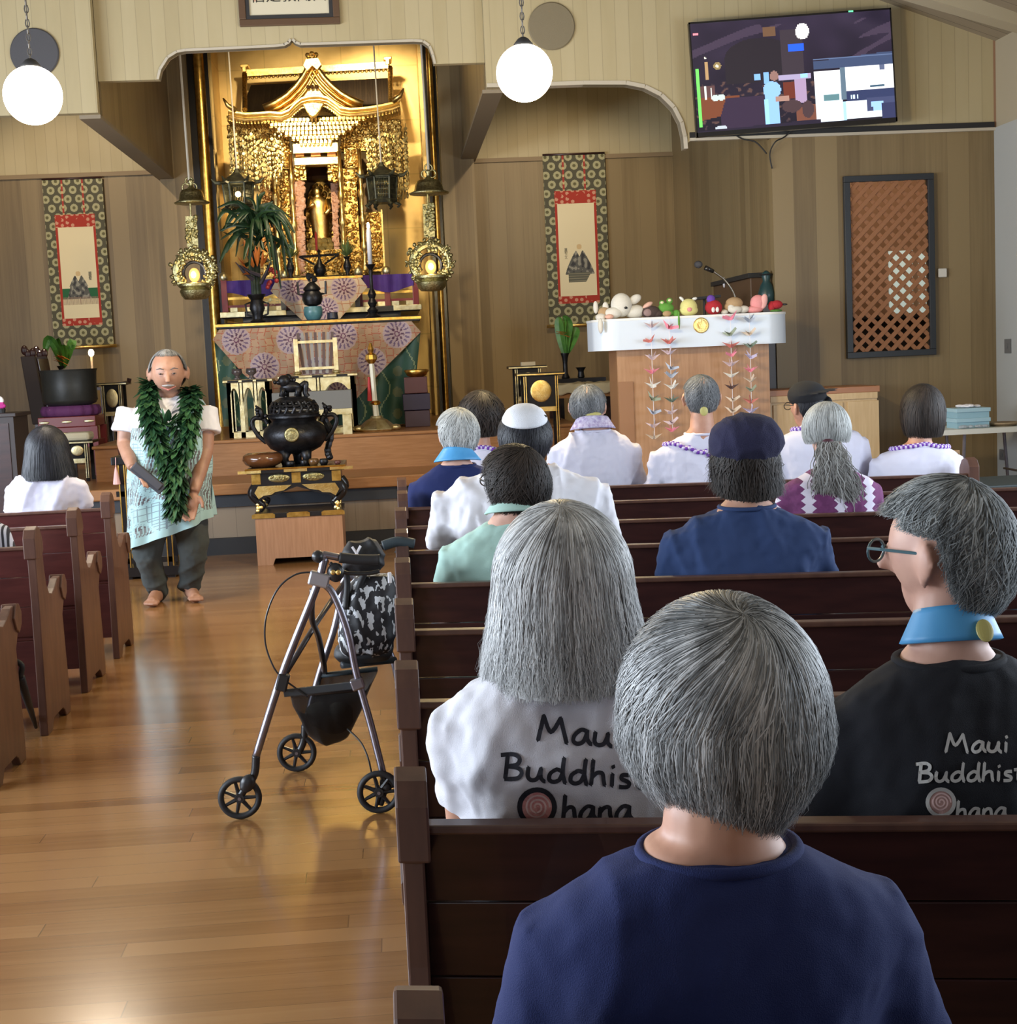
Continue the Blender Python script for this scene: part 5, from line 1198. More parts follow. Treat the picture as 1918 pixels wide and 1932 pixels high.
# ---------------------------------------------------------------- black bell stand behind the man
Yb = 11.3; a, b = at(214, 862, Yb), at(252, 862, Yb)
xa, xb = a.x, a.x + .42; zt_ = at(230, 862, Yb).z
t = thing('bell_stand', 'tall black and gold stand standing behind the man in the leaf lei', 'stand', ((xa + xb) / 2, Yb + .18, 0))
for x in (xa + .05, xb - .05):
    for y in (Yb + .02, Yb + .32):
        m = MB(); m.b2((x - .025, y - .02, 0), (x + .025, y + .02, zt_ - .06)); lg = m.build('leg', BLACK, t)
        for dx in (-.02, .02): m = MB(); m.b2((x + dx - .004, y - .024, .02), (x + dx + .004, y - .02, zt_ - .06)); m.build('gold_line', GOLD, lg)
m = MB(); m.b2((xa, Yb - .01, .02), (xb, Yb + .36, .09)); m.build('foot', BLACK, t); 
for z in (.12, zt_ - .3): m = MB(); m.b2((xa, Yb, z), (xb, Yb + .03, z + .04)); m.build('stretcher', BLACK, t)
m = MB(); m.b2((xa - .02, Yb - .02, zt_ - .06), (xb + .02, Yb + .38, zt_)); m.build('top', BLACK, t, bevel=.006)
c = at(226, 862, Yb + .1); m = MB(); m.lathe([(.03, 0), (.07, .015), (.075, .05), (.06, .09), (.055, .09), (.06, .05), (.002, .02)], (xa + .09, Yb + .1, zt_), 20); solo(m, 'singing_bowl', mat('dark red brown bronze', (.16, .06, .04), .2, metal=.6), 'small reddish bowl on the black stand behind the standing man', 'bowl', (xa + .09, Yb + .1, zt_), smooth=True)
p = at(205, 880, Yb); m = MB(); m.lathe([(.028, 0), (.026, .02), (.014, .09), (.004, .13)], (xa + .02, Yb - .05, zt_ - .2), 10); m.tube([(xa + .02, Yb - .05, zt_ - .08), (xa + .02, Yb - .03, zt_ + .0)], .003, 4)
solo(m, 'tassel', mat('pink silk', (.7, .4, .38), .6), 'pale pink tassel hanging from the black stand behind the man', 'tassel', (xa + .02, Yb - .05, zt_ - .2))
# ---------------------------------------------------------------- left alcove (floor at stage level ZT1)
def onplane(px, py, Y, z): return Vector((at(px, py, Y).x, Y, z))
Yd = 14.6; s = mpx(Yd)
# big bell bowl on purple cushion on red stand
a, b = at(78, 765, Yd), at(188, 760, Yd); cxx = (a.x + b.x) / 2; r = (b.x - a.x) / 2 * .97; zc = at(134, 765, Yd).z; zt_ = at(134, 697, Yd).z
t = thing('bell_bowl_stand', 'red lacquer stand with gilt plaques and purple cushion under the big bell bowl', 'stand', (cxx, Yd, ZT1))
m = MB()
for sx_ in (-1, 1):
    for sy_ in (-1, 1): m = MB(); m.b2((cxx + sx_ * r * .95 - .03, Yd + sy_ * r * .8 - .03, ZT1), (cxx + sx_ * r * .95 + .03, Yd + sy_ * r * .8 + .03, zc - .2)); m.build('leg', REDL, t)
zr0 = at(134, 850, Yd).z
m = MB(); m.b2((cxx - r, Yd - r * .85, zc - .2), (cxx + r, Yd + r * .85, zc - .1)); m.b2((cxx - r * .9, Yd - r * .8, zc - .34), (cxx + r * .9, Yd - r * .78 + .03, zc - .2)); m.b2((cxx - r, Yd - r * .85, zc - .4), (cxx + r, Yd + r * .85, zc - .33)); m.build('frame', REDL, t, bevel=.006)
for dx in (-.24, -.03, .18): m = MB(); m.ell((cxx + dx, Yd - r * .85 - .004, zc - .27), (.05 if dx == -.03 else .085, .008, .022)); m.ell((cxx + dx + .03, Yd - r * .86, zc - .15), (.05, .008, .014)); m.build('gilt_plaque', GOLDP, t)
m = MB()
R_ = []
for z, f in ((zc - .1, .9), (zc - .085, 1.02), (zc - .04, 1.05), (zc - .0, .98), (zc, .4)):
    R_.append([(cxx + r * f * (1 + .025 * sin(a_ * 16)) * cos(a_), Yd + r * f * .85 * (1 + .02 * sin(a_ * 16)) * sin(a_), z) for a_ in [2 * pi * k / 96 for k in range(96)]])
m.rings(R_); m.build('purple_cushion', mat('plum fringe silk', (.13, .03, .12), .8, bump=.6, bs=80), t, smooth=True)
m = MB(); h = zt_ - zc; m.lathe([(r * .7, .0), (r * .9, .02), (r * .97, h * .15), (r * .95, h * .55), (r * .98, h * .93), (r * 1.02, h), (r * .96, h), (r * .9, h * .6), (.01, .05)], (cxx, Yd, zc + .0), 48)
solo(m, 'bell_bowl', mat('blackened bronze', (.02, .022, .02), .45, c2=(.03, .03, .026), bump=.2, bs=30), 'large black bell bowl on a purple cushion in the left alcove', 'bell', (cxx, Yd, zc), smooth=False, auto=50)
# tall slanted carved chair post behind
t = thing('carved_chair', 'dark carved high-backed chair seen edge-on left of the big bell bowl', 'chair', (at(75, 800, 15.4).x, 15.5, ZT1))
m = MB()
p0, p1 = at(56, 672, 15.4), at(80, 800, 15.4)
def slab(m, A, B, w, d0, d1):
    m.prism([(A.x - w, A.z), (A.x + w, A.z), (B.x + w * 1.1, B.z), (B.x - w * 1.1, B.z)], d0, d1)
CW = mat('rough dark chair wood', (.03, .018, .014), .75)
for y_ in (15.3, 15.8):
    m = MB(); slab(m, p0, p1, .07, y_, y_ + .06); m.build('side_post', CW, t, bevel=.01)
m = MB(); slab(m, p0 + Vector((.04, 0, -.03)), p1 + Vector((.04, 0, 0)), .05, 15.36, 15.8); m.build('backrest', DARKW, t)
for y_ in (15.33, 15.83):
    m = MB()
    for dx, dz in ((-.03, .06), (.05, .03), (.0, .02)): m.ell((p0.x + dx, y_, p0.z + dz), (.035, .03, .05))
    m.build('carved_top', DARKW, t)
m = MB(); m.b2((p1.x - .05, 15.3, ZT1), (p1.x + .03, 15.36, p1.z)); m.b2((p1.x - .05, 15.8, ZT1), (p1.x + .03, 15.86, p1.z)); m.b2((p1.x, 15.3, p1.z - .15), (p1.x + .12, 15.86, p1.z - .1)); m.build('seat_frame', DARKW, t)
def smallstand(px0, px1, pyt, Y, lab, zf, h_plaque, oval=True, name='lacquer_stand', dep=.3, tone=GOLDP):
    a, b = at(px0, pyt, Y), at(px1, pyt, Y); zt_ = (a.z + b.z) / 2; x0, x1 = a.x, b.x; w = x1 - x0
    t = thing(name, lab, 'stand', ((x0 + x1) / 2, Y, zf), group='black and gilt reading stands')
    m = MB(); m.b2((x0 - .05, Y - .03, zt_ - .025), (x1 + .05, Y + dep, zt_)); m.build('top', BLACK, t, bevel=.004)
    m = MB(); m.b2((x0 - .055, Y - .035, zt_ - .02), (x1 + .055, Y - .03, zt_ - .008)); m.build('gold_edge', tone, t)
    m = MB(); m.b2((x0 + .03, Y + .01, zt_ - h_plaque - .03), (x1 - .03, Y + .03, zt_ - .025)); pn = m.build('panel', BLACK, t)
    m = MB(); m.ell(((x0 + x1) / 2, Y + .008, zt_ - h_plaque * .52 - .02), (w * .3, .008, h_plaque * .36), nu=24); m.build('gilt_plaque', tone, pn)
    for x in (x0, x1 - .03):
        m = MB(); m.b2((x, Y, zf), (x + .03, Y + .03, zt_ - .025)); lg = m.build('leg', BLACK, t)
        m = MB(); m.b2((x + .002, Y - .004, zf + .03), (x + .01, Y, zt_ - .03)); m.b2((x + .02, Y - .004, zf + .03), (x + .028, Y, zt_ - .03)); m.build('gilt_strip', tone, lg)
        m = MB(); m.b2((x, Y + dep - .06, zf), (x + .03, Y + dep - .03, zt_ - .025)); m.build('leg', BLACK, t)
    m = MB(); m.b2((x0, Y, zt_ - h_plaque - .07), (x1, Y + .03, zt_ - h_plaque - .03)); m.build('rail', tone, t)
    return t, zt_, x0, x1
smallstand(190, 228, 722, 15.1, 'black and gilt stand right of the big bell bowl in the left alcove', ZT1, .26)
t_, zs_, sx0, sx1 = smallstand(124, 164, 832, 13.6, 'low black and gilt stand with a cream cushion on it, before the altar step', ZT1, .13)
m = MB(); m.b2((sx0 - .02, 13.62, zs_), (sx1 + .02, 13.85, zs_ + .075)); solo(m, 'cushion', mat('cream cloth', (.68, .62, .45), .9, bump=.4, bs=90), 'cream folded cushion on the low black stand at the left', 'cushion', ((sx0 + sx1) / 2, 13.7, zs_), bevel=.025)
c = at(222, 726, 15.3); t = thing('curved_chair_arm', 'dark curved armchair corner behind the black stand, left alcove', 'chair', (c.x, 15.3, ZT1))
m = MB(); P = [(c.x - .04, 15.3, ZT1), (c.x - .03, 15.3, c.z - .2), (c.x, 15.3, c.z - .02), (c.x + .1, 15.3, c.z + .02), (c.x + .12, 15.3, c.z + .06)]; m.tube(catmull(P, 5), .022, 8); m.build('post', DARKW, t)
m = MB(); m.tube([(c.x - .03, 15.3, c.z - .15), (c.x - .03, 15.6, c.z - .15)], .02, 8); m.tube([(c.x - .04, 15.6, ZT1), (c.x - .03, 15.6, c.z)], .022, 8); m.build('arm', DARKW, t)
# low candle & plant behind the bell: table
a, b = at(85, 735, 15.9), at(205, 730, 15.9); zt_ = a.z
t = thing('offering_table', 'dark offering table hidden behind the big bell bowl', 'table', ((a.x + b.x) / 2, 16.0, ZT1))
m = MB(); m.b2((a.x, 15.8, zt_ - .03), (b.x, 16.2, zt_)); m.build('table_top', DARKW, t)
for x in (a.x + .05, b.x - .05):
    for y in (15.85, 16.15): m = MB(); m.b2((x - .025, y - .025, ZT1), (x + .025, y + .025, zt_ - .03)); m.build('leg', DARKW, t)
Yp = 16.0
t, x, z, s = vase(118, 735, Yp, 42, 18, VP, BRONZE, 'flower_vase', 'vase of green leaves and orange flowers below the left scroll', 'vase', z=zt_)
m = MB()
for P_ in ([(118, 695, 0), (108, 660, -.1), (92, 640, -.1), (84, 660, -.1)], [(118, 695, 0), (100, 650, 0), (90, 645, 0), (86, 665, 0)], [(120, 695, 0), (128, 670, 0), (136, 645, 0), (138, 660, 0)], [(119, 695, 0), (112, 660, .1), (105, 640, .1), (110, 655, .1)], [(120, 695, 0), (122, 672, 0), (119, 655, 0), (118, 650, 0)]):
    pxleaf(m, P_, .055, Yp)
m.build('leaves', GREENB, t)
m = MB()
for k in range(8): p = at(100 + random.uniform(-3, 16), 672 + random.uniform(-4, 10), Yp - .1); leaf(m, p, p + Vector((.09, 0, -.04 + random.uniform(-.04, .04))), .02)
m.build('orange_flowers', ORN, t)
c = at(174, 695, 15.95); z = at(174, 700, 15.95).z
t = thing('candlestick', 'lit slim candle in a dark holder below the left scroll', 'candlestick', (c.x, 15.95, zt_))
m = MB(); m.lathe([(.06, 0), (.04, .03), (.02, .06), (.018, z - zt_ - .05), (.04, z - zt_ - .02), (.04, z - zt_), (.01, z - zt_)], (c.x, 15.95, zt_), 12); m.build('holder', BRONZE, t)
m = MB(); zc_ = at(173, 672, 15.95).z; m.tube([(c.x, 15.95, z), (c.x, 15.95, zc_)], .013, 8); m.build('candle', mat('cream wax', (.7, .5, .3), .5), t)
m = MB(); m.ell((c.x, 15.95, zc_ + .035), (.03, .03, .04)); m.build('flame', MATS['flame'], t, smooth=True); point('candle_light', (c.x, 15.85, zc_ + .06), .8, WARM, .03)
# dark cabinet at the left edge with flowers
Yc_ = 12.0; a, b = at(-80, 782, Yc_), at(24, 779, Yc_); zt_ = b.z
t = thing('cabinet', 'dark wooden cabinet at the left edge behind the black-haired woman', 'cabinet', ((a.x + b.x) / 2, Yc_ + .2, 0))
m = MB(); m.b2((a.x, Yc_, 0), (b.x, Yc_ + .46, zt_ - .03)); m.build('body', mat('dark grey brown wood', (.035, .025, .025), .5), t)
m = MB(); m.b2((a.x - .02, Yc_ - .02, zt_ - .03), (b.x + .025, Yc_ + .48, zt_)); m.build('top', mat('dark grey brown wood', (.035, .025, .025), .5), t, bevel=.005)
m = MB(); m.b2((b.x - .5, Yc_ - .008, .1), (b.x - .04, Yc_, zt_ - .08)); m.build('door', DARKW, t)
c = at(2, 768, Yc_ + .15); t = thing('flower_posy', 'small posy with one white and one magenta bloom on the dark left cabinet', 'flowers', (c.x, Yc_ + .15, zt_))
m = MB(); m.lathe([(.03, 0), (.035, .03), (.02, .05)], (c.x, Yc_ + .15, zt_), 10); m.build('pot', BLACKM, t)
for nm, cc, dz, dx in (('white_bloom', CLOTHW, .1, 0), ('magenta_bloom', mat('magenta petal', (.5, .03, .25), .6), .06, .01)):
    m = MB()
    for k in range(12): m.ell((c.x + dx + random.uniform(-.02, .02), Yc_ + .13, zt_ + dz + random.uniform(-.02, .02)), .016, nu=7, nv=5)
    m.build(nm, cc, t)
# ---------------------------------------------------------------- right alcove stands, table, vases
smallstand(986, 1052, 703, 13.0, 'black and gilt stand with bright pillars nearer the lectern, right alcove', ZT1, .27, name='lacquer_stand', tone=GOLDB)
_, zq, qx0, qx1 = smallstand(970, 1020, 690, 13.6, 'dimmer gilt stand half hidden behind the bright one, right alcove', ZT1, .25, name='lacquer_stand')
m = MB(); m.b2((qx0 + .07, 13.65, zq), (qx0 + .2, 13.75, zq + .035)); solo(m, 'small_box', mat('pale wood', (.5, .4, .25), .6), 'small pale wooden box on the dimmer gilt stand', 'box', (qx0 + .13, 13.7, zq), bevel=.003)
Yr = 14.2; a, b = at(1040, 735, Yr), at(1170, 728, Yr); zt_ = (at(1060, 728, Yr).z)
t = thing('side_table', 'wooden side table under the crumpled cream cloth, right alcove', 'table', ((a.x + b.x) / 2, Yr + .2, ZT1))
m = MB(); m.b2((a.x, Yr, zt_ - .12), (b.x, Yr + .5, zt_)); m.build('table_top', STEPW, t)
for x in (a.x + .05, b.x - .05):
    for y in (Yr + .05, Yr + .45): m = MB(); m.b2((x - .03, y - .03, ZT1), (x + .03, y + .03, zt_ - .12)); m.build('leg', DARKW, t)
m = MB()
m.grid(lambda u, v: (lerp(a.x - .02, b.x + .0, u), lerp(Yr - .03, Yr + .5, min(1, v * 1.25 - .25 if v > .2 else 0)), (zt_ + .012 + .02 * noise.noise(Vector((u * 9, v * 5, 0)))) if v > .2 else zt_ - .08 + .4 * v + .01 * sin(u * 30)), 50, 24)
o = m.build('table_cloth', mat('cream linen', (.62, .55, .38), .9), None, frame=tr((a.x + b.x) / 2, Yr, zt_), smooth=True, solid=.006); tagit(o, 'crumpled cream cloth on the side table behind the lectern', 'cloth')
Yr2 = 15.6; a, b = at(1050, 716, Yr2), at(1125, 712, Yr2)
t = thing('side_table', 'black lacquer table holding two vases below the right scroll', 'table', ((a.x + b.x) / 2, Yr2 + .2, ZT1))
m = MB(); m.b2((a.x, Yr2, b.z - .1), (b.x + .1, Yr2 + .4, b.z)); m.build('table_top', BLACK, t)
for x in (a.x + .04, b.x + .06):
    for y in (Yr2 + .04, Yr2 + .36): m = MB(); m.b2((x - .03, y - .03, ZT1), (x + .03, y + .03, b.z - .1)); m.build('leg', BLACK, t)
zt_ = b.z; Yp = Yr2 + .15
t, x, z, s = vase(1067, 714, Yp, 48, 20, [(.7, 0), (.8, .05), (.45, .2), (.45, .6), (.55, .8), (.8, .97), (.8, 1), (.02, .9)], BRONZE, 'flower_vase', 'slim dark vase of green leaves and an orange flower below the right scroll', 'vase', z=zt_)
m = MB()
for P_ in ([(1066, 675, 0), (1058, 640, 0), (1054, 610, 0), (1056, 598, 0)], [(1067, 675, 0), (1068, 640, 0), (1072, 610, 0), (1062, 596, 0)], [(1068, 670, 0), (1078, 645, 0), (1086, 625, 0), (1090, 618, 0)], [(1066, 670, 0), (1062, 645, 0), (1060, 625, 0), (1066, 603, 0)]):
    pxleaf(m, P_, .055, Yp)
m.build('leaves', GREENB, t)
m = MB()
for k in range(7): p = at(1062 + random.uniform(-5, 10), 628 + random.uniform(-3, 5), Yp - .1); leaf(m, p, p + Vector((random.choice((-1, 1)) * .07, 0, random.uniform(-.03, .03))), .022)
m.build('orange_flower', ORN, t)
t, x, z, s = vase(1096, 712, Yp, 20, 20, [(.5, 0), (.7, .1), (.55, .5), (.6, .7), (1, 1), (.8, 1), (.02, .8)], BRONZE, 'small_vase', 'small empty dark vase with a flared rim below the right scroll', 'vase', z=zt_)
# dark piano-like cabinet in the far right corner
a, b = at(1395, 640, 15.4), at(1440, 640, 15.4)
t = thing('upright_cabinet', 'dark upright cabinet with a slanted lid behind the microphone', 'cabinet', (3.16, 13.5, ZT1))
zt0 = at(1400, 518, 13.0).z
m = MB(); m.b2((3.1, 12.8, ZT1), (3.225, 14.3, zt0 - .04)); m.build('body', mat('walnut brown', (.1, .055, .03), .5), t, bevel=.01)
m = MB(); m.b2((3.08, 12.78, zt0 - .04), (3.23, 14.32, zt0)); m.build('lid', BLACKM, t)
m = MB(); c = at(1390, 532, 13.8); m.ell((3.095, 13.8, c.z), (.01, .03, .05)); m.build('white_tag', CLOTHW, t)
# ---------------------------------------------------------------- lectern
Ye = 11.7; s = mpx(Ye)
a, b = at(1122, 626, Ye), at(1491, 618, Ye); zt_, zb_ = at(1300, 597, Ye).z, at(1300, 655, Ye).z
x0, x1 = a.x, b.x; xm = (x0 + x1) / 2; w = (x1 - x0) / 2
t = thing('lectern', 'wide wooden lectern with a curved white front shelf and gold crest', 'lectern', (xm, Ye + .2, .32)); lect = t
m = MB(); m.b2((xm - .8, Ye - .05, 0), (xm + .78, Ye + .7, .32)); solo(m, 'podium', STEPW, 'low wooden podium under the wide lectern', 'platform', (xm, Ye + .3, 0), bevel=.01)
def capsule(w, d, r, n_=10):
    pts = []
    for cx_, cy_, a0 in ((w - r, -d + r, -90), (w - r, d - r, 0), (-w + r, d - r, 90), (-w + r, -d + r, 180)):
        for k in range(n_ + 1): an = radians(a0 + 90 * k / n_); pts.append((cx_ + r * cos(an), cy_ + r * sin(an)))
    return pts
m = MB(tr(xm, Ye + .32, 0)); m.prism(capsule(w, .34, .2), zb_, zt_, 'z'); m.build('white_shelf', mat('gloss white laminate', (.66, .74, .84), .3), t, auto=40)
m = MB(tr(xm, Ye + .32, 0)); m.prism(capsule(w + .004, .344, .204), zt_ - .012, zt_ + .006, 'z'); m.build('top_edge', mat('cream edge', (.8, .8, .78), .4), t, auto=40)
LW = mat('lectern plywood', (.36, .19, .09), .45, c2=(.44, .25, .13), ns=4, stretch=(14, 14, 1))
lx0, lx1 = at(1166, 740, Ye + .1).x, at(1452, 740, Ye + .1).x
m = MB(); m.b2((lx0, Ye + .1, .32), (lx1, Ye + .13, zb_)); m.build('front_panel', LW, t)
for x, tone in ((lx0, 0), (lx1 - .03, 1)): m = MB(); m.b2((x - .001, Ye + .131, .32), (x + .031, Ye + .55, zb_)); m.build('side_panel', mat('side plywood', (.27, .13, .06), .5), t)
m = MB(); m.b2((lx0 + .001, Ye + .088, .32), (lx0 + .12, Ye + .1, zb_ - .25)); m.build('corner_strip', mat('strip wood', (.3, .15, .07), .5), t)
c = at(1321, 614, Ye); m = MB(); m.lathe([(.058, 0), (.062, .006), (.052, .012), (.046, .008), (.03, .012), (.001, .012)], (c.x, Ye - .02, c.z), 32, rot(pi / 2, 'X')); cr = m.build('gold_crest', GOLDB, t, smooth=True)
# plush toys on the lectern
PL = dict(bump=.9, bs=220)
def toyat(px, py, dy=.12): c = at(px, py, Ye + dy); return Vector((c.x, Ye + dy, zt_ + .006))
def toy(name, lab, px, parts, cat='plush toy'):
    c = toyat(px, 590)
    t = thing(name, lab, cat, tuple(c), group='soft toys lined up on the lectern')
    for nm, mt_, sh in parts:
        m = MB(tr(*c))
        for e in sh: m.ell(e[0], e[1], e[2] if len(e) > 2 else None, nu=16, nv=12)
        m.build(nm, mt_, t, smooth=True)
mat('peach plush', (.75, .45, .35), .9, **PL); WH = mat('cream plush', (.7, .67, .6), .95, **PL); TAN = mat('tan plush', (.45, .3, .16), .95, **PL); BRN = mat('dark brown plush', (.07, .045, .04), .95, **PL); EYE = mat('toy eye black', (.01, .01, .012), .2)
PNK = mat('pink plush', (.8, .32, .32), .9, **PL); GRN = mat('green plush', (.12, .33, .05), .9, **PL); YEL = mat('yellow plush', (.75, .7, .28), .95, **PL); RED_ = mat('red plush', (.42, .02, .03), .9, **PL); PUR = mat('purple plush', (.15, .06, .4), .9, **PL); LGT = mat('pale toy patch', (.75, .75, .72), .8)
toy('plush_bunny', 'small tan and white plush hanging over the left end of the lectern', 1132, [('head', TAN, [((.03, 0, .05), (.05, .04, .05))]), ('body', WH, [((0, -.03, .02), (.045, .04, .03)), ((-.02, -.135, -.05), (.022, .025, .06))]), ('ear', WH, [((-.035, 0, .1), (.02, .018, .05))]), ('ear', WH, [((.045, .01, .1), (.025, .018, .04))])])
toy('plush_lamb', 'big cream plush lamb lying with floppy ears at the left of the lectern', 1170, [('head', WH, [((.01, 0, .11), (.085, .075, .095)), ((-.06, -.03, .05), (.07, .05, .045))]), ('body', WH, [((.12, .03, .055), (.09, .07, .055))]), ('ear', WH, [((.12, 0, .15), (.055, .03, .035), rot(-.5, 'Y'))]), ('eye', EYE, [((.035, -.07, .085), (.014, .008, .01))]), ('pink_foot', mat('peach plush', (.75, .45, .35), .9, **PL), [((.22, -.01, .1), (.045, .03, .02), rot(-.5, 'Y'))]), ('pink_foot', MATS['peach plush'] if 'peach plush' in MATS else TAN, [((-.1, -.07, .02), (.035, .03, .02))])])
toy('plush_mole', 'dark brown plush between the lamb and the green frog', 1227, [('body', BRN, [((0, 0, .045), (.08, .06, .05)), ((.05, 0, .03), (.05, .05, .035))]), ('face', mat('grey pink plush', (.3, .2, .19), .9, **PL), [((-.03, -.045, .04), (.035, .02, .03))])])
toy('plush_frog', 'green plush frog with round eyes and an arm hanging over the lectern edge', 1256, [('head', GRN, [((0, 0, .07), (.065, .055, .045)), ((-.03, -.01, .11), (.025, .025, .025)), ((.03, -.01, .125), (.026, .025, .026))]), ('body', GRN, [((.01, 0, .03), (.05, .05, .03)), ((.08, -.01, .025), (.03, .03, .03))]), ('arm', GRN, [((.075, -.142, -.035), (.008, .008, .07))]), ('eye', mat('frog eye', (.7, .65, .4), .4), [((-.035, -.033, .115), (.014, .008, .011)), ((.027, -.034, .13), (.014, .008, .011))]), ('brown_belly', TAN, [((0, -.04, .025), (.035, .02, .025))])])
toy('plush_chick', 'round yellow plush chick with white horns and a pink beak', 1299, [('body', YEL, [((0, 0, .07), (.07, .065, .068)), ((0, 0, .045), (.075, .065, .045))]), ('horn', LGT, [((-.055, 0, .14), (.022, .012, .012), rot(.7, 'Y')), ((-.045, 0, .125), .01)]), ('horn', LGT, [((.05, 0, .135), (.022, .012, .012), rot(-.2, 'Y'))]), ('pink_beak', PNK, [((-.005, -.06, .05), (.02, .012, .018))])])
toy('plush_bird', 'red plush with a purple tuft and pale feet beside the chick', 1346, [('body', RED_, [((0, 0, .06), (.07, .06, .06))]), ('purple_tuft', PUR, [((-.02, 0, .125), (.035, .03, .035))]), ('foot', LGT, [((-.015, -.055, .04), (.014, .01, .022))]), ('foot', LGT, [((.018, -.055, .04), (.014, .01, .022))])])
toy('plush_puppy', 'tan plush puppy with a white fluffy front, right of the red one', 1385, [('head', TAN, [((0, 0, .085), (.07, .06, .05)), ((-.05, 0, .06), (.03, .03, .03))]), ('white_fur', WH, [((.0, -.03, .035), (.06, .04, .03)), ((.07, -.01, .035), (.05, .04, .03)), ((-.03, -.03, .05), (.03, .03, .03)), ((-.08, 0, .02), (.03, .03, .02))])])
toy('plush_pig', 'pink felt plush with a big folded ear near the right end of the lectern', 1430, [('body', PNK, [((0, 0, .08), (.065, .05, .065), rot(.4, 'Y')), ((-.03, 0, .03), (.07, .05, .03))]), ('ear', mat('light pink felt', (.85, .45, .42), .9, **PL), [((.04, -.03, .09), (.03, .02, .06), rot(.2, 'Y'))])])
toy('plush_crab', 'small dark red plush with a black point at the right end of the lectern', 1465, [('body', RED_, [((0, 0, .06), (.05, .04, .035)), ((-.04, 0, .05), (.03, .03, .04))]), ('black_point', EYE, [((.06, 0, .06), (.03, .008, .008))]), ('green_leaf', GREENB, [((-.01, -.02, .012), (.05, .03, .012))])])
# microphone, music stand and bottle
t = thing('microphone', 'gooseneck microphone arching over the plush toys on the lectern', 'microphone', tuple(toyat(1385, 590, .32)))
P = catmull([tuple(toyat(1385, 590, .32)), tuple(at(1386, 560, Ye + .32)), tuple(at(1368, 530, Ye + .3)), tuple(at(1345, 512, Ye + .27))], 7)
m = MB(); m.tube(P, .009, 8); m.build('gooseneck', metalmat('brushed grey metal', (.4, .36, .3), (.3, .27, .22), .35, .1), t, smooth=True)
m = MB(); m.tube([at(1345, 512, Ye + .27), at(1330, 505, Ye + .25)], [.016, .02], 12); m.build('mic_body', BLACK, t, smooth=True)
m = MB(); m.ell(at(1317, 499, Ye + .235), (.035, .03, .03), nu=16, nv=12); m.build('mic_grille', mat('mic mesh', (.09, .09, .1), .4, metal=.6, bump=1, bs=500), t, smooth=True)
m = MB(); c = toyat(1385, 590, .32); m.lathe([(.04, 0), (.04, .012), (.012, .02)], tuple(c), 16); m.build('mic_base', BLACKM, t)
t = thing('music_stand', 'flat black music stand behind the yellow chick toy', 'stand', (at(1328, 590, 12.8).x, 12.8, ZT1))
c = at(1328, 562, 12.8)
m = MB(); m.tube([(c.x, c.y, ZT1 + .05), (c.x, c.y, c.z)], .012, 8); m.build('pole', BLACKM, t)
for k in range(3): a_ = 2 * pi * k / 3; m = MB(); m.tube([(c.x, c.y, ZT1 + .12), (c.x + .22 * cos(a_), c.y + .22 * sin(a_), ZT1 + .01)], .01, 6); m.build('leg', BLACKM, t)
m = MB(); m.box((c.x, c.y, c.z), (.25, .2, .022), rot(-.06, 'Y')); m.build('desk', BLACKM, t)
Yb2 = 12.58; c = at(1446, 560, Yb2)
t = thing('statuette', 'dark teal figure-shaped bottle behind the right end of the lectern', 'bottle', (c.x, Yb2, at(1452, 572, Yb2).z))
# stands on a shelf
t.location.z = at(1452, 575, Yb2).z; FR[t.name] = tr(*t.location)
m = MB(); m.lathe([(.07, 0), (.075, .1), (.05, .17), (.03, .2), (.04, .24), (.035, .27), (.01, .29)], tuple(t.location), 16); m.build('body', mat('teal glaze', (.015, .05, .055), .35), t, smooth=True)
m = MB(); m.lathe([(.05, 0), (.06, .01)], (c.x, Yb2, t.location.z + .25), 12); m.build('rim', BLACKM, t)
sz_ = t.location.z
t = thing('plinth', 'dark narrow plinth standing behind the right end of the lectern', 'pedestal', (c.x, Yb2, ZT1))
m = MB(); m.b2((c.x - .05, Yb2 - .06, ZT1), (c.x + .05, Yb2 + .06, sz_)); m.build('shaft', mat('dark umber', (.04, .022, .014), .4), t)
m = MB(); m.b2((c.x - .06, Yb2 - .08, ZT1), (c.x + .06, Yb2 + .08, ZT1 + .05)); m.build('foot', mat('dark umber', (.04, .022, .014), .4), t)
# origami crane strings
cols = {'p': (.62, .5, .55), 'k': (.75, .25, .35), 'w': (.75, .75, .72), 'g': (.28, .33, .25), 'b': (.4, .46, .58), 'd': (.1, .06, .06), 'r': (.6, .2, .18), 't': (.16, .22, .18), 'c': (.62, .52, .42), 'v': (.55, .5, .7)}
def crane(m, c, sz, yaw, pitch):
    M = tr(*c) @ rot(yaw) @ rot(pitch, 'X') @ Matrix.Scale(sz, 4)
    V = [(0, -.25, 0), (0, .25, 0), (0, 0, .22), (.12, 0, -.05), (-.12, 0, -.05), (.75, 0, .45), (-.75, 0, .45), (0, -.75, .55), (0, -.85, .35), (0, .8, .6)]
    F = [(0, 3, 2), (0, 2, 4), (1, 2, 3), (1, 4, 2), (0, 4, 3), (1, 3, 4), (3, 5, 2), (4, 2, 6), (1, 5, 2), (0, 2, 6), (0, 7, 2), (0, 8, 7), (1, 2, 9), (3, 9, 1)]
    m.add(V, F, M)
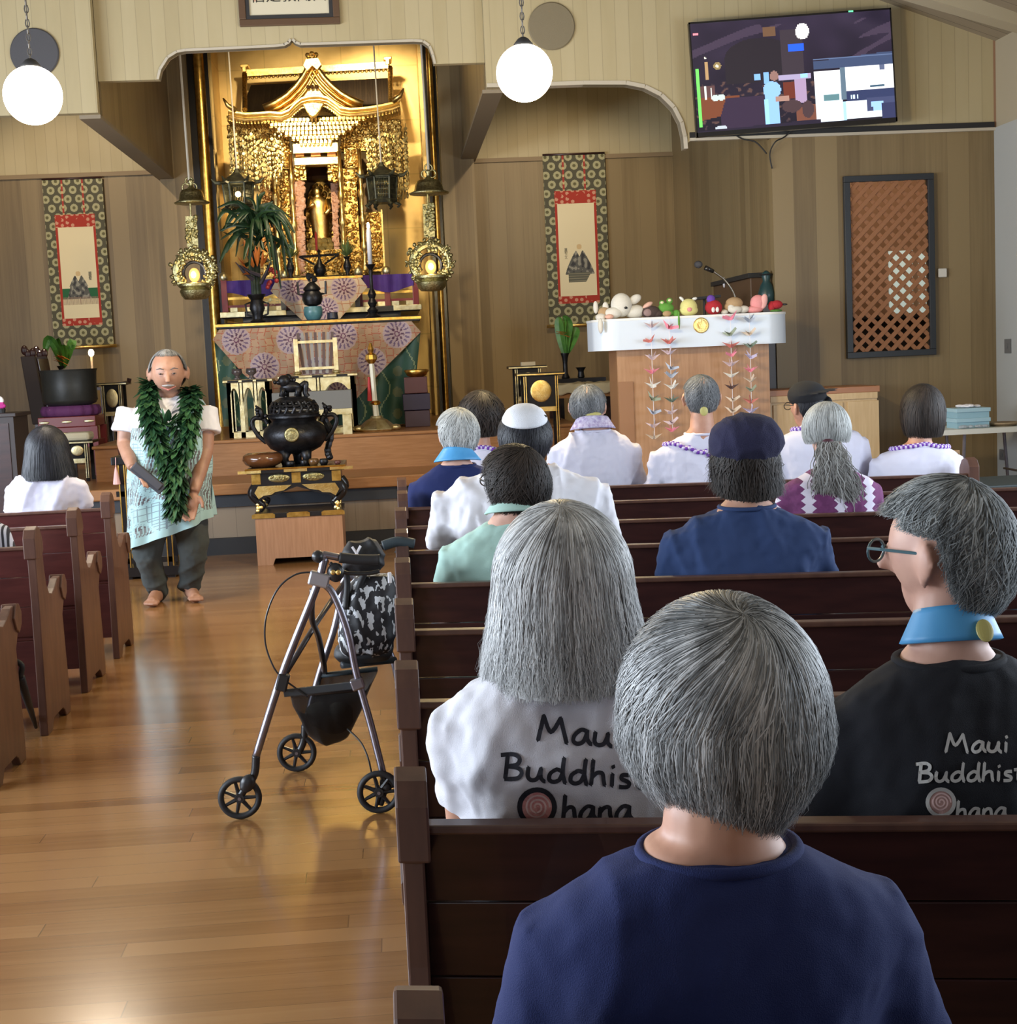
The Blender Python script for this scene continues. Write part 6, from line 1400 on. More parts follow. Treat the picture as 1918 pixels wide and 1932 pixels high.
strings = [(1227, [(617, 'p'), (645, 'r'), (678, 'p'), (704, 'k'), (730, 'w'), (755, 'g'), (781, 'b'), (806, 'p'), (828, 'c')], 'first crane string from the left, starting with a faint pink crane'),
 (1262, [(620, 'k'), (648, 'r'), (668, 'p'), (697, 'b'), (712, 'b'), (733, 'w'), (758, 't'), (780, 'p'), (800, 'p'), (814, 'k')], 'second crane string from the left, starting with a bright pink crane'),
 (1377, [(603, 'k'), (633, 'g'), (655, 'r'), (672, 'k'), (690, 'p'), (711, 'w'), (733, 'd'), (757, 'c'), (778, 'c'), (800, 'w')], 'third crane string from the left, hanging right of the gold crest'),
 (1413, [(607, 'b'), (632, 'c'), (655, 't'), (676, 'v'), (701, 'k'), (720, 'c'), (738, 'g'), (760, 'r'), (778, 'v'), (800, 'p')], 'rightmost crane string on the lectern front')]
for sx_, L_, lab in strings:
    Yk = Ye - .075; c0 = at(sx_, L_[0][0] - 12, Yk); 
    t = thing('crane_string', lab + ' crest' if False else lab, 'paper cranes', tuple(at(sx_, L_[-1][0] + 8, Yk)), group='strings of folded paper cranes')
    zz0 = zt_ + .004; zz1 = at(sx_, L_[-1][0], Yk).z
    m = MB(); m.tube([(c0.x, Yk + .06, zz0), (c0.x, Yk, zz0), (c0.x, Yk, zz1)], .0022, 4); m.build('thread', CLOTHW, t)
    for k, (py, cc) in enumerate(L_):
        z = at(sx_, py, Yk).z; m = MB(); crane(m, (c0.x + random.uniform(-.008, .008), Yk, z), random.uniform(.075, .095), random.uniform(-1.2, 1.2), random.uniform(-.4, .4)); m.build('crane', mat('paper ' + cc, cols[cc], .7), t, solid=.002)
# ---------------------------------------------------------------- right side cabinet, folding table, boxes
Yw = 11.95; a, b = at(1452, 742, Yw), at(1658, 733, Yw); zt_ = (at(1455, 737, Yw).z + at(1660, 727, Yw).z) / 2
BLN = mat('blonde plywood', (.55, .38, .19), .45, c2=(.62, .45, .24), ns=5, stretch=(10, 10, 1))
t = thing('blonde_cabinet', 'blonde plywood cabinet with an orange top right of the lectern', 'cabinet', ((a.x + b.x) / 2, Yw + .2, 0))
m = MB(); m.b2((a.x, Yw, 0), (b.x - .02, Yw + .5, zt_ - .05)); m.build('body', BLN, t)
m = MB(); m.b2((a.x - .01, Yw - .02, zt_ - .05), (b.x, Yw + .52, zt_)); m.build('top', mat('orange top wood', (.36, .15, .06), .4), t, bevel=.004)
for f in (.0, .35, .68):
    m = MB(); w_ = b.x - a.x; m.b2((a.x + w_ * f + .02, Yw - .015, .1), (a.x + w_ * (f + .31), Yw - .001, zt_ - .12)); m.build('door_panel', BLN, t, bevel=.003)
m = MB(); m.b2((a.x, Yw - .018, zt_ - .1), (b.x - .02, Yw, zt_ - .05)); m.build('rail', BLN, t)
Yz = 11.4; ztb2 = .745
a = at(1775, 812, Yz); ztb2 = a.z
t = thing('folding_table', 'white folding table with thin grey legs at the right wall', 'table', (a.x + .6, Yz + .2, 0))
m = MB(tr(XR - .53, Yz + .28, 0)); m.prism(capsule(.5, .3, .07, 5), ztb2 - .04, ztb2, 'z'); m.build('table_top', mat('off white plastic top', (.68, .69, .64), .5), t, auto=40)
for x in (a.x + .22, XR - .2):
    for y in (Yz + .08, Yz + .48): m = MB(); m.tube([(x - .04 if y < Yz + .2 else x + .06, y, 0), (x, y, ztb2 - .04)], .014, 8); m.build('leg', GREYMETAL, t)
    m = MB(); m.tube([(x, Yz + .08, ztb2 * .55), (x, Yz + .48, ztb2 * .55)], .01, 6); m.build('crossbar', GREYMETAL, t)
BLU = mat('light blue card', (.3, .5, .6), .55)
bx0, bx1 = at(1803, 795, Yz + .1).x, at(1868, 790, Yz + .1).x
hb = at(1830, 770, Yz + .1).z - ztb2
for k, (lab, d) in enumerate((('light blue card box on the folding table, bottom of the stack', 0), ('light blue lidded card box on the folding table, top of the stack', 1))):
    t = thing('card_box', lab, 'box', ((bx0 + bx1) / 2, Yz + .12, ztb2 + hb * .5 * k), group='blue boxes on the folding table')
    z = ztb2 + hb * .5 * k; m = MB(); m.b2((bx0 + .01, Yz + .1, z), (bx1 - .01, Yz + .33, z + hb * .35)); m.build('box_base', BLU, t)
    m = MB(); m.b2((bx0, Yz + .09, z + hb * .3), (bx1, Yz + .34, z + hb * .495)); m.build('lid', mat('pale blue lid', (.38, .58, .68), .5), t, bevel=.003)
m = MB(); zz = ztb2 + hb; x = (bx0 + bx1) / 2 - .02
for k in range(8): m.ell((x + random.uniform(-.08, .08), Yz + .2 + random.uniform(-.06, .06), zz + .012 + random.uniform(0, .01)), (random.uniform(.02, .045), .03, .012), rot(random.random() * 3), nu=8, nv=5)
solo(m, 'tissue', CLOTHW, 'crumpled white tissue on top of the blue boxes', 'tissue', (x, Yz + .2, zz))
m = MB(); c = at(1838, 806, Yz + .03)
for k in range(12): m.ell((c.x + random.uniform(-.09, .1), Yz + .045, ztb2 + .016), (random.uniform(.02, .04), .025, random.uniform(.008, .015)), nu=8, nv=5)
solo(m, 'plastic_bag', mat('shiny clear plastic', (.6, .68, .75), .08, trans=.4), 'shiny crumpled clear bag in front of the blue boxes', 'bag', (c.x, Yz + .045, ztb2))
m = MB(); c = at(1888, 803, Yz + .2); m.lathe([(.09, 0), (.13, .02), (.125, .03), (.02, .01)], (c.x + .02, Yz + .2, ztb2), 20); solo(m, 'wicker_tray', mat('tan wicker', (.3, .22, .13), .8, bump=1, bs=200), 'flat tan tray beside the blue boxes on the folding table', 'tray', (c.x + .02, Yz + .2, ztb2))
# piano / dark teal cabinet at the right edge
t = thing('wooden_chair', 'wooden chair with only its post and front rail showing behind the right front woman', 'chair', (at(1803, 860, 8.9).x, 8.9, 0))
c = at(1802, 849, 8.9)
for dx in (0, -.4):
    m = MB(); m.b2((c.x + dx - .02, 8.88, 0), (c.x + dx + .02, 8.92, c.z + .0)); m.build('leg', mat('chair oak', (.3, .17, .07), .5), t, bevel=.004)
    m = MB(); m.b2((c.x + dx - .02, 9.28, 0), (c.x + dx + .02, 9.32, .45)); m.build('leg', mat('chair oak', (.3, .17, .07), .5), t)
m = MB(); m.b2((c.x - .42, 8.88, c.z - .08), (c.x + .02, 8.91, c.z)); m.build('backrest', mat('chair oak', (.3, .17, .07), .5), t, bevel=.006)
m = MB(); m.b2((c.x - .42, 8.9, .43), (c.x + .02, 9.33, .46)); m.build('seat', mat('chair oak', (.3, .17, .07), .5), t, bevel=.006)
Yn = 9.3; a = at(1852, 917, Yn)
t = thing('bench_chest', 'dark teal bench against the right wall beyond the pews', 'bench', (4.5, Yn + .3, 0))
m = MB(); m.b2((a.x, Yn, 0), (XR - .02, Yn + .6, a.z - .04)); m.build('body', mat('dark teal paint', (.02, .035, .04), .5), t, bevel=.005)
m = MB(); m.b2((a.x - .02, Yn - .02, a.z - .04), (XR - .02, Yn + .62, a.z)); m.build('top', mat('dark teal paint', (.02, .035, .04), .5), t, bevel=.008)
# ---------------------------------------------------------------- figure toolkit
def voxelize(mb, vox, iters=4, disp=None, lam=.5):
    me = bpy.data.meshes.new('tmp'); me.from_pydata([tuple(v) for v in mb.v], [], mb.f)
    o = bpy.data.objects.new('tmp', me); SC.collection.objects.link(o)
    md = o.modifiers.new('r', 'REMESH'); md.mode = 'VOXEL'; md.voxel_size = vox; md.adaptivity = 0
    bpy.context.view_layer.update()
    me2 = bpy.data.meshes.new_from_object(o.evaluated_get(bpy.context.evaluated_depsgraph_get()))
    bpy.data.objects.remove(o); bpy.data.meshes.remove(me)
    n = len(me2.vertices); co = np.empty(n * 3); me2.vertices.foreach_get('co', co); co = co.reshape(-1, 3)
    ed = np.empty(len(me2.edges) * 2, dtype=np.int64); me2.edges.foreach_get('vertices', ed); ed = ed.reshape(-1, 2)
    deg = np.bincount(ed.ravel(), minlength=n).astype(float)[:, None] + 1e-9
    def lap(c):
        s = np.zeros_like(c); np.add.at(s, ed[:, 0], c[ed[:, 1]]); np.add.at(s, ed[:, 1], c[ed[:, 0]]); return s / deg
    for i in range(iters):
        co = co + lam * (lap(co) - co); co = co - lam * .92 * (lap(co) - co) if i % 2 and False else co
    if disp is not None:
        me2.vertices.foreach_set('co', co.ravel()); me2.update()
        nr = np.empty(n * 3); me2.vertices.foreach_get('normal', nr); nr = nr.reshape(-1, 3)
        d = np.array([disp(co[i], nr[i]) for i in range(n)])
        co = co + (nr * d[:, None] if d.ndim == 1 else d)
    me2.vertices.foreach_set('co', co.ravel()); me2.update()
    return me2
def meshobj(name, me, mt, parent, frame):
    me.transform(FR[rootof(parent)].inverted() @ frame) if frame is not None else None
    me.materials.clear(); me.materials.append(mt); me.polygons.foreach_set('use_smooth', [True] * len(me.polygons)); me.name = name
    return newobj(name, me, parent)
def rootof(p):
    while p.parent is not None: p = p.parent
    return p.name
def folds(seed, amp, fx=7, fz=3, arm=None):
    def f(c, n):
        x, y, z = c; s = seed * 7.3
        w = noise.noise(Vector((x * 2.2 + s, z * 2.2, s))) * .5
        a = noise.noise(Vector((x * fx + w * 3 + s, y * 3, z * fz + w * 3)))
        b = noise.noise(Vector((x * fx * 2.3 + s, y * 5, z * fz * 2.0 + 9)))
        r = (1 - abs(a) * 2.2)
        return amp * (.8 * r * r * (1 if r > 0 else -1) - .45 + .35 * b) + amp * .25 * noise.noise(Vector((x * 40, y * 40, z * 40)))
    return f
SHC = {}
def ringpts(cx, cy, z, rx, ry, n=28, p=2.4, tilt=0):
    out = []
    for k in range(n):
        a = 2 * pi * k / n; c, s = cos(a), sin(a)
        x = rx * math.copysign(abs(c) ** (2 / p), c); y = ry * math.copysign(abs(s) ** (2 / p), s)
        out.append((cx + x, cy + y, z + tilt * y))
    return out
def arm_pts(s, sh, zs, elbow, wrist):
    return [(s * (sh - .055), 0, zs - .06), elbow, wrist]
def hand(m, w, d, s, curl=.6, sc=1.0, up=None):
    """palm at wrist point w, pointing along d; s = side of thumb"""
    w = Vector(w); d = Vector(d).normalized(); up = Vector(up or (0, 0, 1)); side = d.cross(up).normalized() * s; nrm = side.cross(d).normalized() * s
    M = Matrix((side, d, side.cross(d))).transposed().to_4x4(); M.translation = w + d * .05 * sc
    m.ell((0, 0, 0), (.04 * sc, .052 * sc, .018 * sc), M)
    for i, (off, L) in enumerate(((-.03, .06), (-.01, .072), (.01, .076), (.029, .068))):
        b = w + d * .085 * sc + side * off * sc * -1; dn = Vector((0, 0, -1)) if up is None else -up
        p1 = b + (d * .5 * L + dn * .15 * L * curl) * sc; p2 = p1 + (d * .35 * L + dn * .35 * L * curl) * sc; p3 = p2 + (d * (.3 - .25 * curl) * L + dn * .3 * L * curl) * sc
        m.tube([b - d * .02, b, p1, p2, p3], [.0095 * sc, .0095 * sc, .0088 * sc, .008 * sc, .0065 * sc], 8)
    b = w + d * .02 * sc + side * .03 * sc; dn = -up
    m.tube([b, b + (side * .025 + d * .025 + dn * .008) * sc, b + (side * .033 + d * .055 + dn * .014) * sc], [.014 * sc, .011 * sc, .009 * sc], 8)
def head_prims(m, C, k=1.0, yaw=0, pitch=0, face=True):
    """C = skull centre; local head frame: +y is the face"""
    H = tr(*C) @ rot(yaw) @ rot(pitch, 'X') @ Matrix.Scale(k, 4)
    m.ell((0, -.008, .012), (.0765, .097, .1), H, 24, 18)
    m.ell((0, .03, -.055), (.058, .062, .07), H, 20, 14)      # jaw / lower face
    m.ell((0, .062, -.098), (.026, .024, .022), H)              # chin
    m.ell((0, .055, .01), (.06, .045, .06), H, 20, 14)
    if face:
        m.tube([H @ Vector((0, .092, .018)), H @ Vector((0, .108, -.012)), H @ Vector((0, .116, -.032))], [.008 * k, .011 * k, .014 * k], 8)
        for s in (-1, 1):
            m.ell((s * .014, .102, -.036), (.011, .012, .009), H)     # nostril wings
            m.ell((s * .043, .07, -.025), (.026, .025, .024), H)      # cheeks
            m.ell((s * .032, .082, .032), (.028, .014, .009), H)      # brow
    for s in (-1, 1):
        E = H @ tr(s * .088, -.012, -.01) @ rot(s * .5)
        m.ell((0, .002, .006), (.009, .025, .034), E); m.ell((0, .004, -.024), (.0085, .011, .014), E)
    return H
def glasses(H, parent, mt, k=1.0, frame=None):
    m = MB()
    for s in (-1, 1):
        m.tube([H @ Vector((s * .035 + .026 * cos(a), .105, .003 + .019 * sin(a))) for a in [2 * pi * i / 16 for i in range(17)]], .0024, 6, cap=False)
        m.tube([H @ Vector((s * .062, .104, .01)), H @ Vector((s * .08, .07, .012)), H @ Vector((s * .085, 0, .01)), H @ Vector((s * .084, -.015, -.005))], .0028, 6)
    m.tube([H @ Vector((-.01, .108, .006)), H @ Vector((.01, .108, .006))], .0024, 6)
    return m.build('glasses', mt, parent)
def make_hair(parent, H, spec, mt, name='hair', seed=1):
    """H: head frame. spec: th (thickness), zend(beta)->z, hang z, flare, n, w"""
    R = random.Random(seed); th = spec.get('th', .014); rx, ry, rz = .0765 + th, .097 + th, .1 + th * .9
    rx *= spec.get('fx', 1); ry *= spec.get('fy', 1); rz *= spec.get('fz', 1)
    pole = Vector(spec.get('pole', (0, -.35, 1))).normalized(); e1 = pole.cross(Vector((1, 0, 0))).normalized(); e1 = -e1 if e1.y > 0 else e1  # points back
    e2 = pole.cross(e1)
    zend = spec['zend']; hang = spec.get('hang', -.02); flare = spec.get('flare', lambda b, f: 0.0); zfront = spec.get('zfront', .055)
    def path(al0, off=0.0, nst=16, wob=0.0, cut=1.0, t0=0.0):
        # al: azimuth around pole, 0 = toward the back
        pts = []; th_ = t0; ph = None
        while th_ < 2.9:
            al = al0 + spec.get('swirl', .5) * exp(-th_ * 2.2); axis = e1 * cos(al) + e2 * sin(al)
            d = pole * cos(th_) + axis * sin(th_)
            if wob: 
                dd = e2 * cos(al) - e1 * sin(al); d = (d + dd * wob * sin(th_ * 2.2)).normalized()
            s = 1 / sqrt((d.x / rx) ** 2 + (d.y / ry) ** 2 + (d.z / rz) ** 2); p = d * s
            phi = atan2(p.x, -p.y); b = abs(phi) / pi           # 0 back .. 1 front
            ze = zfront if b > spec.get('bf', .66) else zend(b, phi)
            if p.z < ze: 
                if not pts: pts.append(p)
                break
            if p.z < hang and ze < hang - .01: ph = p; break
            pts.append(p); th_ += .1
        if ph is not None:
            phi = atan2(ph.x, -ph.y); b = abs(phi) / pi; ze = zend(b, phi) * 1.0; L = ph.z - ze; k_ = max(2, int(L / .02)); dr = Vector((ph.x, ph.y, 0)).normalized()
            for i in range(k_ + 1):
                f = i / k_; pts.append(Vector((ph.x, ph.y, ph.z - L * f * cut)) + dr * flare(b, f))
        # resample
        if len(pts) < 2: return None
        ds = [0]
        for a_, b_ in zip(pts, pts[1:]): ds.append(ds[-1] + (b_ - a_).length)
        if ds[-1] < .012: return None
        out = []
        for i in range(nst + 1):
            q = ds[-1] * i / nst; j = 0
            while j < len(ds) - 2 and ds[j + 1] < q: j += 1
            f = (q - ds[j]) / max(1e-6, ds[j + 1] - ds[j]); out.append(pts[j].lerp(pts[j + 1], min(1, f)))
        return [p * (1 + off / max(.05, p.length)) if spec.get('hang', 0) < -1 else p + Vector((p.x, p.y, p.z * .6 if p.z > 0 else 0)).normalized() * off for p in out]
    NA, NT = 110, 20; m = MB(H); rows = []
    clump = spec.get('clump', .004)
    for i in range(NA):
        al = 2 * pi * i / NA; q = path(al, nst=NT)
        if q is None: q = [pole * rz * .99] * (NT + 1)
        rows.append([p + Vector((p.x, p.y, 0)).normalized() * (-.003 + clump * noise.noise(Vector((al * 5, t * .15, seed)))) for t, p in enumerate(q)])
    vs = [p for r in rows for p in r]; W_ = NT + 1
    fs = [(i * W_ + j, i * W_ + j + 1, ((i + 1) % NA) * W_ + j + 1, ((i + 1) % NA) * W_ + j) for i in range(NA) for j in range(NT)]
    m.add(vs, fs); 
    N = spec.get('n', 1500); w = spec.get('w', .002); curl = spec.get('curl', 0)
    for i in range(N):
        al = R.uniform(0, 2 * pi); q = path(al, off=R.uniform(-.001, spec.get('lift', .006)), nst=spec.get('seg', 12), wob=R.gauss(0, spec.get('wob', .06)), cut=R.uniform(.9, 1.03), t0=R.uniform(0, .7) ** 1.5)
        if q is None: continue
        s0 = int(R.random() ** 2 * len(q) * .55) if spec.get('short') else 0
        q = q[s0:]; 
        if len(q) < 3: continue
        if curl:
            ph0 = R.uniform(0, 6); q = [p + Vector((sin(ph0 + j * .9), cos(ph0 * 2 + j * .8), 0)) * curl * (j / len(q)) for j, p in enumerate(q)]
        ends = spec.get('ends', .004); q = [p + Vector((R.gauss(0, 1), R.gauss(0, 1), 0)) * ends * (j / len(q)) ** 2 * .3 for j, p in enumerate(q)]
        vs = []
        for j, p in enumerate(q):
            d = (q[min(j + 1, len(q) - 1)] - q[max(j - 1, 0)]).normalized(); nn = Vector((p.x, p.y, max(p.z, 0))).normalized(); sd = d.cross(nn)
            sd = sd.normalized() if sd.length > 1e-4 else Vector((1, 0, 0)); ww = w * (1 - .75 * (j / (len(q) - 1)) ** 2); vs += [p - sd * ww, p + nn * ww * .35, p + sd * ww]
        m.add(vs, [f_ for j in range(len(q) - 1) for f_ in ((j * 3, j * 3 + 1, j * 3 + 4, j * 3 + 3), (j * 3 + 1, j * 3 + 2, j * 3 + 5, j * 3 + 4))])
    return m.build(name, mt, parent, smooth=True)
def S(b, *ab): return float(np.interp(b, [p[0] for p in ab], [p[1] for p in ab]))
PANTS = mat('dark trousers cloth', (.03, .03, .035), .8)
def seatY(k_, px, d=.25):
    y = pewY(k_)
    for _ in range(4): y = pewY(k_) - .194 * max(0, at(px, 800, y).x) + d
    return y
def seated(label, Y, px_c, py_top, pxs0, pxs1, py_s, shirt, hairm, spec, rz=-.06, yaw=0, pitch=0, k=1.0, skin=None, vox=.012, fold=.007, hair_top=.012, sleeve=.55, legs=True, wear=None, band=None, collarless=False, dyh=.02, build=1.0, torso_lift=0, glass=None, name='person', seed=1, arms_in=.0, slope=.05, smooth=7, el_out=(0, 0)):
    """px_c head centre; py_top top of the hair; pxs0..pxs1 outer shoulders at height py_s"""
    skin = skin or SKIN
    hc = at(px_c, py_top, Y); sl, sr = at(pxs0, py_s, Y), at(pxs1, py_s, Y)
    zs = at((pxs0 + pxs1) / 2, py_s, Y).z + torso_lift; sx = (sl.x + sr.x) / 2; sh = (sr.x - sl.x) / 2
    t = thing(name, label, 'person', (sx, Y, 0), rz, group=None)
    F = FR[t.name]; Fi = F.inverted()
    hl = Fi @ Vector((hc.x, Y + dyh, hc.z)); C = Vector((hl.x, hl.y, hc.z - (.112 + hair_top) * k))
    nb = Vector((hl.x * .35, -.015, zs + slope + .02))
    # body
    m = MB(); H = head_prims(m, C, k, yaw, pitch)
    neckr = .052 * k
    m.tube([(nb.x, nb.y, zs - .06), (nb.x, nb.y, nb.z), (lerp(nb.x, C.x, .6), lerp(nb.y, C.y, .5) - .008, lerp(nb.z, C.z, .5)), (C.x, C.y - .018, C.z - .02)], [.075 * k, .06 * k, neckr, neckr * 1.02], 16)
    bs = build; seat = .45
    lv = [(seat, .165, .13, .0), (seat + .1, .165 * bs, .13 * bs, .0), (lerp(seat, zs, .42), .15 * bs, .11 * bs, .0), (lerp(seat, zs, .7), sh * .8, .11, -.005), (zs - .09, sh * .78, .095, -.01), (zs - .04, sh * .7, .075, -.012), (zs + slope * .25, sh * .46, .066, -.014), (zs + slope * .8, .07 * k, .062, -.015)]
    m.rings([ringpts(nb.x * max(0, (z - .8) / .3) * .5, y, z, rx, ry) for z, rx, ry, y in lv])
    el = [(s * (sh + .0 - arms_in + el_out[(s + 1) // 2]), .05, zs - .31) for s in (-1, 1)]; wr = [(s * .11, .27, .60) for s in (-1, 1)]
    for s, e, w_ in zip((-1, 1), el, wr):
        m.tube([(s * (sh - .065), -.008, zs - .05), ((s * (sh - .04) + e[0]) / 2, .02, (zs - .06 + e[2]) / 2), e, tuple((Vector(e) + Vector(w_)) / 2), w_], [.04, .038, .036, .034, .026], 12)
        hand(m, w_, (-s * .35, .8, -.25), s, .6)
    if legs:
        for s in (-1, 1):
            m.tube([(s * .09, .03, .5), (s * .12, .25, .52), (s * .13, .44, .49), (s * .13, .43, .3), (s * .13, .4, .09)], [.085, .075, .058, .05, .036], 12)
            m.tube([(s * .13, .38, .05), (s * .135, .5, .035), (s * .14, .58, .025)], [.038, .036, .022], 10)
    body = meshobj('body', voxelize(m, vox * .8, 3), skin, t, F)
    # trousers
    if legs:
        m = MB(); m.rings([ringpts(0, 0, z, rx, ry) for z, rx, ry in ((seat - .01, .17, .14), (seat + .08, .18 * bs, .14 * bs), (seat + .16, .172 * bs, .13 * bs))])
        for s in (-1, 1): m.tube([(s * .09, .02, .51), (s * .12, .25, .53), (s * .13, .455, .5), (s * .13, .445, .3), (s * .13, .41, .12)], [.098, .088, .07, .062, .055], 12)
        meshobj('trousers', voxelize(m, .016, 3), PANTS, t, F)
    # shirt
    m = MB(); g = .014
    lv = [(seat + .04, .185 * bs, .15 * bs, .0), (seat + .12, .185 * bs, .15 * bs, 0), (lerp(seat, zs, .42), .172 * bs, .132 * bs, .0), (lerp(seat, zs, .7), sh * .86, .128 * (.6 + .4 * bs), -.007), (zs - .09, sh * .92, .122, -.012), (zs - .04, sh * .93, .108, -.014), (zs - .005, sh * .84, .092, -.016), (zs + slope * .3, sh * .6, .084, -.018), (zs + slope * .62, .1 * k, .074, -.018), (zs + slope * .7, .084 * k, .07, -.018)]
    m.rings([ringpts(nb.x * max(0, (z - .8) / .3) * .5, y, z, rx, ry) for z, rx, ry, y in lv])
    for s, e in zip((-1, 1), el):
        a_ = Vector((s * (sh - .06), -.008, zs - .04)); e_ = Vector(e); q = a_.lerp(e_, sleeve); q2 = q + (e_ - a_).normalized() * .01
        m.tube([a_, a_.lerp(q, .5), q, q2], [.068, .066, .064, .062] if sleeve < .95 else [.068, .063, .056, .053], 14)
        if sleeve > .95: m.tube([e_, Vector(wr[0 if s < 0 else 1])], [.052, .04], 12)
    sm = voxelize(m, vox, smooth, folds(seed, fold))
    shirt_o = meshobj('shirt', sm, shirt, t, F)
    if not collarless:
        m = MB(); P = []
        for i in range(33):
            a_ = 2 * pi * i / 32; P.append((nb.x * .9 - .086 * k * sin(a_), nb.y - .002 + .073 * cos(a_), zs + slope * .7 - .008 + .004 * cos(a_)))
        m.tube([F @ Vector(p) for p in P], .0075, 8, cap=False); m.build('neckband', band or shirt, t, smooth=True)
    HW = F @ H
    if spec: make_hair(t, HW, spec, hairm, seed=seed)
    if glass: glasses(HW, t, glass)
    return dict(t=t, F=F, H=HW, C=C, zs=zs, sh=sh, nb=nb, shirt=shirt_o, body=body, k=k)
def collar_band(P, mt, name='collar', r0=.062, r1=.105, h0=.055, h1=-.012, emblem=None, open_=.62, w=None):
    F, nb, zs = P['F'], P['nb'], P['zs']; m = MB(F)
    def f(u, v):
        a_ = lerp(-pi * open_, pi * open_, u); r = lerp(r0, r1, v); z = lerp(h0, h1, v)
        return (nb.x + r * sin(a_), nb.y - .012 - r * .86 * cos(a_), nb.z + z - .03 * (1 - cos(a_)) * .5)
    m.grid(f, 40, 6); return m.build(name, mt, P['t'], smooth=True, solid=.006)
def lei(P, drop=.12, rad=.13, n=64, front=True, name='ribbon_lei', m1=None, m2=None, zoff=.02):
    F, nb = P['F'], P['nb']
    sh = P['shirt']; inv = F.inverted()
    t = P['t']; bv = BVHTree.FromPolygons([F @ Vector(v.co) for v in sh.data.vertices], [tuple(p.vertices) for p in sh.data.polygons])
    ma, mc = MB(), MB()
    for i in range(n):
        a_ = 2 * pi * i / n; r = rad * (1 + .25 * abs(sin(a_)))
        p = Vector((nb.x + r * sin(a_), nb.y - r * .62 * cos(a_) + .01, nb.z + .06)); q = F @ p
        hit = bv.ray_cast(q + Vector((0, 0, .25)), Vector((0, 0, -1)))
        if hit[0] is None: loc = q + Vector((0, 0, -.1))
        else: loc = hit[0]
        if cos(a_) > 0: loc = loc + Vector((0, -.004, 0))
        loc = loc + Vector((0, 0, .006))
        (ma if i % 2 else mc).ell(loc, (.0125, .0125, .011), nu=8, nv=6)
        (mc if i % 2 else ma).ell(loc + Vector((0, 0, .009)), (.008, .008, .006), nu=7, nv=5)
    o = ma.build(name, m1 or mat('violet ribbon', (.14, .03, .36), .6), t, smooth=True)
    mc.build('white_ribbon_twist', m2 or mat('lilac white ribbon', (.62, .55, .75), .6), o, smooth=True)
    return o
# ---------------------------------------------------------------- seated people
def hm(n, a, b, c, r=.42): return hairmat(n, a, b, c, r)
HG = hm('silver grey hair', (.09, .09, .09), (.4, .41, .41), (.85, .87, .87))
HG2 = hm('grey bob hair', (.035, .038, .04), (.2, .21, .215), (.66, .68, .69))
HS = hm('short salt pepper hair', (.03, .032, .034), (.15, .165, .17), (.5, .53, .53), .6)
HLG = hm('light grey hair', (.2, .21, .2), (.36, .37, .36), (.6, .62, .6), .6)
HBR = hm('dark brown hair', (.009, .007, .006), (.02, .014, .011), (.045, .032, .025), .6)
HBK = hm('black hair', (.005, .005, .007), (.01, .01, .014), (.03, .03, .04), .5)
HDG = hm('close cropped grey hair', (.06, .065, .07), (.12, .125, .13), (.24, .25, .26), .7)
def cotton(n, c, r=.9): return mat(n, c, r, bump=.35, bs=700)
NAVY = cotton('navy jersey', (.007, .016, .095)); NAVY2 = cotton('slate blue jersey', (.02, .044, .13)); BLKT = cotton('black jersey', (.006, .007, .012)); WT = cotton('white jersey', (.72, .72, .78))
WSH = cotton('white shirt cloth', (.66, .65, .76)); WSH2 = cotton('bright white shirt cloth', (.8, .79, .84)); MINT = cotton('mint cotton', (.4, .6, .53))
BLUEC = mat('bright blue silk', (.06, .3, .62), .45, c2=(.09, .37, .7), ns=14)
YELM = mat('yellow gold emblem', (.5, .45, .15), .5)
# nearest woman, plain navy T-shirt, grey bob
P1 = seated('grey-bobbed woman in a plain navy T-shirt, nearest the camera at the bottom', seatY(0, 1340), 1368, 1128, 972, 1690, 1648, NAVY, HG2,
    dict(th=.024, fx=1.1, fy=1.02, fz=1.05, n=5200, w=.00075, zend=lambda b, p: S(b, (0, -.134), (.12, -.126), (.3, -.102 if p < 0 else -.09), (.45, -.098 if p < 0 else -.035), (.56, -.085 if p < 0 else -.025), (.72, -.035)), hang=.0, flare=lambda b, f: .008 * sin(f * 3) - .055 * f * f * (1 - b * .8), wob=.1, lift=.008, seg=16, clump=.008, ends=.012, pole=(.0, -.5, 1), swirl=1.1, bf=.72),
    rz=.03, yaw=.16, k=1.02, vox=.008, smooth=22, el_out=(0, .05), fold=.008, slope=.06, hair_top=.02, seed=3, sleeve=.93, skin=SKIN, dyh=.03)
m = MB(); e = P1['H'] @ Vector((-.082, .0, -.05)); m.ell(e, .006, nu=8, nv=6); m.build('earring', GOLD, P1['t'], smooth=True)
# white printed T-shirt woman, long grey hair
P2_ = seated('woman with long straight silver hair in a white T-shirt with black lettering', seatY(1, 1056), 1056, 948, 815, 1325, 1288, WT, HG,
    dict(th=.026, fx=1.1, fy=1.05, fz=1.06, n=5200, w=.001, zend=lambda b, p: S(b, (0, -.172), (.3, -.17), (.5, -.16), (.7, -.12)), hang=0.0, flare=lambda b, f: .026 * f ** 2 + .006 * sin(f * 3), wob=.05, lift=.008, seg=18, clump=.01, ends=.014, pole=(-.02, -.3, 1), bf=.74),
    rz=-.02, yaw=.0, vox=.009, smooth=14, fold=.019, slope=.07, hair_top=.022, seed=5, arms_in=.05, sleeve=.62, skin=SKIN, dyh=.01)
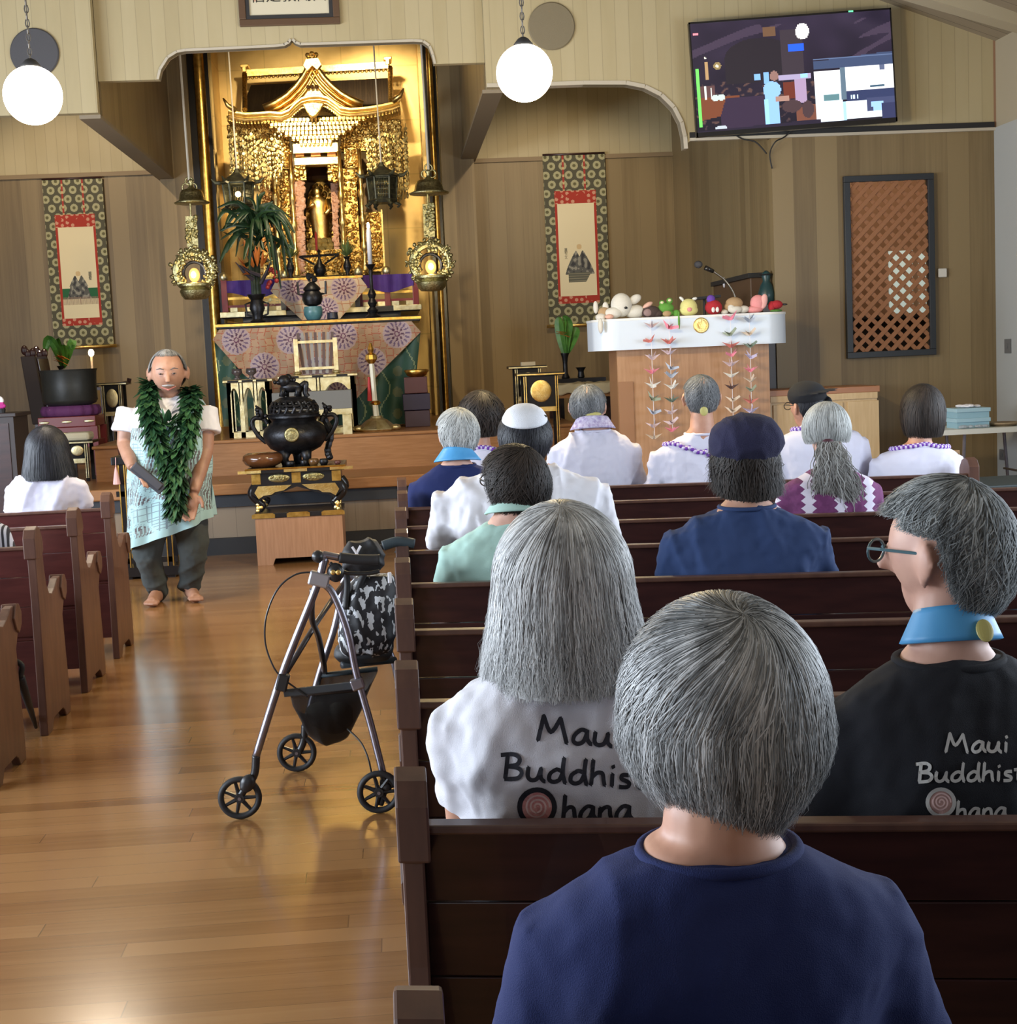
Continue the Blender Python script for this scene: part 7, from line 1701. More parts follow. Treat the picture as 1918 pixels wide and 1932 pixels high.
# black printed T-shirt
P3 = seated('grey-haired person in glasses and black T-shirt with white lettering, blue collar stole', seatY(1, 1783), 1783, 893, 1555, 2005, 1285, BLKT, HS,
    dict(th=.016, fx=1.04, fy=1.02, fz=1.05, n=5600, w=.0012, zend=lambda b, p: S(b, (0, -.1), (.22, -.095), (.32, -.05), (.38, .03), (.62, .045)), hang=-1.5, wob=.28, lift=.012, seg=9, clump=.01, ends=.015, curl=.003, short=True, bf=.62, zfront=.06),
    rz=-.02, yaw=.75, vox=.009, smooth=14, fold=.013, slope=.07, hair_top=.02, seed=8, sleeve=.7, glass=mat('teal glasses frame', (.08, .16, .19), .35), skin=SKINP, dyh=.01)
collar_band(P3, BLUEC, 'blue_stole', .056, .08, .05, -.004)
m = MB(P3['F'] @ tr(P3['nb'].x + .03, P3['nb'].y - .08, P3['nb'].z + .01) @ rot(-.5, 'X')); m.ell((0, 0, 0), (.014, .004, .019)); m.build('yellow_emblem', YELM, P3['t'])
# mint shirt
P4 = seated('short brown-haired person with glasses in a pale mint shirt', seatY(4, 968), 968, 843, 832, 1105, 1012, MINT, HBR,
    dict(th=.022, fx=1.08, fz=1.05, n=2200, w=.0018, zend=lambda b, p: S(b, (0, -.1), (.3, -.09), (.42, -.06), (.55, .03)), hang=-1.5, wob=.3, lift=.01, seg=8, short=True, clump=.012, ends=.02, bf=.62),
    rz=.0, yaw=.55, pitch=.12, k=1.06, fold=.018, seed=11, collarless=True, glass=BLACKM, skin=SKINP, slope=.09)
collar_band(P4, MINT, 'shirt_collar', .066, .1, .03, -.012)
# navy beret man
P5 = seated('broad man in a navy knitted beret and slate blue T-shirt', seatY(4, 1405), 1405, 800, 1250, 1562, 985, NAVY2, HBR,
    dict(th=.02, fx=1.06, n=2200, w=.002, zend=lambda b, p: S(b, (0, -.112), (.3, -.1), (.5, -.07), (.6, -.03)), hang=-.02, flare=lambda b, f: .008 * f, wob=.2, lift=.008, seg=8, clump=.012, ends=.03, curl=.004, bf=.6),
    rz=-.04, yaw=.1, k=1.06, fold=.02, seed=13, slope=.09, build=1.18, skin=SKIN, vox=.011)
H = P5['H']; m = MB(H); m.ell((.0, -.02, .07), (.118, .135, .09), rot(-.12, 'X'), 32, 20); m.ell((0, -.005, .025), (.104, .12, .045), None, 32, 16); m.ell((0, -.03, .14), (.012, .012, .01))
bm = voxelize(m, .008, 3, folds(4, .006, 16, 10)); meshobj('beret', bm, mat('navy wool felt', (.014, .013, .045), .95, bump=.8, bs=300), P5['t'], Matrix())
m = MB(); e = H @ Vector((-.088, -.0, -.03)); m.tube([e + Vector((.018 * cos(a), 0, .022 * sin(a) - .01)) for a in [i * pi / 6 for i in range(10)]], .004, 6); m.build('hearing_aid', BLACKM, P5['t'])
# kippah man
P6 = seated('man in a white kippah and loose bright white shirt', seatY(5, 988), 988, 765, 818, 1150, 905, WSH2, HBK,
    dict(th=.016, fx=1.12, n=1800, w=.0016, zend=lambda b, p: S(b, (0, -.1), (.3, -.09), (.38, -.05), (.44, .04)), hang=-1.5, wob=.1, lift=.004, seg=8, short=True, clump=.003, bf=.6),
    rz=-.03, yaw=0, pitch=-.1, k=1.06, fold=.022, seed=17, slope=.1, build=1.15, sleeve=.8, skin=SKINP)
H = P6['H']; m = MB(H @ rot(.42, 'X')); 
R_ = [[(r * cos(a) * 1.0, r * 1.1 * sin(a) - .02, z) for a in [2 * pi * k / 40 for k in range(40)]] for r, z in ((.084, .082), (.082, .092), (.07, .113), (.05, .128), (.025, .136), (.004, .139))]
m.rings(R_); kp = m.build('kippah', mat('white knit', (.75, .77, .82), .9, bump=.6, bs=400), P6['t'], smooth=True)
m = MB(H @ rot(.42, 'X')); m.box((.062, -.045, .108), (.04, .008, .006), rot(.5, 'Y') @ rot(.4)); m.build('hair_clip', BLACKM, kp)
# second row: blue collar man
P7 = seated('grey-haired man in a navy sweater and bright blue collar stole', seatY(7, 861), 861, 769, 773, 948, 895, NAVY, HLG,
    dict(th=.016, fx=1.1, fz=1.04, n=1600, w=.0024, zend=lambda b, p: S(b, (0, -.11), (.3, -.1), (.36, -.04), (.42, .04)), hang=-1.5, wob=.2, lift=.008, seg=8, short=True, clump=.01, bf=.6),
    rz=.02, yaw=.15, k=1.06, fold=.008, seed=19, slope=.08, sleeve=.9, skin=SKINP)
collar_band(P7, BLUEC, 'blue_stole', .066, .12, .05, -.018, open_=.45)
# ponytail woman
PURS = NT('purple shirt with white leaf rows'); n = PURS; co = n.coord(); sp = n.new('ShaderNodeSeparateXYZ'); n.link(co, sp.inputs[0])
fx_ = n.math('FRACT', n.math('ADD', n.math('DIVIDE', sp.outputs[0], .135), .37)); fz_ = n.math('FRACT', n.math('DIVIDE', sp.outputs[2], .033))
dx_ = n.math('ABSOLUTE', n.math('SUBTRACT', fx_, .5)); dz_ = n.math('ABSOLUTE', n.math('SUBTRACT', fz_, .45))
lf = n.math('LESS_THAN', n.math('ADD', n.math('MULTIPLY', dx_, 2.0), n.math('MULTIPLY', dz_, n.math('ADD', .45, dx_))), .46)
n.col(n.mix(lf, n.ramp(n.noise(co, 25), [(.4, (.11, .02, .09)), (.6, (.16, .035, .13))]), (.62, .58, .68))); n.set(Roughness=.85); PURS = n.m
P8 = seated('woman with a long wavy grey ponytail in a purple and white patterned shirt', seatY(6, 1560), 1560, 757, 1470, 1656, 903, PURS, HLG,
    dict(th=.016, fx=1.12, fy=1.02, fz=1.04, n=1800, w=.0018, zend=lambda b, p: S(b, (0, -.05), (.3, -.06), (.5, -.06)), hang=-1.5, wob=.05, lift=.005, seg=10, clump=.006, bf=.66, pole=(0, .1, 1)),
    rz=-.04, yaw=-.12, k=1.0, fold=.006, seed=23, slope=.06, skin=SKINP, sleeve=.7)
H = P8['H']; m = MB(H); m.ell((-.01, -.118, -.045), (.024, .016, .012)); m.build('hair_tie', mat('maroon tie', (.07, .02, .03), .7), P8['t'])
m = MB(H); R_ = random.Random(5)
for i in range(1500):
    x0_, y0_ = R_.gauss(-.01, .015), -.118 + R_.gauss(0, .006); wd = max(-.06, min(.07, R_.gauss(0, .032))); L = R_.uniform(.17, .27) * (1.2 if R_.random() < .1 and wd > .02 else 1); ph = R_.uniform(0, 6); amp = R_.uniform(.004, .012); q = []
    for j in range(15):
        f = j / 14; q.append(Vector((x0_ + (wd + .012) * (f ** .55) + amp * sin(ph + f * 15) + .04 * f * f * (wd > 0), y0_ - .03 * sin(f * pi) - R_.uniform(.0, .002) - .012 * f, -.045 - L * f)))
    vs = []
    for j, p in enumerate(q): ww = .0019 * (1 - .6 * f * 0) ; vs += [p + Vector((-ww, 0, 0)), p + Vector((0, -ww * .6, 0)), p + Vector((ww, 0, 0))]
    m.add(vs, [f_ for j in range(14) for f_ in ((j * 3, j * 3 + 1, j * 3 + 4, j * 3 + 3), (j * 3 + 1, j * 3 + 2, j * 3 + 5, j * 3 + 4))])
m.build('ponytail', hm('wavy grey ponytail', (.08, .075, .07), (.27, .265, .25), (.55, .55, .53)), P8['t'], smooth=True)
# front row
P9 = seated('dark curly-haired woman with a violet lei, half hidden behind the blue collar man', seatY(8, 906), 906, 744, 838, 968, 858, WSH, HBR,
    dict(th=.035, fx=1.1, fz=1.05, n=1500, w=.003, zend=lambda b, p: S(b, (0, -.12), (.3, -.12), (.6, -.08)), hang=-.02, flare=lambda b, f: -.03 * f, wob=.5, lift=.014, seg=8, curl=.012, clump=.015, ends=.03, bf=.66), rz=.02, seed=29, k=.97, slope=.06, skin=SKIN)
lei(P9, rad=.12)
P10 = seated('close-cropped man with glasses in a white collared shirt, left of the lectern front', seatY(8, 1108), 1108, 720, 1037, 1204, 830, WSH, HDG,
    dict(th=.01, fx=1.1, fz=1.02, n=900, w=.002, zend=lambda b, p: S(b, (0, -.07), (.3, -.06), (.42, -.02), (.5, .02)), hang=-1.5, wob=.3, lift=.003, seg=6, short=True, clump=.002, bf=.6), rz=-.03, yaw=-.3, k=1.1, seed=31, fold=.024, slope=.09, sleeve=.9, glass=mat('silver glasses frame', (.6, .62, .65), .3), skin=SKINP)
collar_band(P10, mat('white collar with violet embroidery', (.6, .58, .72), .8, c2=(.3, .24, .45), ns=60), 'embroidered_collar', .085, .125, .03, -.035, open_=.5)
m = MB(P10['F'] @ tr(P10['nb'].x, P10['nb'].y - .07, P10['nb'].z + .035)); m.ell((0, 0, 0), (.045, .012, .014)); m.build('yellow_flower', YELM, P10['t'])
P11 = seated('grey crew-cut man with a long violet lei on a white robe in the front row', seatY(8, 1322), 1322, 702, 1226, 1420, 838, WSH, HDG,
    dict(th=.01, fx=1.08, fz=1.02, n=900, w=.002, zend=lambda b, p: S(b, (0, -.08), (.3, -.07), (.36, -.02), (.41, .04)), hang=-1.5, wob=.3, lift=.003, seg=6, short=True, clump=.002, bf=.6), rz=-.03, k=1.12, seed=37, fold=.018, slope=.1, sleeve=.95, skin=SKIN)
lei(P11, rad=.17, n=76)
m = MB(P11['F'] @ tr(P11['nb'].x, P11['nb'].y - .074, P11['nb'].z + .065)); m.ell((0, 0, 0), (.022, .008, .026)); m.build('yellow_emblem', YELM, P11['t'])
P12 = seated('man in a flat black cap with a violet lei, white shirt, right of the lectern', seatY(8, 1522), 1522, 722, 1462, 1636, 818, WSH, HBK,
    dict(th=.012, fx=1.08, n=900, w=.002, zend=lambda b, p: S(b, (0, -.08), (.3, -.07), (.36, -.02), (.41, .04)), hang=-1.5, wob=.2, lift=.004, seg=6, short=True, bf=.6), rz=-.03, yaw=.5, k=1.05, seed=41, fold=.01, slope=.07, sleeve=.9, glass=BLACKM, skin=SKIN)
H = P12['H'] @ rot(-.5); m = MB(H); m.ell((0, -.01, .06), (.1, .112, .075), None, 28, 16); m.lathe([(.1, 0), (.13, -.004), (.135, .0), (.1, .008)], (.035, -.01, .07), 32, rot(-.12, 'Y')); m.ell((.1, -.06, -.0), (.02, .05, .05)); meshobj('cap', voxelize(m, .007, 2), mat('black felt', (.008, .008, .01), .9), P12['t'], Matrix())
lei(P12, rad=.11)
P13 = seated('woman with a dark brown bob and violet lei, rightmost in the front row', seatY(8, 1742), 1742, 727, 1645, 1812, 852, WSH, HBR,
    dict(th=.026, fx=1.1, fz=1.05, n=1500, w=.0022, zend=lambda b, p: S(b, (0, -.15), (.3, -.15), (.7, -.13)), hang=-.01, flare=lambda b, f: .004 - .02 * f * f, wob=.04, lift=.005, seg=10, clump=.006, bf=.74), rz=-.05, seed=43, k=1.02, slope=.06, skin=SKIN, fold=.008)
lei(P13, rad=.125, n=70)
# left block
P14 = seated('woman with a straight black bob in a white blouse, left of the aisle', 8.4, 84, 805, 8, 160, 900, cotton('white blouse', (.74, .72, .85)), HBK,
    dict(th=.026, fx=1.1, fz=1.05, n=2200, w=.0022, zend=lambda b, p: S(b, (0, -.155), (.3, -.16), (.7, -.15)), hang=0.0, flare=lambda b, f: .03 * f, wob=.03, lift=.004, seg=10, clump=.004, bf=.74), rz=.02, seed=47, k=1.04, slope=.05, skin=SKIN, fold=.02)
STR = NT('black and white striped cloth'); n = STR; co = n.coord(); sp = n.new('ShaderNodeSeparateXYZ'); n.link(co, sp.inputs[0])
fr = n.math('FRACT', n.math('DIVIDE', sp.outputs[0], .018)); n.col(n.mix(n.math('LESS_THAN', fr, .5), (.6, .62, .7), (.03, .03, .04))); n.set(Roughness=.85); STR = n.m
P15 = seated('person in a black and white striped top, only a shoulder showing at the left edge', 6.73, -75, 870, -160, 14, 985, STR, HBK, dict(th=.02, n=800, w=.003, zend=lambda b, p: -.1, hang=-.0, wob=.05, seg=8, bf=.7), rz=.02, seed=53, slope=.05)
P16 = seated('person in a light blue shirt, only the shoulder showing at the right edge', seatY(4, 1990), 2000, 830, 1900, 2100, 985, cotton('light blue cotton', (.35, .55, .8)), HBR, dict(th=.02, n=800, w=.003, zend=lambda b, p: -.1, hang=-.0, wob=.05, seg=8, bf=.7), rz=-.03, seed=59, slope=.07)
# ---------------------------------------------------------------- lettering on the two T-shirts
STROKES = {
 'M': [[(0, 0), (.18, 1)], [(.18, 1), (.42, .35), (.75, .95)], [(.75, .95), (.95, -.05)]],
 'a': [[(.5, .5), (.3, .56), (.08, .35), (.02, .1), (.15, -.02), (.35, .08), (.5, .45)], [(.5, .55), (.5, .2), (.62, .0)]],
 'u': [[(.05, .52), (.02, .15), (.15, 0), (.35, .1), (.48, .5)], [(.48, .5), (.46, .15), (.58, -.02)]],
 'i': [[(.1, .5), (.08, .0)], [(.12, .78), (.13, .82)]],
 'B': [[(.1, .95), (.02, 0)], [(-.1, .95), (.3, 1.0), (.5, .85), (.42, .6), (.05, .5)], [(.05, .5), (.45, .45), (.58, .25), (.42, .02), (-.02, -.03)]],
 'd': [[(.48, .45), (.3, .52), (.08, .35), (.04, .1), (.18, 0), (.38, .1), (.5, .4)], [(.55, 1.0), (.5, .4), (.58, -.02)]],
 'h': [[(.08, 1.0), (.0, 0)], [(.03, .3), (.2, .5), (.38, .48), (.42, .2), (.45, 0)]],
 's': [[(.4, .5), (.15, .48), (.12, .32), (.35, .2), (.3, .02), (.02, .0)]],
 't': [[(.2, .9), (.15, .1), (.28, 0)], [(0, .6), (.4, .62)]],
 'n': [[(.05, .5), (.0, 0)], [(.03, .3), (.2, .5), (.38, .48), (.42, .2), (.48, 0)]],
}
ADV = {'M': 1.15, 'a': .72, 'u': .7, 'i': .3, 'B': .75, 'd': .72, 'h': .62, 's': .52, 't': .5, 'n': .62}
def shirtprint(P, lines, mt, wd, rose, rc, ring_m, name='lettering'):
    F = P['F']; me = P['shirt'].data; bv = BVHTree.FromPolygons([F @ Vector(v.co) for v in me.vertices], [tuple(p.vertices) for p in me.polygons])
    def hit(px, py):
        d = ray(px, py).normalized(); h = bv.ray_cast(CAMLOC, d)
        return (h[0], h[1]) if h[0] is not None else None
    m = MB()
    def stroke(pts, w_):
        H_ = []
        for a, b in zip(pts, pts[1:]):
            k_ = max(1, int(((a[0] - b[0]) ** 2 + (a[1] - b[1]) ** 2) ** .5 / 3))
            for i in range(k_): H_.append((lerp(a[0], b[0], i / k_), lerp(a[1], b[1], i / k_)))
        H_.append(pts[-1]); Q = [hit(*p) for p in H_]; Q = [q for q in Q if q]
        if len(Q) < 2: return
        Q = [Q[0]] + Q + [Q[-1]]; vs = []
        for i, (p, nn) in enumerate(Q):
            d = Q[min(i + 1, len(Q) - 1)][0] - Q[max(i - 1, 0)][0]; d = d.normalized() if d.length > 1e-6 else Vector((1, 0, 0)); sd = d.cross(nn).normalized() * w_
            if i == 0: p = p - d * w_ * .5
            if i == len(Q) - 1: p = p + d * w_ * .5
            p = p + nn * .0016; vs += [p - sd, p + sd]
        m.add(vs, [(2 * i, 2 * i + 1, 2 * i + 3, 2 * i + 2) for i in range(len(Q) - 1)])
    def sm(pts):
        if len(pts) < 3: return pts
        return [(p.x, p.y) for p in catmull([(a, b, 0) for a, b in pts], 5)]
    for s, x, y, h, slope_, adv in lines:
        for ch in s:
            for st in STROKES[ch]: stroke([(x + a * h * adv - (0) , y - b * h + a * h * slope_) for a, b in sm(st)], wd)
            x += ADV[ch] * h * adv; y += ADV[ch] * h * adv * slope_
    o = m.build(name, mt, P['t'])
    # rose disc inside the ring
    cx, cy, r = rc; m = MB(); c0 = hit(cx, cy)
    N = 28; rings_ = []
    def pt(rr, a): 
        q = hit(cx + rr * cos(a), cy + rr * sin(a)); return q
    for (r0_, r1_, mt_, nm, off) in ((.0, r * .98, rose, 'rose_print', .0012), (r * .86, r * 1.14, ring_m, 'ring_print', .0020)):
        m = MB(); vs = []; ok = True
        for a in [2 * pi * k / N for k in range(N)]:
            for rr in (r0_, (r0_ + r1_) / 2, r1_):
                q = pt(rr, a); 
                if q is None: ok = False; q = (c0[0], c0[1])
                vs.append(q[0] + q[1] * off)
        m.add(vs, [f_ for k in range(N) for f_ in ((3 * k, 3 * k + 1, 3 * ((k + 1) % N) + 1, 3 * ((k + 1) % N)), (3 * k + 1, 3 * k + 2, 3 * ((k + 1) % N) + 2, 3 * ((k + 1) % N) + 1))]); m.build(nm, mt_, P['t'])
    m = MB(); 
    mm, m_old = MB(), m
    pts = [(cx + r * .75 * (t_ / 60) * cos(t_ * .32), cy + r * .75 * (t_ / 60) * sin(t_ * .32)) for t_ in range(8, 60)]
    Q = [hit(*p) for p in pts]; Q = [q for q in Q if q]; vs = []
    for i, (p, nn) in enumerate(Q):
        d = Q[min(i + 1, len(Q) - 1)][0] - Q[max(i - 1, 0)][0]; sd = d.normalized().cross(nn).normalized() * wd * .45; p = p + nn * .002; vs += [p - sd, p + sd]
    m.add(vs, [(2 * i, 2 * i + 1, 2 * i + 3, 2 * i + 2) for i in range(len(Q) - 1)]); m.build('petal_lines', mat('pale rose line', (.85, .6, .58), .8), P['t'])
ROSE = mat('rose pink print', (.7, .25, .25), .85, c2=(.82, .42, .4), ns=60)
shirtprint(P2_, [('Maui', 1015, 1396, 46, .09, 1.22), ('Buddhist', 952, 1468, 46, .075, 1.22), ('hana', 1062, 1546, 46, .0, 1.1)], mat('black print', (.02, .02, .03), .8), .0035, ROSE, (1013, 1522, 33), mat('black print', (.02, .02, .03), .8))
shirtprint(P3, [('Maui', 1783, 1418, 34, -.0, 1.25), ('Buddhist', 1733, 1474, 34, -.01, 1.22), ('hana', 1804, 1543, 32, -.02, 1.15)], mat('white print', (.6, .6, .58), .8), .0026, mat('pale rose print', (.6, .38, .35), .85), (1774, 1513, 25), mat('white print', (.6, .6, .58), .8))
# ---------------------------------------------------------------- standing man with leaf lei
Ym = 10.1; sM = mpx(Ym)
def g(px, py, dy=0.0):
    p = at(px, py, Ym); return Vector((p.x, Ym + dy, p.z))
fx0 = g(330, 1130)
t = thing('person', 'grey-haired man standing in the aisle in a green leaf lei and aqua printed wrap', 'person', (fx0.x, Ym, 0)); man = t
m = MB(); Hm = None
C = g(321, 703, -.1); H = head_prims(m, C, 1.4, pi + .12, -.12)
m.tube([g(322, 765, .0), g(322, 745, -.03), g(321, 715, -.07)], [.09, .075, .072], 16)
def W2(px0, px1, py, ry, dy=0, n=30):
    a, b = g(px0, py), g(px1, py); return ringpts((a.x + b.x) / 2, Ym + dy, (a.z + b.z) / 2, (b.x - a.x) / 2, ry, n)
m.rings([W2(262, 386, 965, .16), W2(256, 386, 900, .18), W2(254, 388, 850, .18), W2(256, 386, 800, .16), W2(252, 384, 765, .12), W2(290, 352, 750, .08)])
# legs
legL = [g(296, 960), g(284, 1010, -.04), g(281, 1050, -.06), g(290, 1090, .0), g(298, 1118, .02)]
legR = [g(350, 960), g(362, 1005, -.02), g(364, 1045, -.03), g(360, 1085, .03), g(353, 1112, .06)]
m.tube(legL, [.12, .1, .08, .065, .05], 12); m.tube(legR, [.12, .1, .08, .065, .05], 12)
for base, tip, off in ((Vector((g(297, 1130).x, Ym + .05, .045)), Vector((g(295, 1135).x, Ym - .2, .03)), 0), (Vector((g(354, 1122).x, Ym + .12, .045)), Vector((g(368, 1125).x + .02, Ym - .12, .03)), 0)):
    m.tube([base, base.lerp(tip, .45) + Vector((0, 0, .01)), tip], [.045, .044, .036], 12); d = (tip - base).normalized(); sd = Vector((d.y, -d.x, 0))
    for k in range(5):
        q = tip + sd * (-.04 + .02 * k); m.tube([q - d * .03, q + d * (.03 - .006 * abs(k - 1)), q + d * (.045 - .006 * abs(k - 1)) - Vector((0, 0, .008))], [.014, .012, .01], 8)
# arms: his right (picture left) bent across, his left hanging
shL, shR = g(246, 770, 0), g(385, 768, 0)
elL, wrL = g(238, 838, -.02), g(262, 878, -.24)
elR, wrR = g(389, 850, -.08), g(376, 922, -.27)
m.tube([shL, (shL + elL) / 2, elL, (elL + wrL) / 2, wrL], [.075, .07, .058, .05, .034], 14)
m.tube([shR, (shR + elR) / 2, elR, (elR + wrR) / 2, wrR], [.075, .07, .058, .05, .034], 14)
hand(m, wrL, (.5, -.5, -.3), -1, .9, 1.15); hand(m, wrR, (-.25, -.15, -1), 1, .5, 1.2, up=(0, 1, 0.01))
meshobj('body', voxelize(m, .0075, 2), mat('tanned skin', (.42, .225, .15), .5, c2=(.35, .175, .11), ns=18), t, Matrix())
# face details
k_ = 1.24
for s in (-1, 1):
    m = MB(H); m.ell((s * .031, .098, .008), (.0115, .006, .0038), nu=12, nv=8); e = m.build('eye', mat('shaded eye', (.2, .14, .12), .3), t, smooth=True)
    m = MB(H); m.ell((s * .031, .1035, .008), (.0055, .003, .0036), nu=10, nv=8); m.build('iris', EYE, e, smooth=True)
    m = MB(H); m.tube([(s * .015, .106, .027), (s * .032, .106, .034), (s * .05, .096, .028)], [.002, .003, .0015], 6); m.build('eyebrow', mat('grey brow', (.1, .09, .09), .8), t)
m = MB(H); m.tube([(-.034, .092, -.055), (0, .103, -.068), (.034, .092, -.055)], [.002, .005, .002], 8); m.build('mouth', mat('lip', (.38, .12, .1), .5), t)
m = MB(H); m.tube([(-.028, .098, -.048), (-.012, .106, -.047), (0, .107, -.046), (.012, .106, -.047), (.028, .098, -.048)], [.002, .0045, .0045, .0045, .002], 8); m.build('moustache', mat('grey moustache', (.33, .32, .32), .8), t)
make_hair(t, H, dict(th=.007, fx=1.03, n=1400, w=.002, zend=lambda b, p: S(b, (0, -.08), (.3, -.07), (.42, -.03), (.5, .0), (.6, .02)), hang=-1.5, wob=.25, lift=.006, seg=6, short=True, clump=.006, bf=.62, zfront=.08, pole=(0, -.1, 1)), hairmat('short silver hair', (.06, .06, .06), (.17, .17, .17), (.36, .36, .36), .7), seed=61)
# trousers
DT = mat('charcoal trousers', (.045, .055, .055), .9, c2=(.065, .075, .075), ns=9)
m = MB(); m.rings([W2(258, 388, 975, .17), W2(256, 390, 930, .18)])
m.tube(legL + [g(296, 1122, .0)], [.14, .12, .1, .085, .072, .066], 14); m.tube(legR + [g(352, 1118, .05)], [.14, .12, .1, .086, .076, .07], 14)
meshobj('trousers', voxelize(m, .013, 2, folds(71, .016, 5, 9)), DT, t, Matrix())
# white shirt
m = MB(); m.rings([W2(254, 392, 930, .19), W2(248, 394, 860, .205), W2(249, 393, 800, .18), W2(246, 392, 772, .14), W2(262, 378, 757, .11), W2(290, 352, 747, .095)])
for a, b, r in ((shL, elL, 1), (shR, elR, 1)):
    q = a.lerp(b, .68 if a is shL else .6); m.tube([a, a.lerp(q, .5), q], [.095, .1, .115], 14)
meshobj('shirt', voxelize(m, .012, 3, folds(73, .012, 6, 4)), WSH2, t, Matrix())
m = MB()
for s in (-1, 1):
    a = g(322 + s * 30, 742, -.03); b = g(322 + s * 22, 752, -.15); c = g(322 + s * 6, 776, -.17); d = g(322 + s * 33, 766, -.13); e = g(322 + s * 38, 752, -.02)
    m.add([a, b, c, d, e], [(0, 1, 2, 3, 4)])
m.build('shirt_collar', WSH2, t, solid=.008)
# aqua wrap, draped from his left shoulder
def wrap_col(u, v):
    x = u * 30; y = v * 22; n1 = noise.noise(Vector((u * 9, v * 6, 2))); n2 = noise.noise(Vector((u * 26, v * 16, 7)))
    base = (.38, .58, .6); dark = (.13, .12, .13); mid = (.22, .3, .33)
    if v > .93: return base
    if n1 > .04 and sin(u * 420 + v * 60 + n2 * 4) > -.3: return dark if n2 > 0 else (.22, .24, .25)
    if n1 < -.16 and (int(v * 150) % 4 == 0 or int(u * 300) % 5 == 0): return mid
    if -.05 < n1 < .03 and int(u * 260 + v * 90) % 3 == 0: return (.25, .38, .42)
    return base
def wrapf(u, v):
    a_ = 2 * pi * u; c, s_ = cos(a_), sin(a_)       # a_=-pi/2 front
    px_off = c
    ztop_py = lerp(806, 742, (c + 1) / 2 * (.5 + .5 * (c > .2)) if True else 0) if s_ < 0 else lerp(806, 750, (c + 1) / 2)
    ztop_py = 806 - 58 * max(0, min(1, (c - .0) / .75)) ** .8
    zbot_py = lerp(1036, 972, (c + 1) / 2)
    py = lerp(ztop_py, zbot_py, v)
    hw = float(np.interp(py, [740, 770, 800, 850, 900, 950, 1000, 1040], [48, 68, 73, 76, 78, 79, 82, 86])); cx = float(np.interp(py, [740, 800, 900, 1040], [322, 321, 320, 326]))
    ry = float(np.interp(py, [740, 770, 800, 860, 920, 1040], [.11, .17, .2, .235, .23, .25]))
    p = 2.3; X_ = math.copysign(abs(c) ** (2 / p), c); Y_ = math.copysign(abs(s_) ** (2 / p), s_)
    q = g(cx + hw * X_, py); f = .014 * sin(a_ * 9 + v * 4) * (.3 + v) + .02 * noise.noise(Vector((u * 7, v * 3, 5)))
    return (q.x + f * c, Ym + (ry + f) * Y_, q.z)
m = MB(); m.grid(wrapf, 220, 130, wrap_col); m.build('printed_wrap', paintmat('aqua printed cloth', .85), t, smooth=True)
# leaf lei
LG = [mat('lei leaf', (.012, .05, .02), .45), mat('lei leaf light', (.04, .11, .04), .45)]
Lp = catmull([g(296, 735, .05), g(286, 722, -.02), g(288, 750, -.16), g(298, 790, -.24), g(312, 830, -.28), g(330, 870, -.29), g(340, 910, -.29), g(344, 948, -.27)], 8)
Rp = catmull([g(350, 735, .05), g(362, 735, -.05), g(366, 760, -.18), g(364, 800, -.25), g(356, 845, -.28), g(347, 890, -.3), g(345, 925, -.29), g(344, 950, -.27)], 8)
Mp = catmull([g(300, 775, -.22), g(320, 800, -.26), g(342, 790, -.26), g(350, 830, -.28), g(335, 850, -.29)], 6)
for j, mt_ in enumerate(LG):
    m = MB(); R_ = random.Random(80 + j)
    for P_, n_, L0 in ((Lp, 190, .135), (Rp, 190, .13), (Mp, 45, .11)):
        for k in range(n_):
            f = R_.random() * (len(P_) - 1.001); i = int(f); p = P_[i].lerp(P_[i + 1], f - i); d = (P_[i + 1] - P_[i]).normalized(); a_ = R_.uniform(0, 2 * pi)
            sd = Vector((cos(a_), -abs(sin(a_)) * .7, sin(a_) * .4)); dr = (d * .75 + sd * .75).normalized(); leaf(m, p + sd * .02, p + dr * L0 * R_.uniform(.7, 1.15), R_.uniform(.014, .024))
    m.build('leaf_lei' if j == 0 else 'lei_young_leaves', mt_, t)
# folded dark cloth in his hand
a, b = g(268, 872, -.33), g(322, 917, -.36); m = MB(); dv = (b - a); L = dv.length; ang = atan2(-dv.z, dv.x)
m.box((a + b) / 2, (L, .03, .07), Matrix.Rotation(ang, 4, 'Y'), 1); m.box((a + b) / 2 + Vector((0, -.02, .012)), (L * .9, .012, .05), Matrix.Rotation(ang, 4, 'Y'))
solo(m, 'folded_fan', mat('slate grey fabric', (.045, .045, .055), .7), 'dark grey folded fan held diagonally by the standing man', 'fan', tuple(b), bevel=.008)
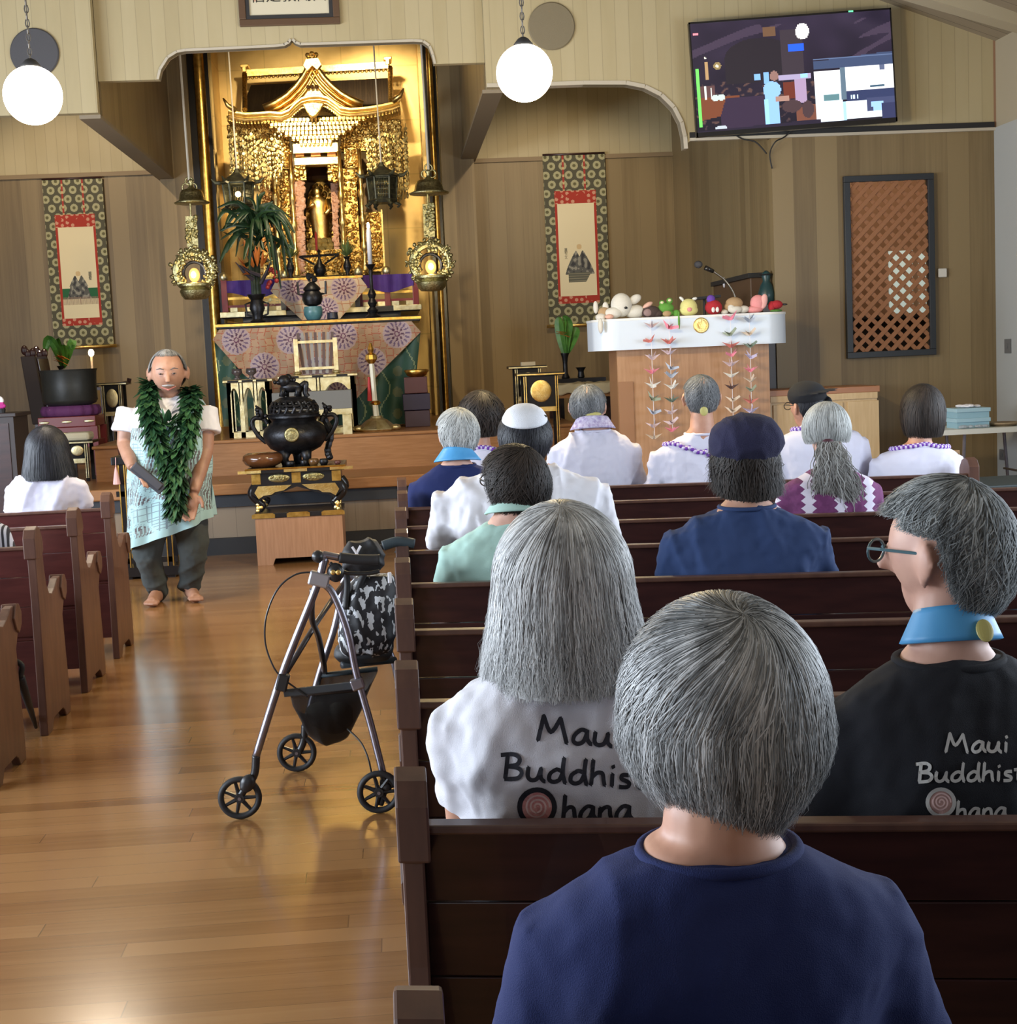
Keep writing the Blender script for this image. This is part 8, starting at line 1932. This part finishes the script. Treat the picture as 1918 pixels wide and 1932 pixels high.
# ---------------------------------------------------------------- rolling walker in the aisle
Yn_, Yf_ = 5.06, 5.62
def gn(px, py, dy=0): p = at(px, py, Yn_ + dy); return p
def gf(px, py, dy=0): p = at(px, py, Yf_ + dy); return p
w0 = gn(600, 1500)
t = thing('rolling_walker', 'folding rolling walker with wheels parked in the aisle beside the pews', 'walker', (w0.x, 5.3, 0))
GM = GREYMETAL; RUB = mat('black rubber', (.018, .018, .02), .6); PLA = mat('black plastic', (.02, .02, .022), .35)
def wheel(c, r, ang=0):
    M = tr(*c) @ rot(ang) @ rot(pi / 2, 'X')
    m = MB(M); R_ = [[((r - .011 + .011 * cos(b)) * cos(a), (r - .011 + .011 * cos(b)) * sin(a), .013 * sin(b)) for b in [2 * pi * j / 10 for j in range(10)]] for a in [2 * pi * k / 40 for k in range(41)]]
    m.rings(R_, cap=False); tyre = m.build('wheel', RUB, t, smooth=True)
    m = MB(M)
    for k in range(7): a = 2 * pi * k / 7; m.tube([(.01 * cos(a), .01 * sin(a), 0), ((r - .018) * cos(a), (r - .018) * sin(a), 0)], [.008, .0055], 6)
    m.lathe([(.016, -.014), (.018, 0), (.016, .014)], (0, 0, 0), 16); m.build('spokes', PLA, tyre)
    m = MB(M); m.lathe([(.006, -.018), (.006, .018)], (0, 0, 0), 10); m.build('axle', GM, tyre)
def tubep(name, pts, r, mt_=GM, sm=6, n=10):
    P = catmull(pts, sm) if sm else pts; m = MB(); m.tube(P, r, n); return m.build(name, mt_, t, smooth=True)
rw = .076
for px, py, Y in ((452, 1499, Yn_), (716, 1519, Yn_ - .04), (560, 1425, Yf_)):
    c = at(px, py, Y); c.z = rw; wheel(c, rw)
c = at(800, 1440, Yf_ - .02); c.z = rw; wheel(c, rw)
m = MB(); m.ell(gn(467, 1478, -.02), (.026, .018, .034), rot(.5, 'Y')); m.build('wheel_guard', PLA, t, smooth=True)
m = MB(); m.ell(gn(728, 1486, -.03), (.02, .018, .022)); m.build('wheel_guard', PLA, t, smooth=True)
# near side frame
tubep('front_leg', [gn(612, 1052), gn(596, 1110), gn(533, 1270), gn(482, 1430)], .0135)
tubep('rear_leg', [gn(604, 1098), gn(628, 1120), gn(655, 1190), gn(672, 1270), gn(700, 1370), gn(723, 1462)], .0125)
tubep('fork', [gn(483, 1425), gn(480, 1460), gn(466, 1482), gn(454, 1500)], .014, PLA); tubep('fork', [gn(722, 1462, -.02), gn(727, 1480, -.02), gn(717, 1519, -.03)], .012, PLA)
m = MB(); c = gn(602, 1093); m.box(c, (.07, .03, .05), rot(.3, 'Y')); m.build('hinge_bracket', mat('bright aluminium', (.5, .5, .55), .3, metal=.8), t, bevel=.006)
m = MB(); c = gn(533, 1287); m.box(c, (.04, .036, .06), rot(.3, 'Y')); m.build('clamp', PLA, t, bevel=.006)
m = MB(); c = gn(674, 1290); m.box(c, (.045, .036, .04), rot(-.3, 'Y')); m.build('clamp', GM, t, bevel=.006)
m = MB(); a, b = gn(535, 1308, .01), gn(685, 1291, .01); d = b - a; m.box((a + b) / 2, (d.length, .014, .026), Matrix.Rotation(-atan2(d.z, d.x), 4, 'Y')); m.build('side_bar', mat('dark grey bar', (.05, .06, .07), .4), t, bevel=.003)
# far side frame
tubep('front_leg', [gf(653, 1075), gf(632, 1180), gf(603, 1270), gf(575, 1370)], .0135)
tubep('rear_leg', [gf(655, 1080), gf(690, 1120), gf(720, 1200), gf(745, 1260), gf(768, 1400)], .0125)
tubep('fork', [gf(575, 1368), gf(572, 1400), gf(560, 1425)], .014, PLA); tubep('fork', [gf(778, 1400), gf(800, 1440)], .012, PLA)
# cross braces
tubep('cross_brace', [gn(534, 1278, .02), at(600, 1170, 5.3), gf(652, 1095)], .010, mat('bronze grey tube', (.09, .08, .08), .35, metal=.7), 0)
tubep('cross_brace', [gn(590, 1110, .02), gn(588, 1165, .05), at(600, 1200, 5.25), at(610, 1250, 5.4), gf(612, 1268)], .011, mat('bronze grey tube', (.09, .08, .08), .35, metal=.7))
tubep('cross_bar', [at(645, 1255, 5.4), at(745, 1245, 5.55)], .013, mat('dark grey bar', (.05, .06, .07), .4), 0)
# handles, grips, brakes
tubep('handle_bar', [gn(612, 1052), gn(612, 1047), gn(640, 1052)], .013)
tubep('hand_grip', [gn(640, 1052), gn(680, 1056), gn(716, 1056)], [.018] * 12 + [.02], RUB)
tubep('hand_grip', [gf(722, 1030), gf(750, 1022), gf(782, 1026)], [.02] * 12 + [.018], mat('teal grey rubber', (.03, .045, .055), .6))
tubep('handle_bar', [gf(653, 1075), gf(665, 1045), gf(700, 1040), gf(725, 1030)], .012, PLA)
tubep('brake_lever', [gn(622, 1062), gn(650, 1080), gn(690, 1082), gn(716, 1078)], .007, PLA); tubep('brake_lever', [gf(745, 1040), gf(765, 1052), gf(770, 1060)], .006, PLA)
m = MB(); m.ell(gn(633, 1080), (.03, .02, .034)); m.build('brake_housing', PLA, t, smooth=True)
m = MB(); m.ell(gn(628, 1080, -.022), (.009, .004, .009)); m.ell(gn(638, 1080, -.022), (.009, .004, .009)); m.build('brass_screw', GOLDB, t)
m = MB(); m.ell(gn(600, 1050), (.022, .022, .022)); m.build('end_cap', PLA, t, smooth=True)
tubep('brake_cable', [gn(602, 1080), gn(560, 1083), gn(525, 1110), gn(503, 1160), gn(500, 1210), gn(512, 1250), gn(528, 1275), gn(560, 1300), gn(580, 1315)], .0032, PLA)
tubep('brake_cable', [gn(655, 1375, .1), gn(680, 1400, .05), gn(694, 1430), gn(702, 1465)], .0032, PLA)
m = MB(); c = gn(730, 1478, -.02); m.box(c, (.05, .03, .03)); m.build('wheel_brake', PLA, t, bevel=.006)
# net basket
NETM = NT('black net fabric'); n = NETM; n.col((.012, .012, .013)); n.set(Roughness=.8, Alpha=.72); NETM = n.m
TOP = [(gn(548, 1312, .02), gn(686, 1300, .02)), (gf(600, 1275), gf(712, 1262))]
def bag(u, v):
    # u along, v 0 near top ->1 far top, belly between
    near = TOP[0][0].lerp(TOP[0][1], u); far = TOP[1][0].lerp(TOP[1][1], u); p = near.lerp(far, v)
    belly = float(np.interp(u, [0, .1, .3, .6, .85, 1], [.1, .2, .23, .21, .11, .03])) * sin(pi * v) ** .5
    return (p.x + .02 * (0.5 - u) * sin(pi * v), p.y, p.z - belly + .006 * noise.noise(Vector((u * 8, v * 8, 2))))
m = MB(); m.grid(bag, 30, 24); m.build('net_basket', NETM, t, smooth=True, solid=.004)
tubep('basket_rim', [TOP[0][0], TOP[0][1]], .008, PLA, 0); tubep('basket_rim', [TOP[1][0], TOP[1][1]], .01, mat('teal grey rubber', (.03, .045, .055), .6), 0)
m = MB()
for k in range(9): m.ell(at(620 + random.uniform(-25, 40), 1352 + random.uniform(-15, 18), 5.32), (.05, .05, .035), rot(random.random() * 3), nu=10, nv=8)
solo(m, 'dark_pouch', mat('dark olive cloth', (.03, .028, .015), .85), 'dark bundle lying inside the net basket of the walker', 'pouch', tuple(at(620, 1385, 5.32)), smooth=True)
# patterned tote bag hanging on the far handle
PT = NT('black tote with white print'); n = PT; co = n.coord(); f = n.noise(n.mapping(co, (1, 1, .6), (.3, .2, .6)), 44, 2, .5)
n.col(n.mix(n.math('GREATER_THAN', f, .56), (.012, .012, .016), (.55, .57, .6))); n.set(Roughness=.6); PT = n.m
tb = thing('tote_bag', 'black tote bag with white print slung on the walker handles', 'bag', tuple(at(695, 1240, 5.4)))
m = MB()
prof = [((668, 1100), (742, 1070), .05), ((650, 1130), (748, 1110), .09), ((642, 1160), (748, 1150), .1), ((634, 1200), (748, 1200), .11), ((640, 1226), (744, 1225), .09), ((655, 1236), (735, 1234), .05)]
m.rings([ringpts((at(*a, 5.42).x + at(*b, 5.42).x) / 2, 5.42, (at(*a, 5.42).z + at(*b, 5.42).z) / 2, (at(*b, 5.42).x - at(*a, 5.42).x) / 2, r, 28, 3) for a, b, r in prof])
meshobj('bag_body', voxelize(m, .009, 2, folds(91, .012, 11, 6)), PT, tb, Matrix())
m = MB(); m.rings([ringpts(at((a + b) / 2, y, 5.38).x, 5.38, at((a + b) / 2, y, 5.38).z, (b - a) / 2 * mpx(5.38), r, 24, 3) for a, b, y, r in ((650, 722, 1080, .04), (645, 726, 1060, .06), (645, 724, 1035, .06), (655, 712, 1018, .03))])
meshobj('bag_flap', voxelize(m, .008, 2, folds(93, .012, 12, 9)), mat('black nylon', (.014, .014, .016), .6), tb, Matrix())
for pts in ([at(650, 1070, 5.35), at(655, 1100, 5.36), at(652, 1150, 5.34)], [at(690, 1075, 5.36), at(676, 1110, 5.36), at(662, 1160, 5.34)]):
    m = MB(); m.tube(catmull(pts, 5), .012, 6); m.build('strap', mat('black nylon', (.014, .014, .016), .6), tb, smooth=True)
m = MB(); 
for a, b in (((664, 1032), (676, 1050)), ((680, 1030), (670, 1048))): m.tube([at(*a, 5.31), at(*b, 5.31)], .005, 5)
m.build('white_cord', CLOTHW, tb)
m = MB(); m.box(at(735, 1090, 5.31), (.014, .01, .04)); m.build('white_tag', CLOTHW, tb, bevel=.003)
m = MB(); m.rings([ringpts(at((a + b) / 2, y, 5.46).x, 5.46, at((a + b) / 2, y, 5.46).z, (b - a) / 2 * mpx(5.46), r, 20, 3) for a, b, y, r in ((632, 745, 1216, .09), (628, 742, 1232, .1), (640, 735, 1246, .06))])
o = meshobj('seat', voxelize(m, .008, 2), mat('charcoal seat pad', (.03, .033, .038), .6), t, Matrix())
# black umbrella leaning behind the left pew end
m = MB(); a, b = at(38, 1278, 6.1), onz(68, 1372, .02)
m.tube([a, a.lerp(b, .5), b], [.02, .016, .008], 8); m.tube(catmull([a, a + Vector((.01, 0, .05)), a + Vector((-.03, 0, .07)), a + Vector((-.06, 0, .04))], 5), .012, 8)
solo(m, 'umbrella', mat('black umbrella cloth', (.012, .012, .014), .6), 'closed black umbrella leaning beside the nearest left pew end', 'umbrella', tuple(b), smooth=True)
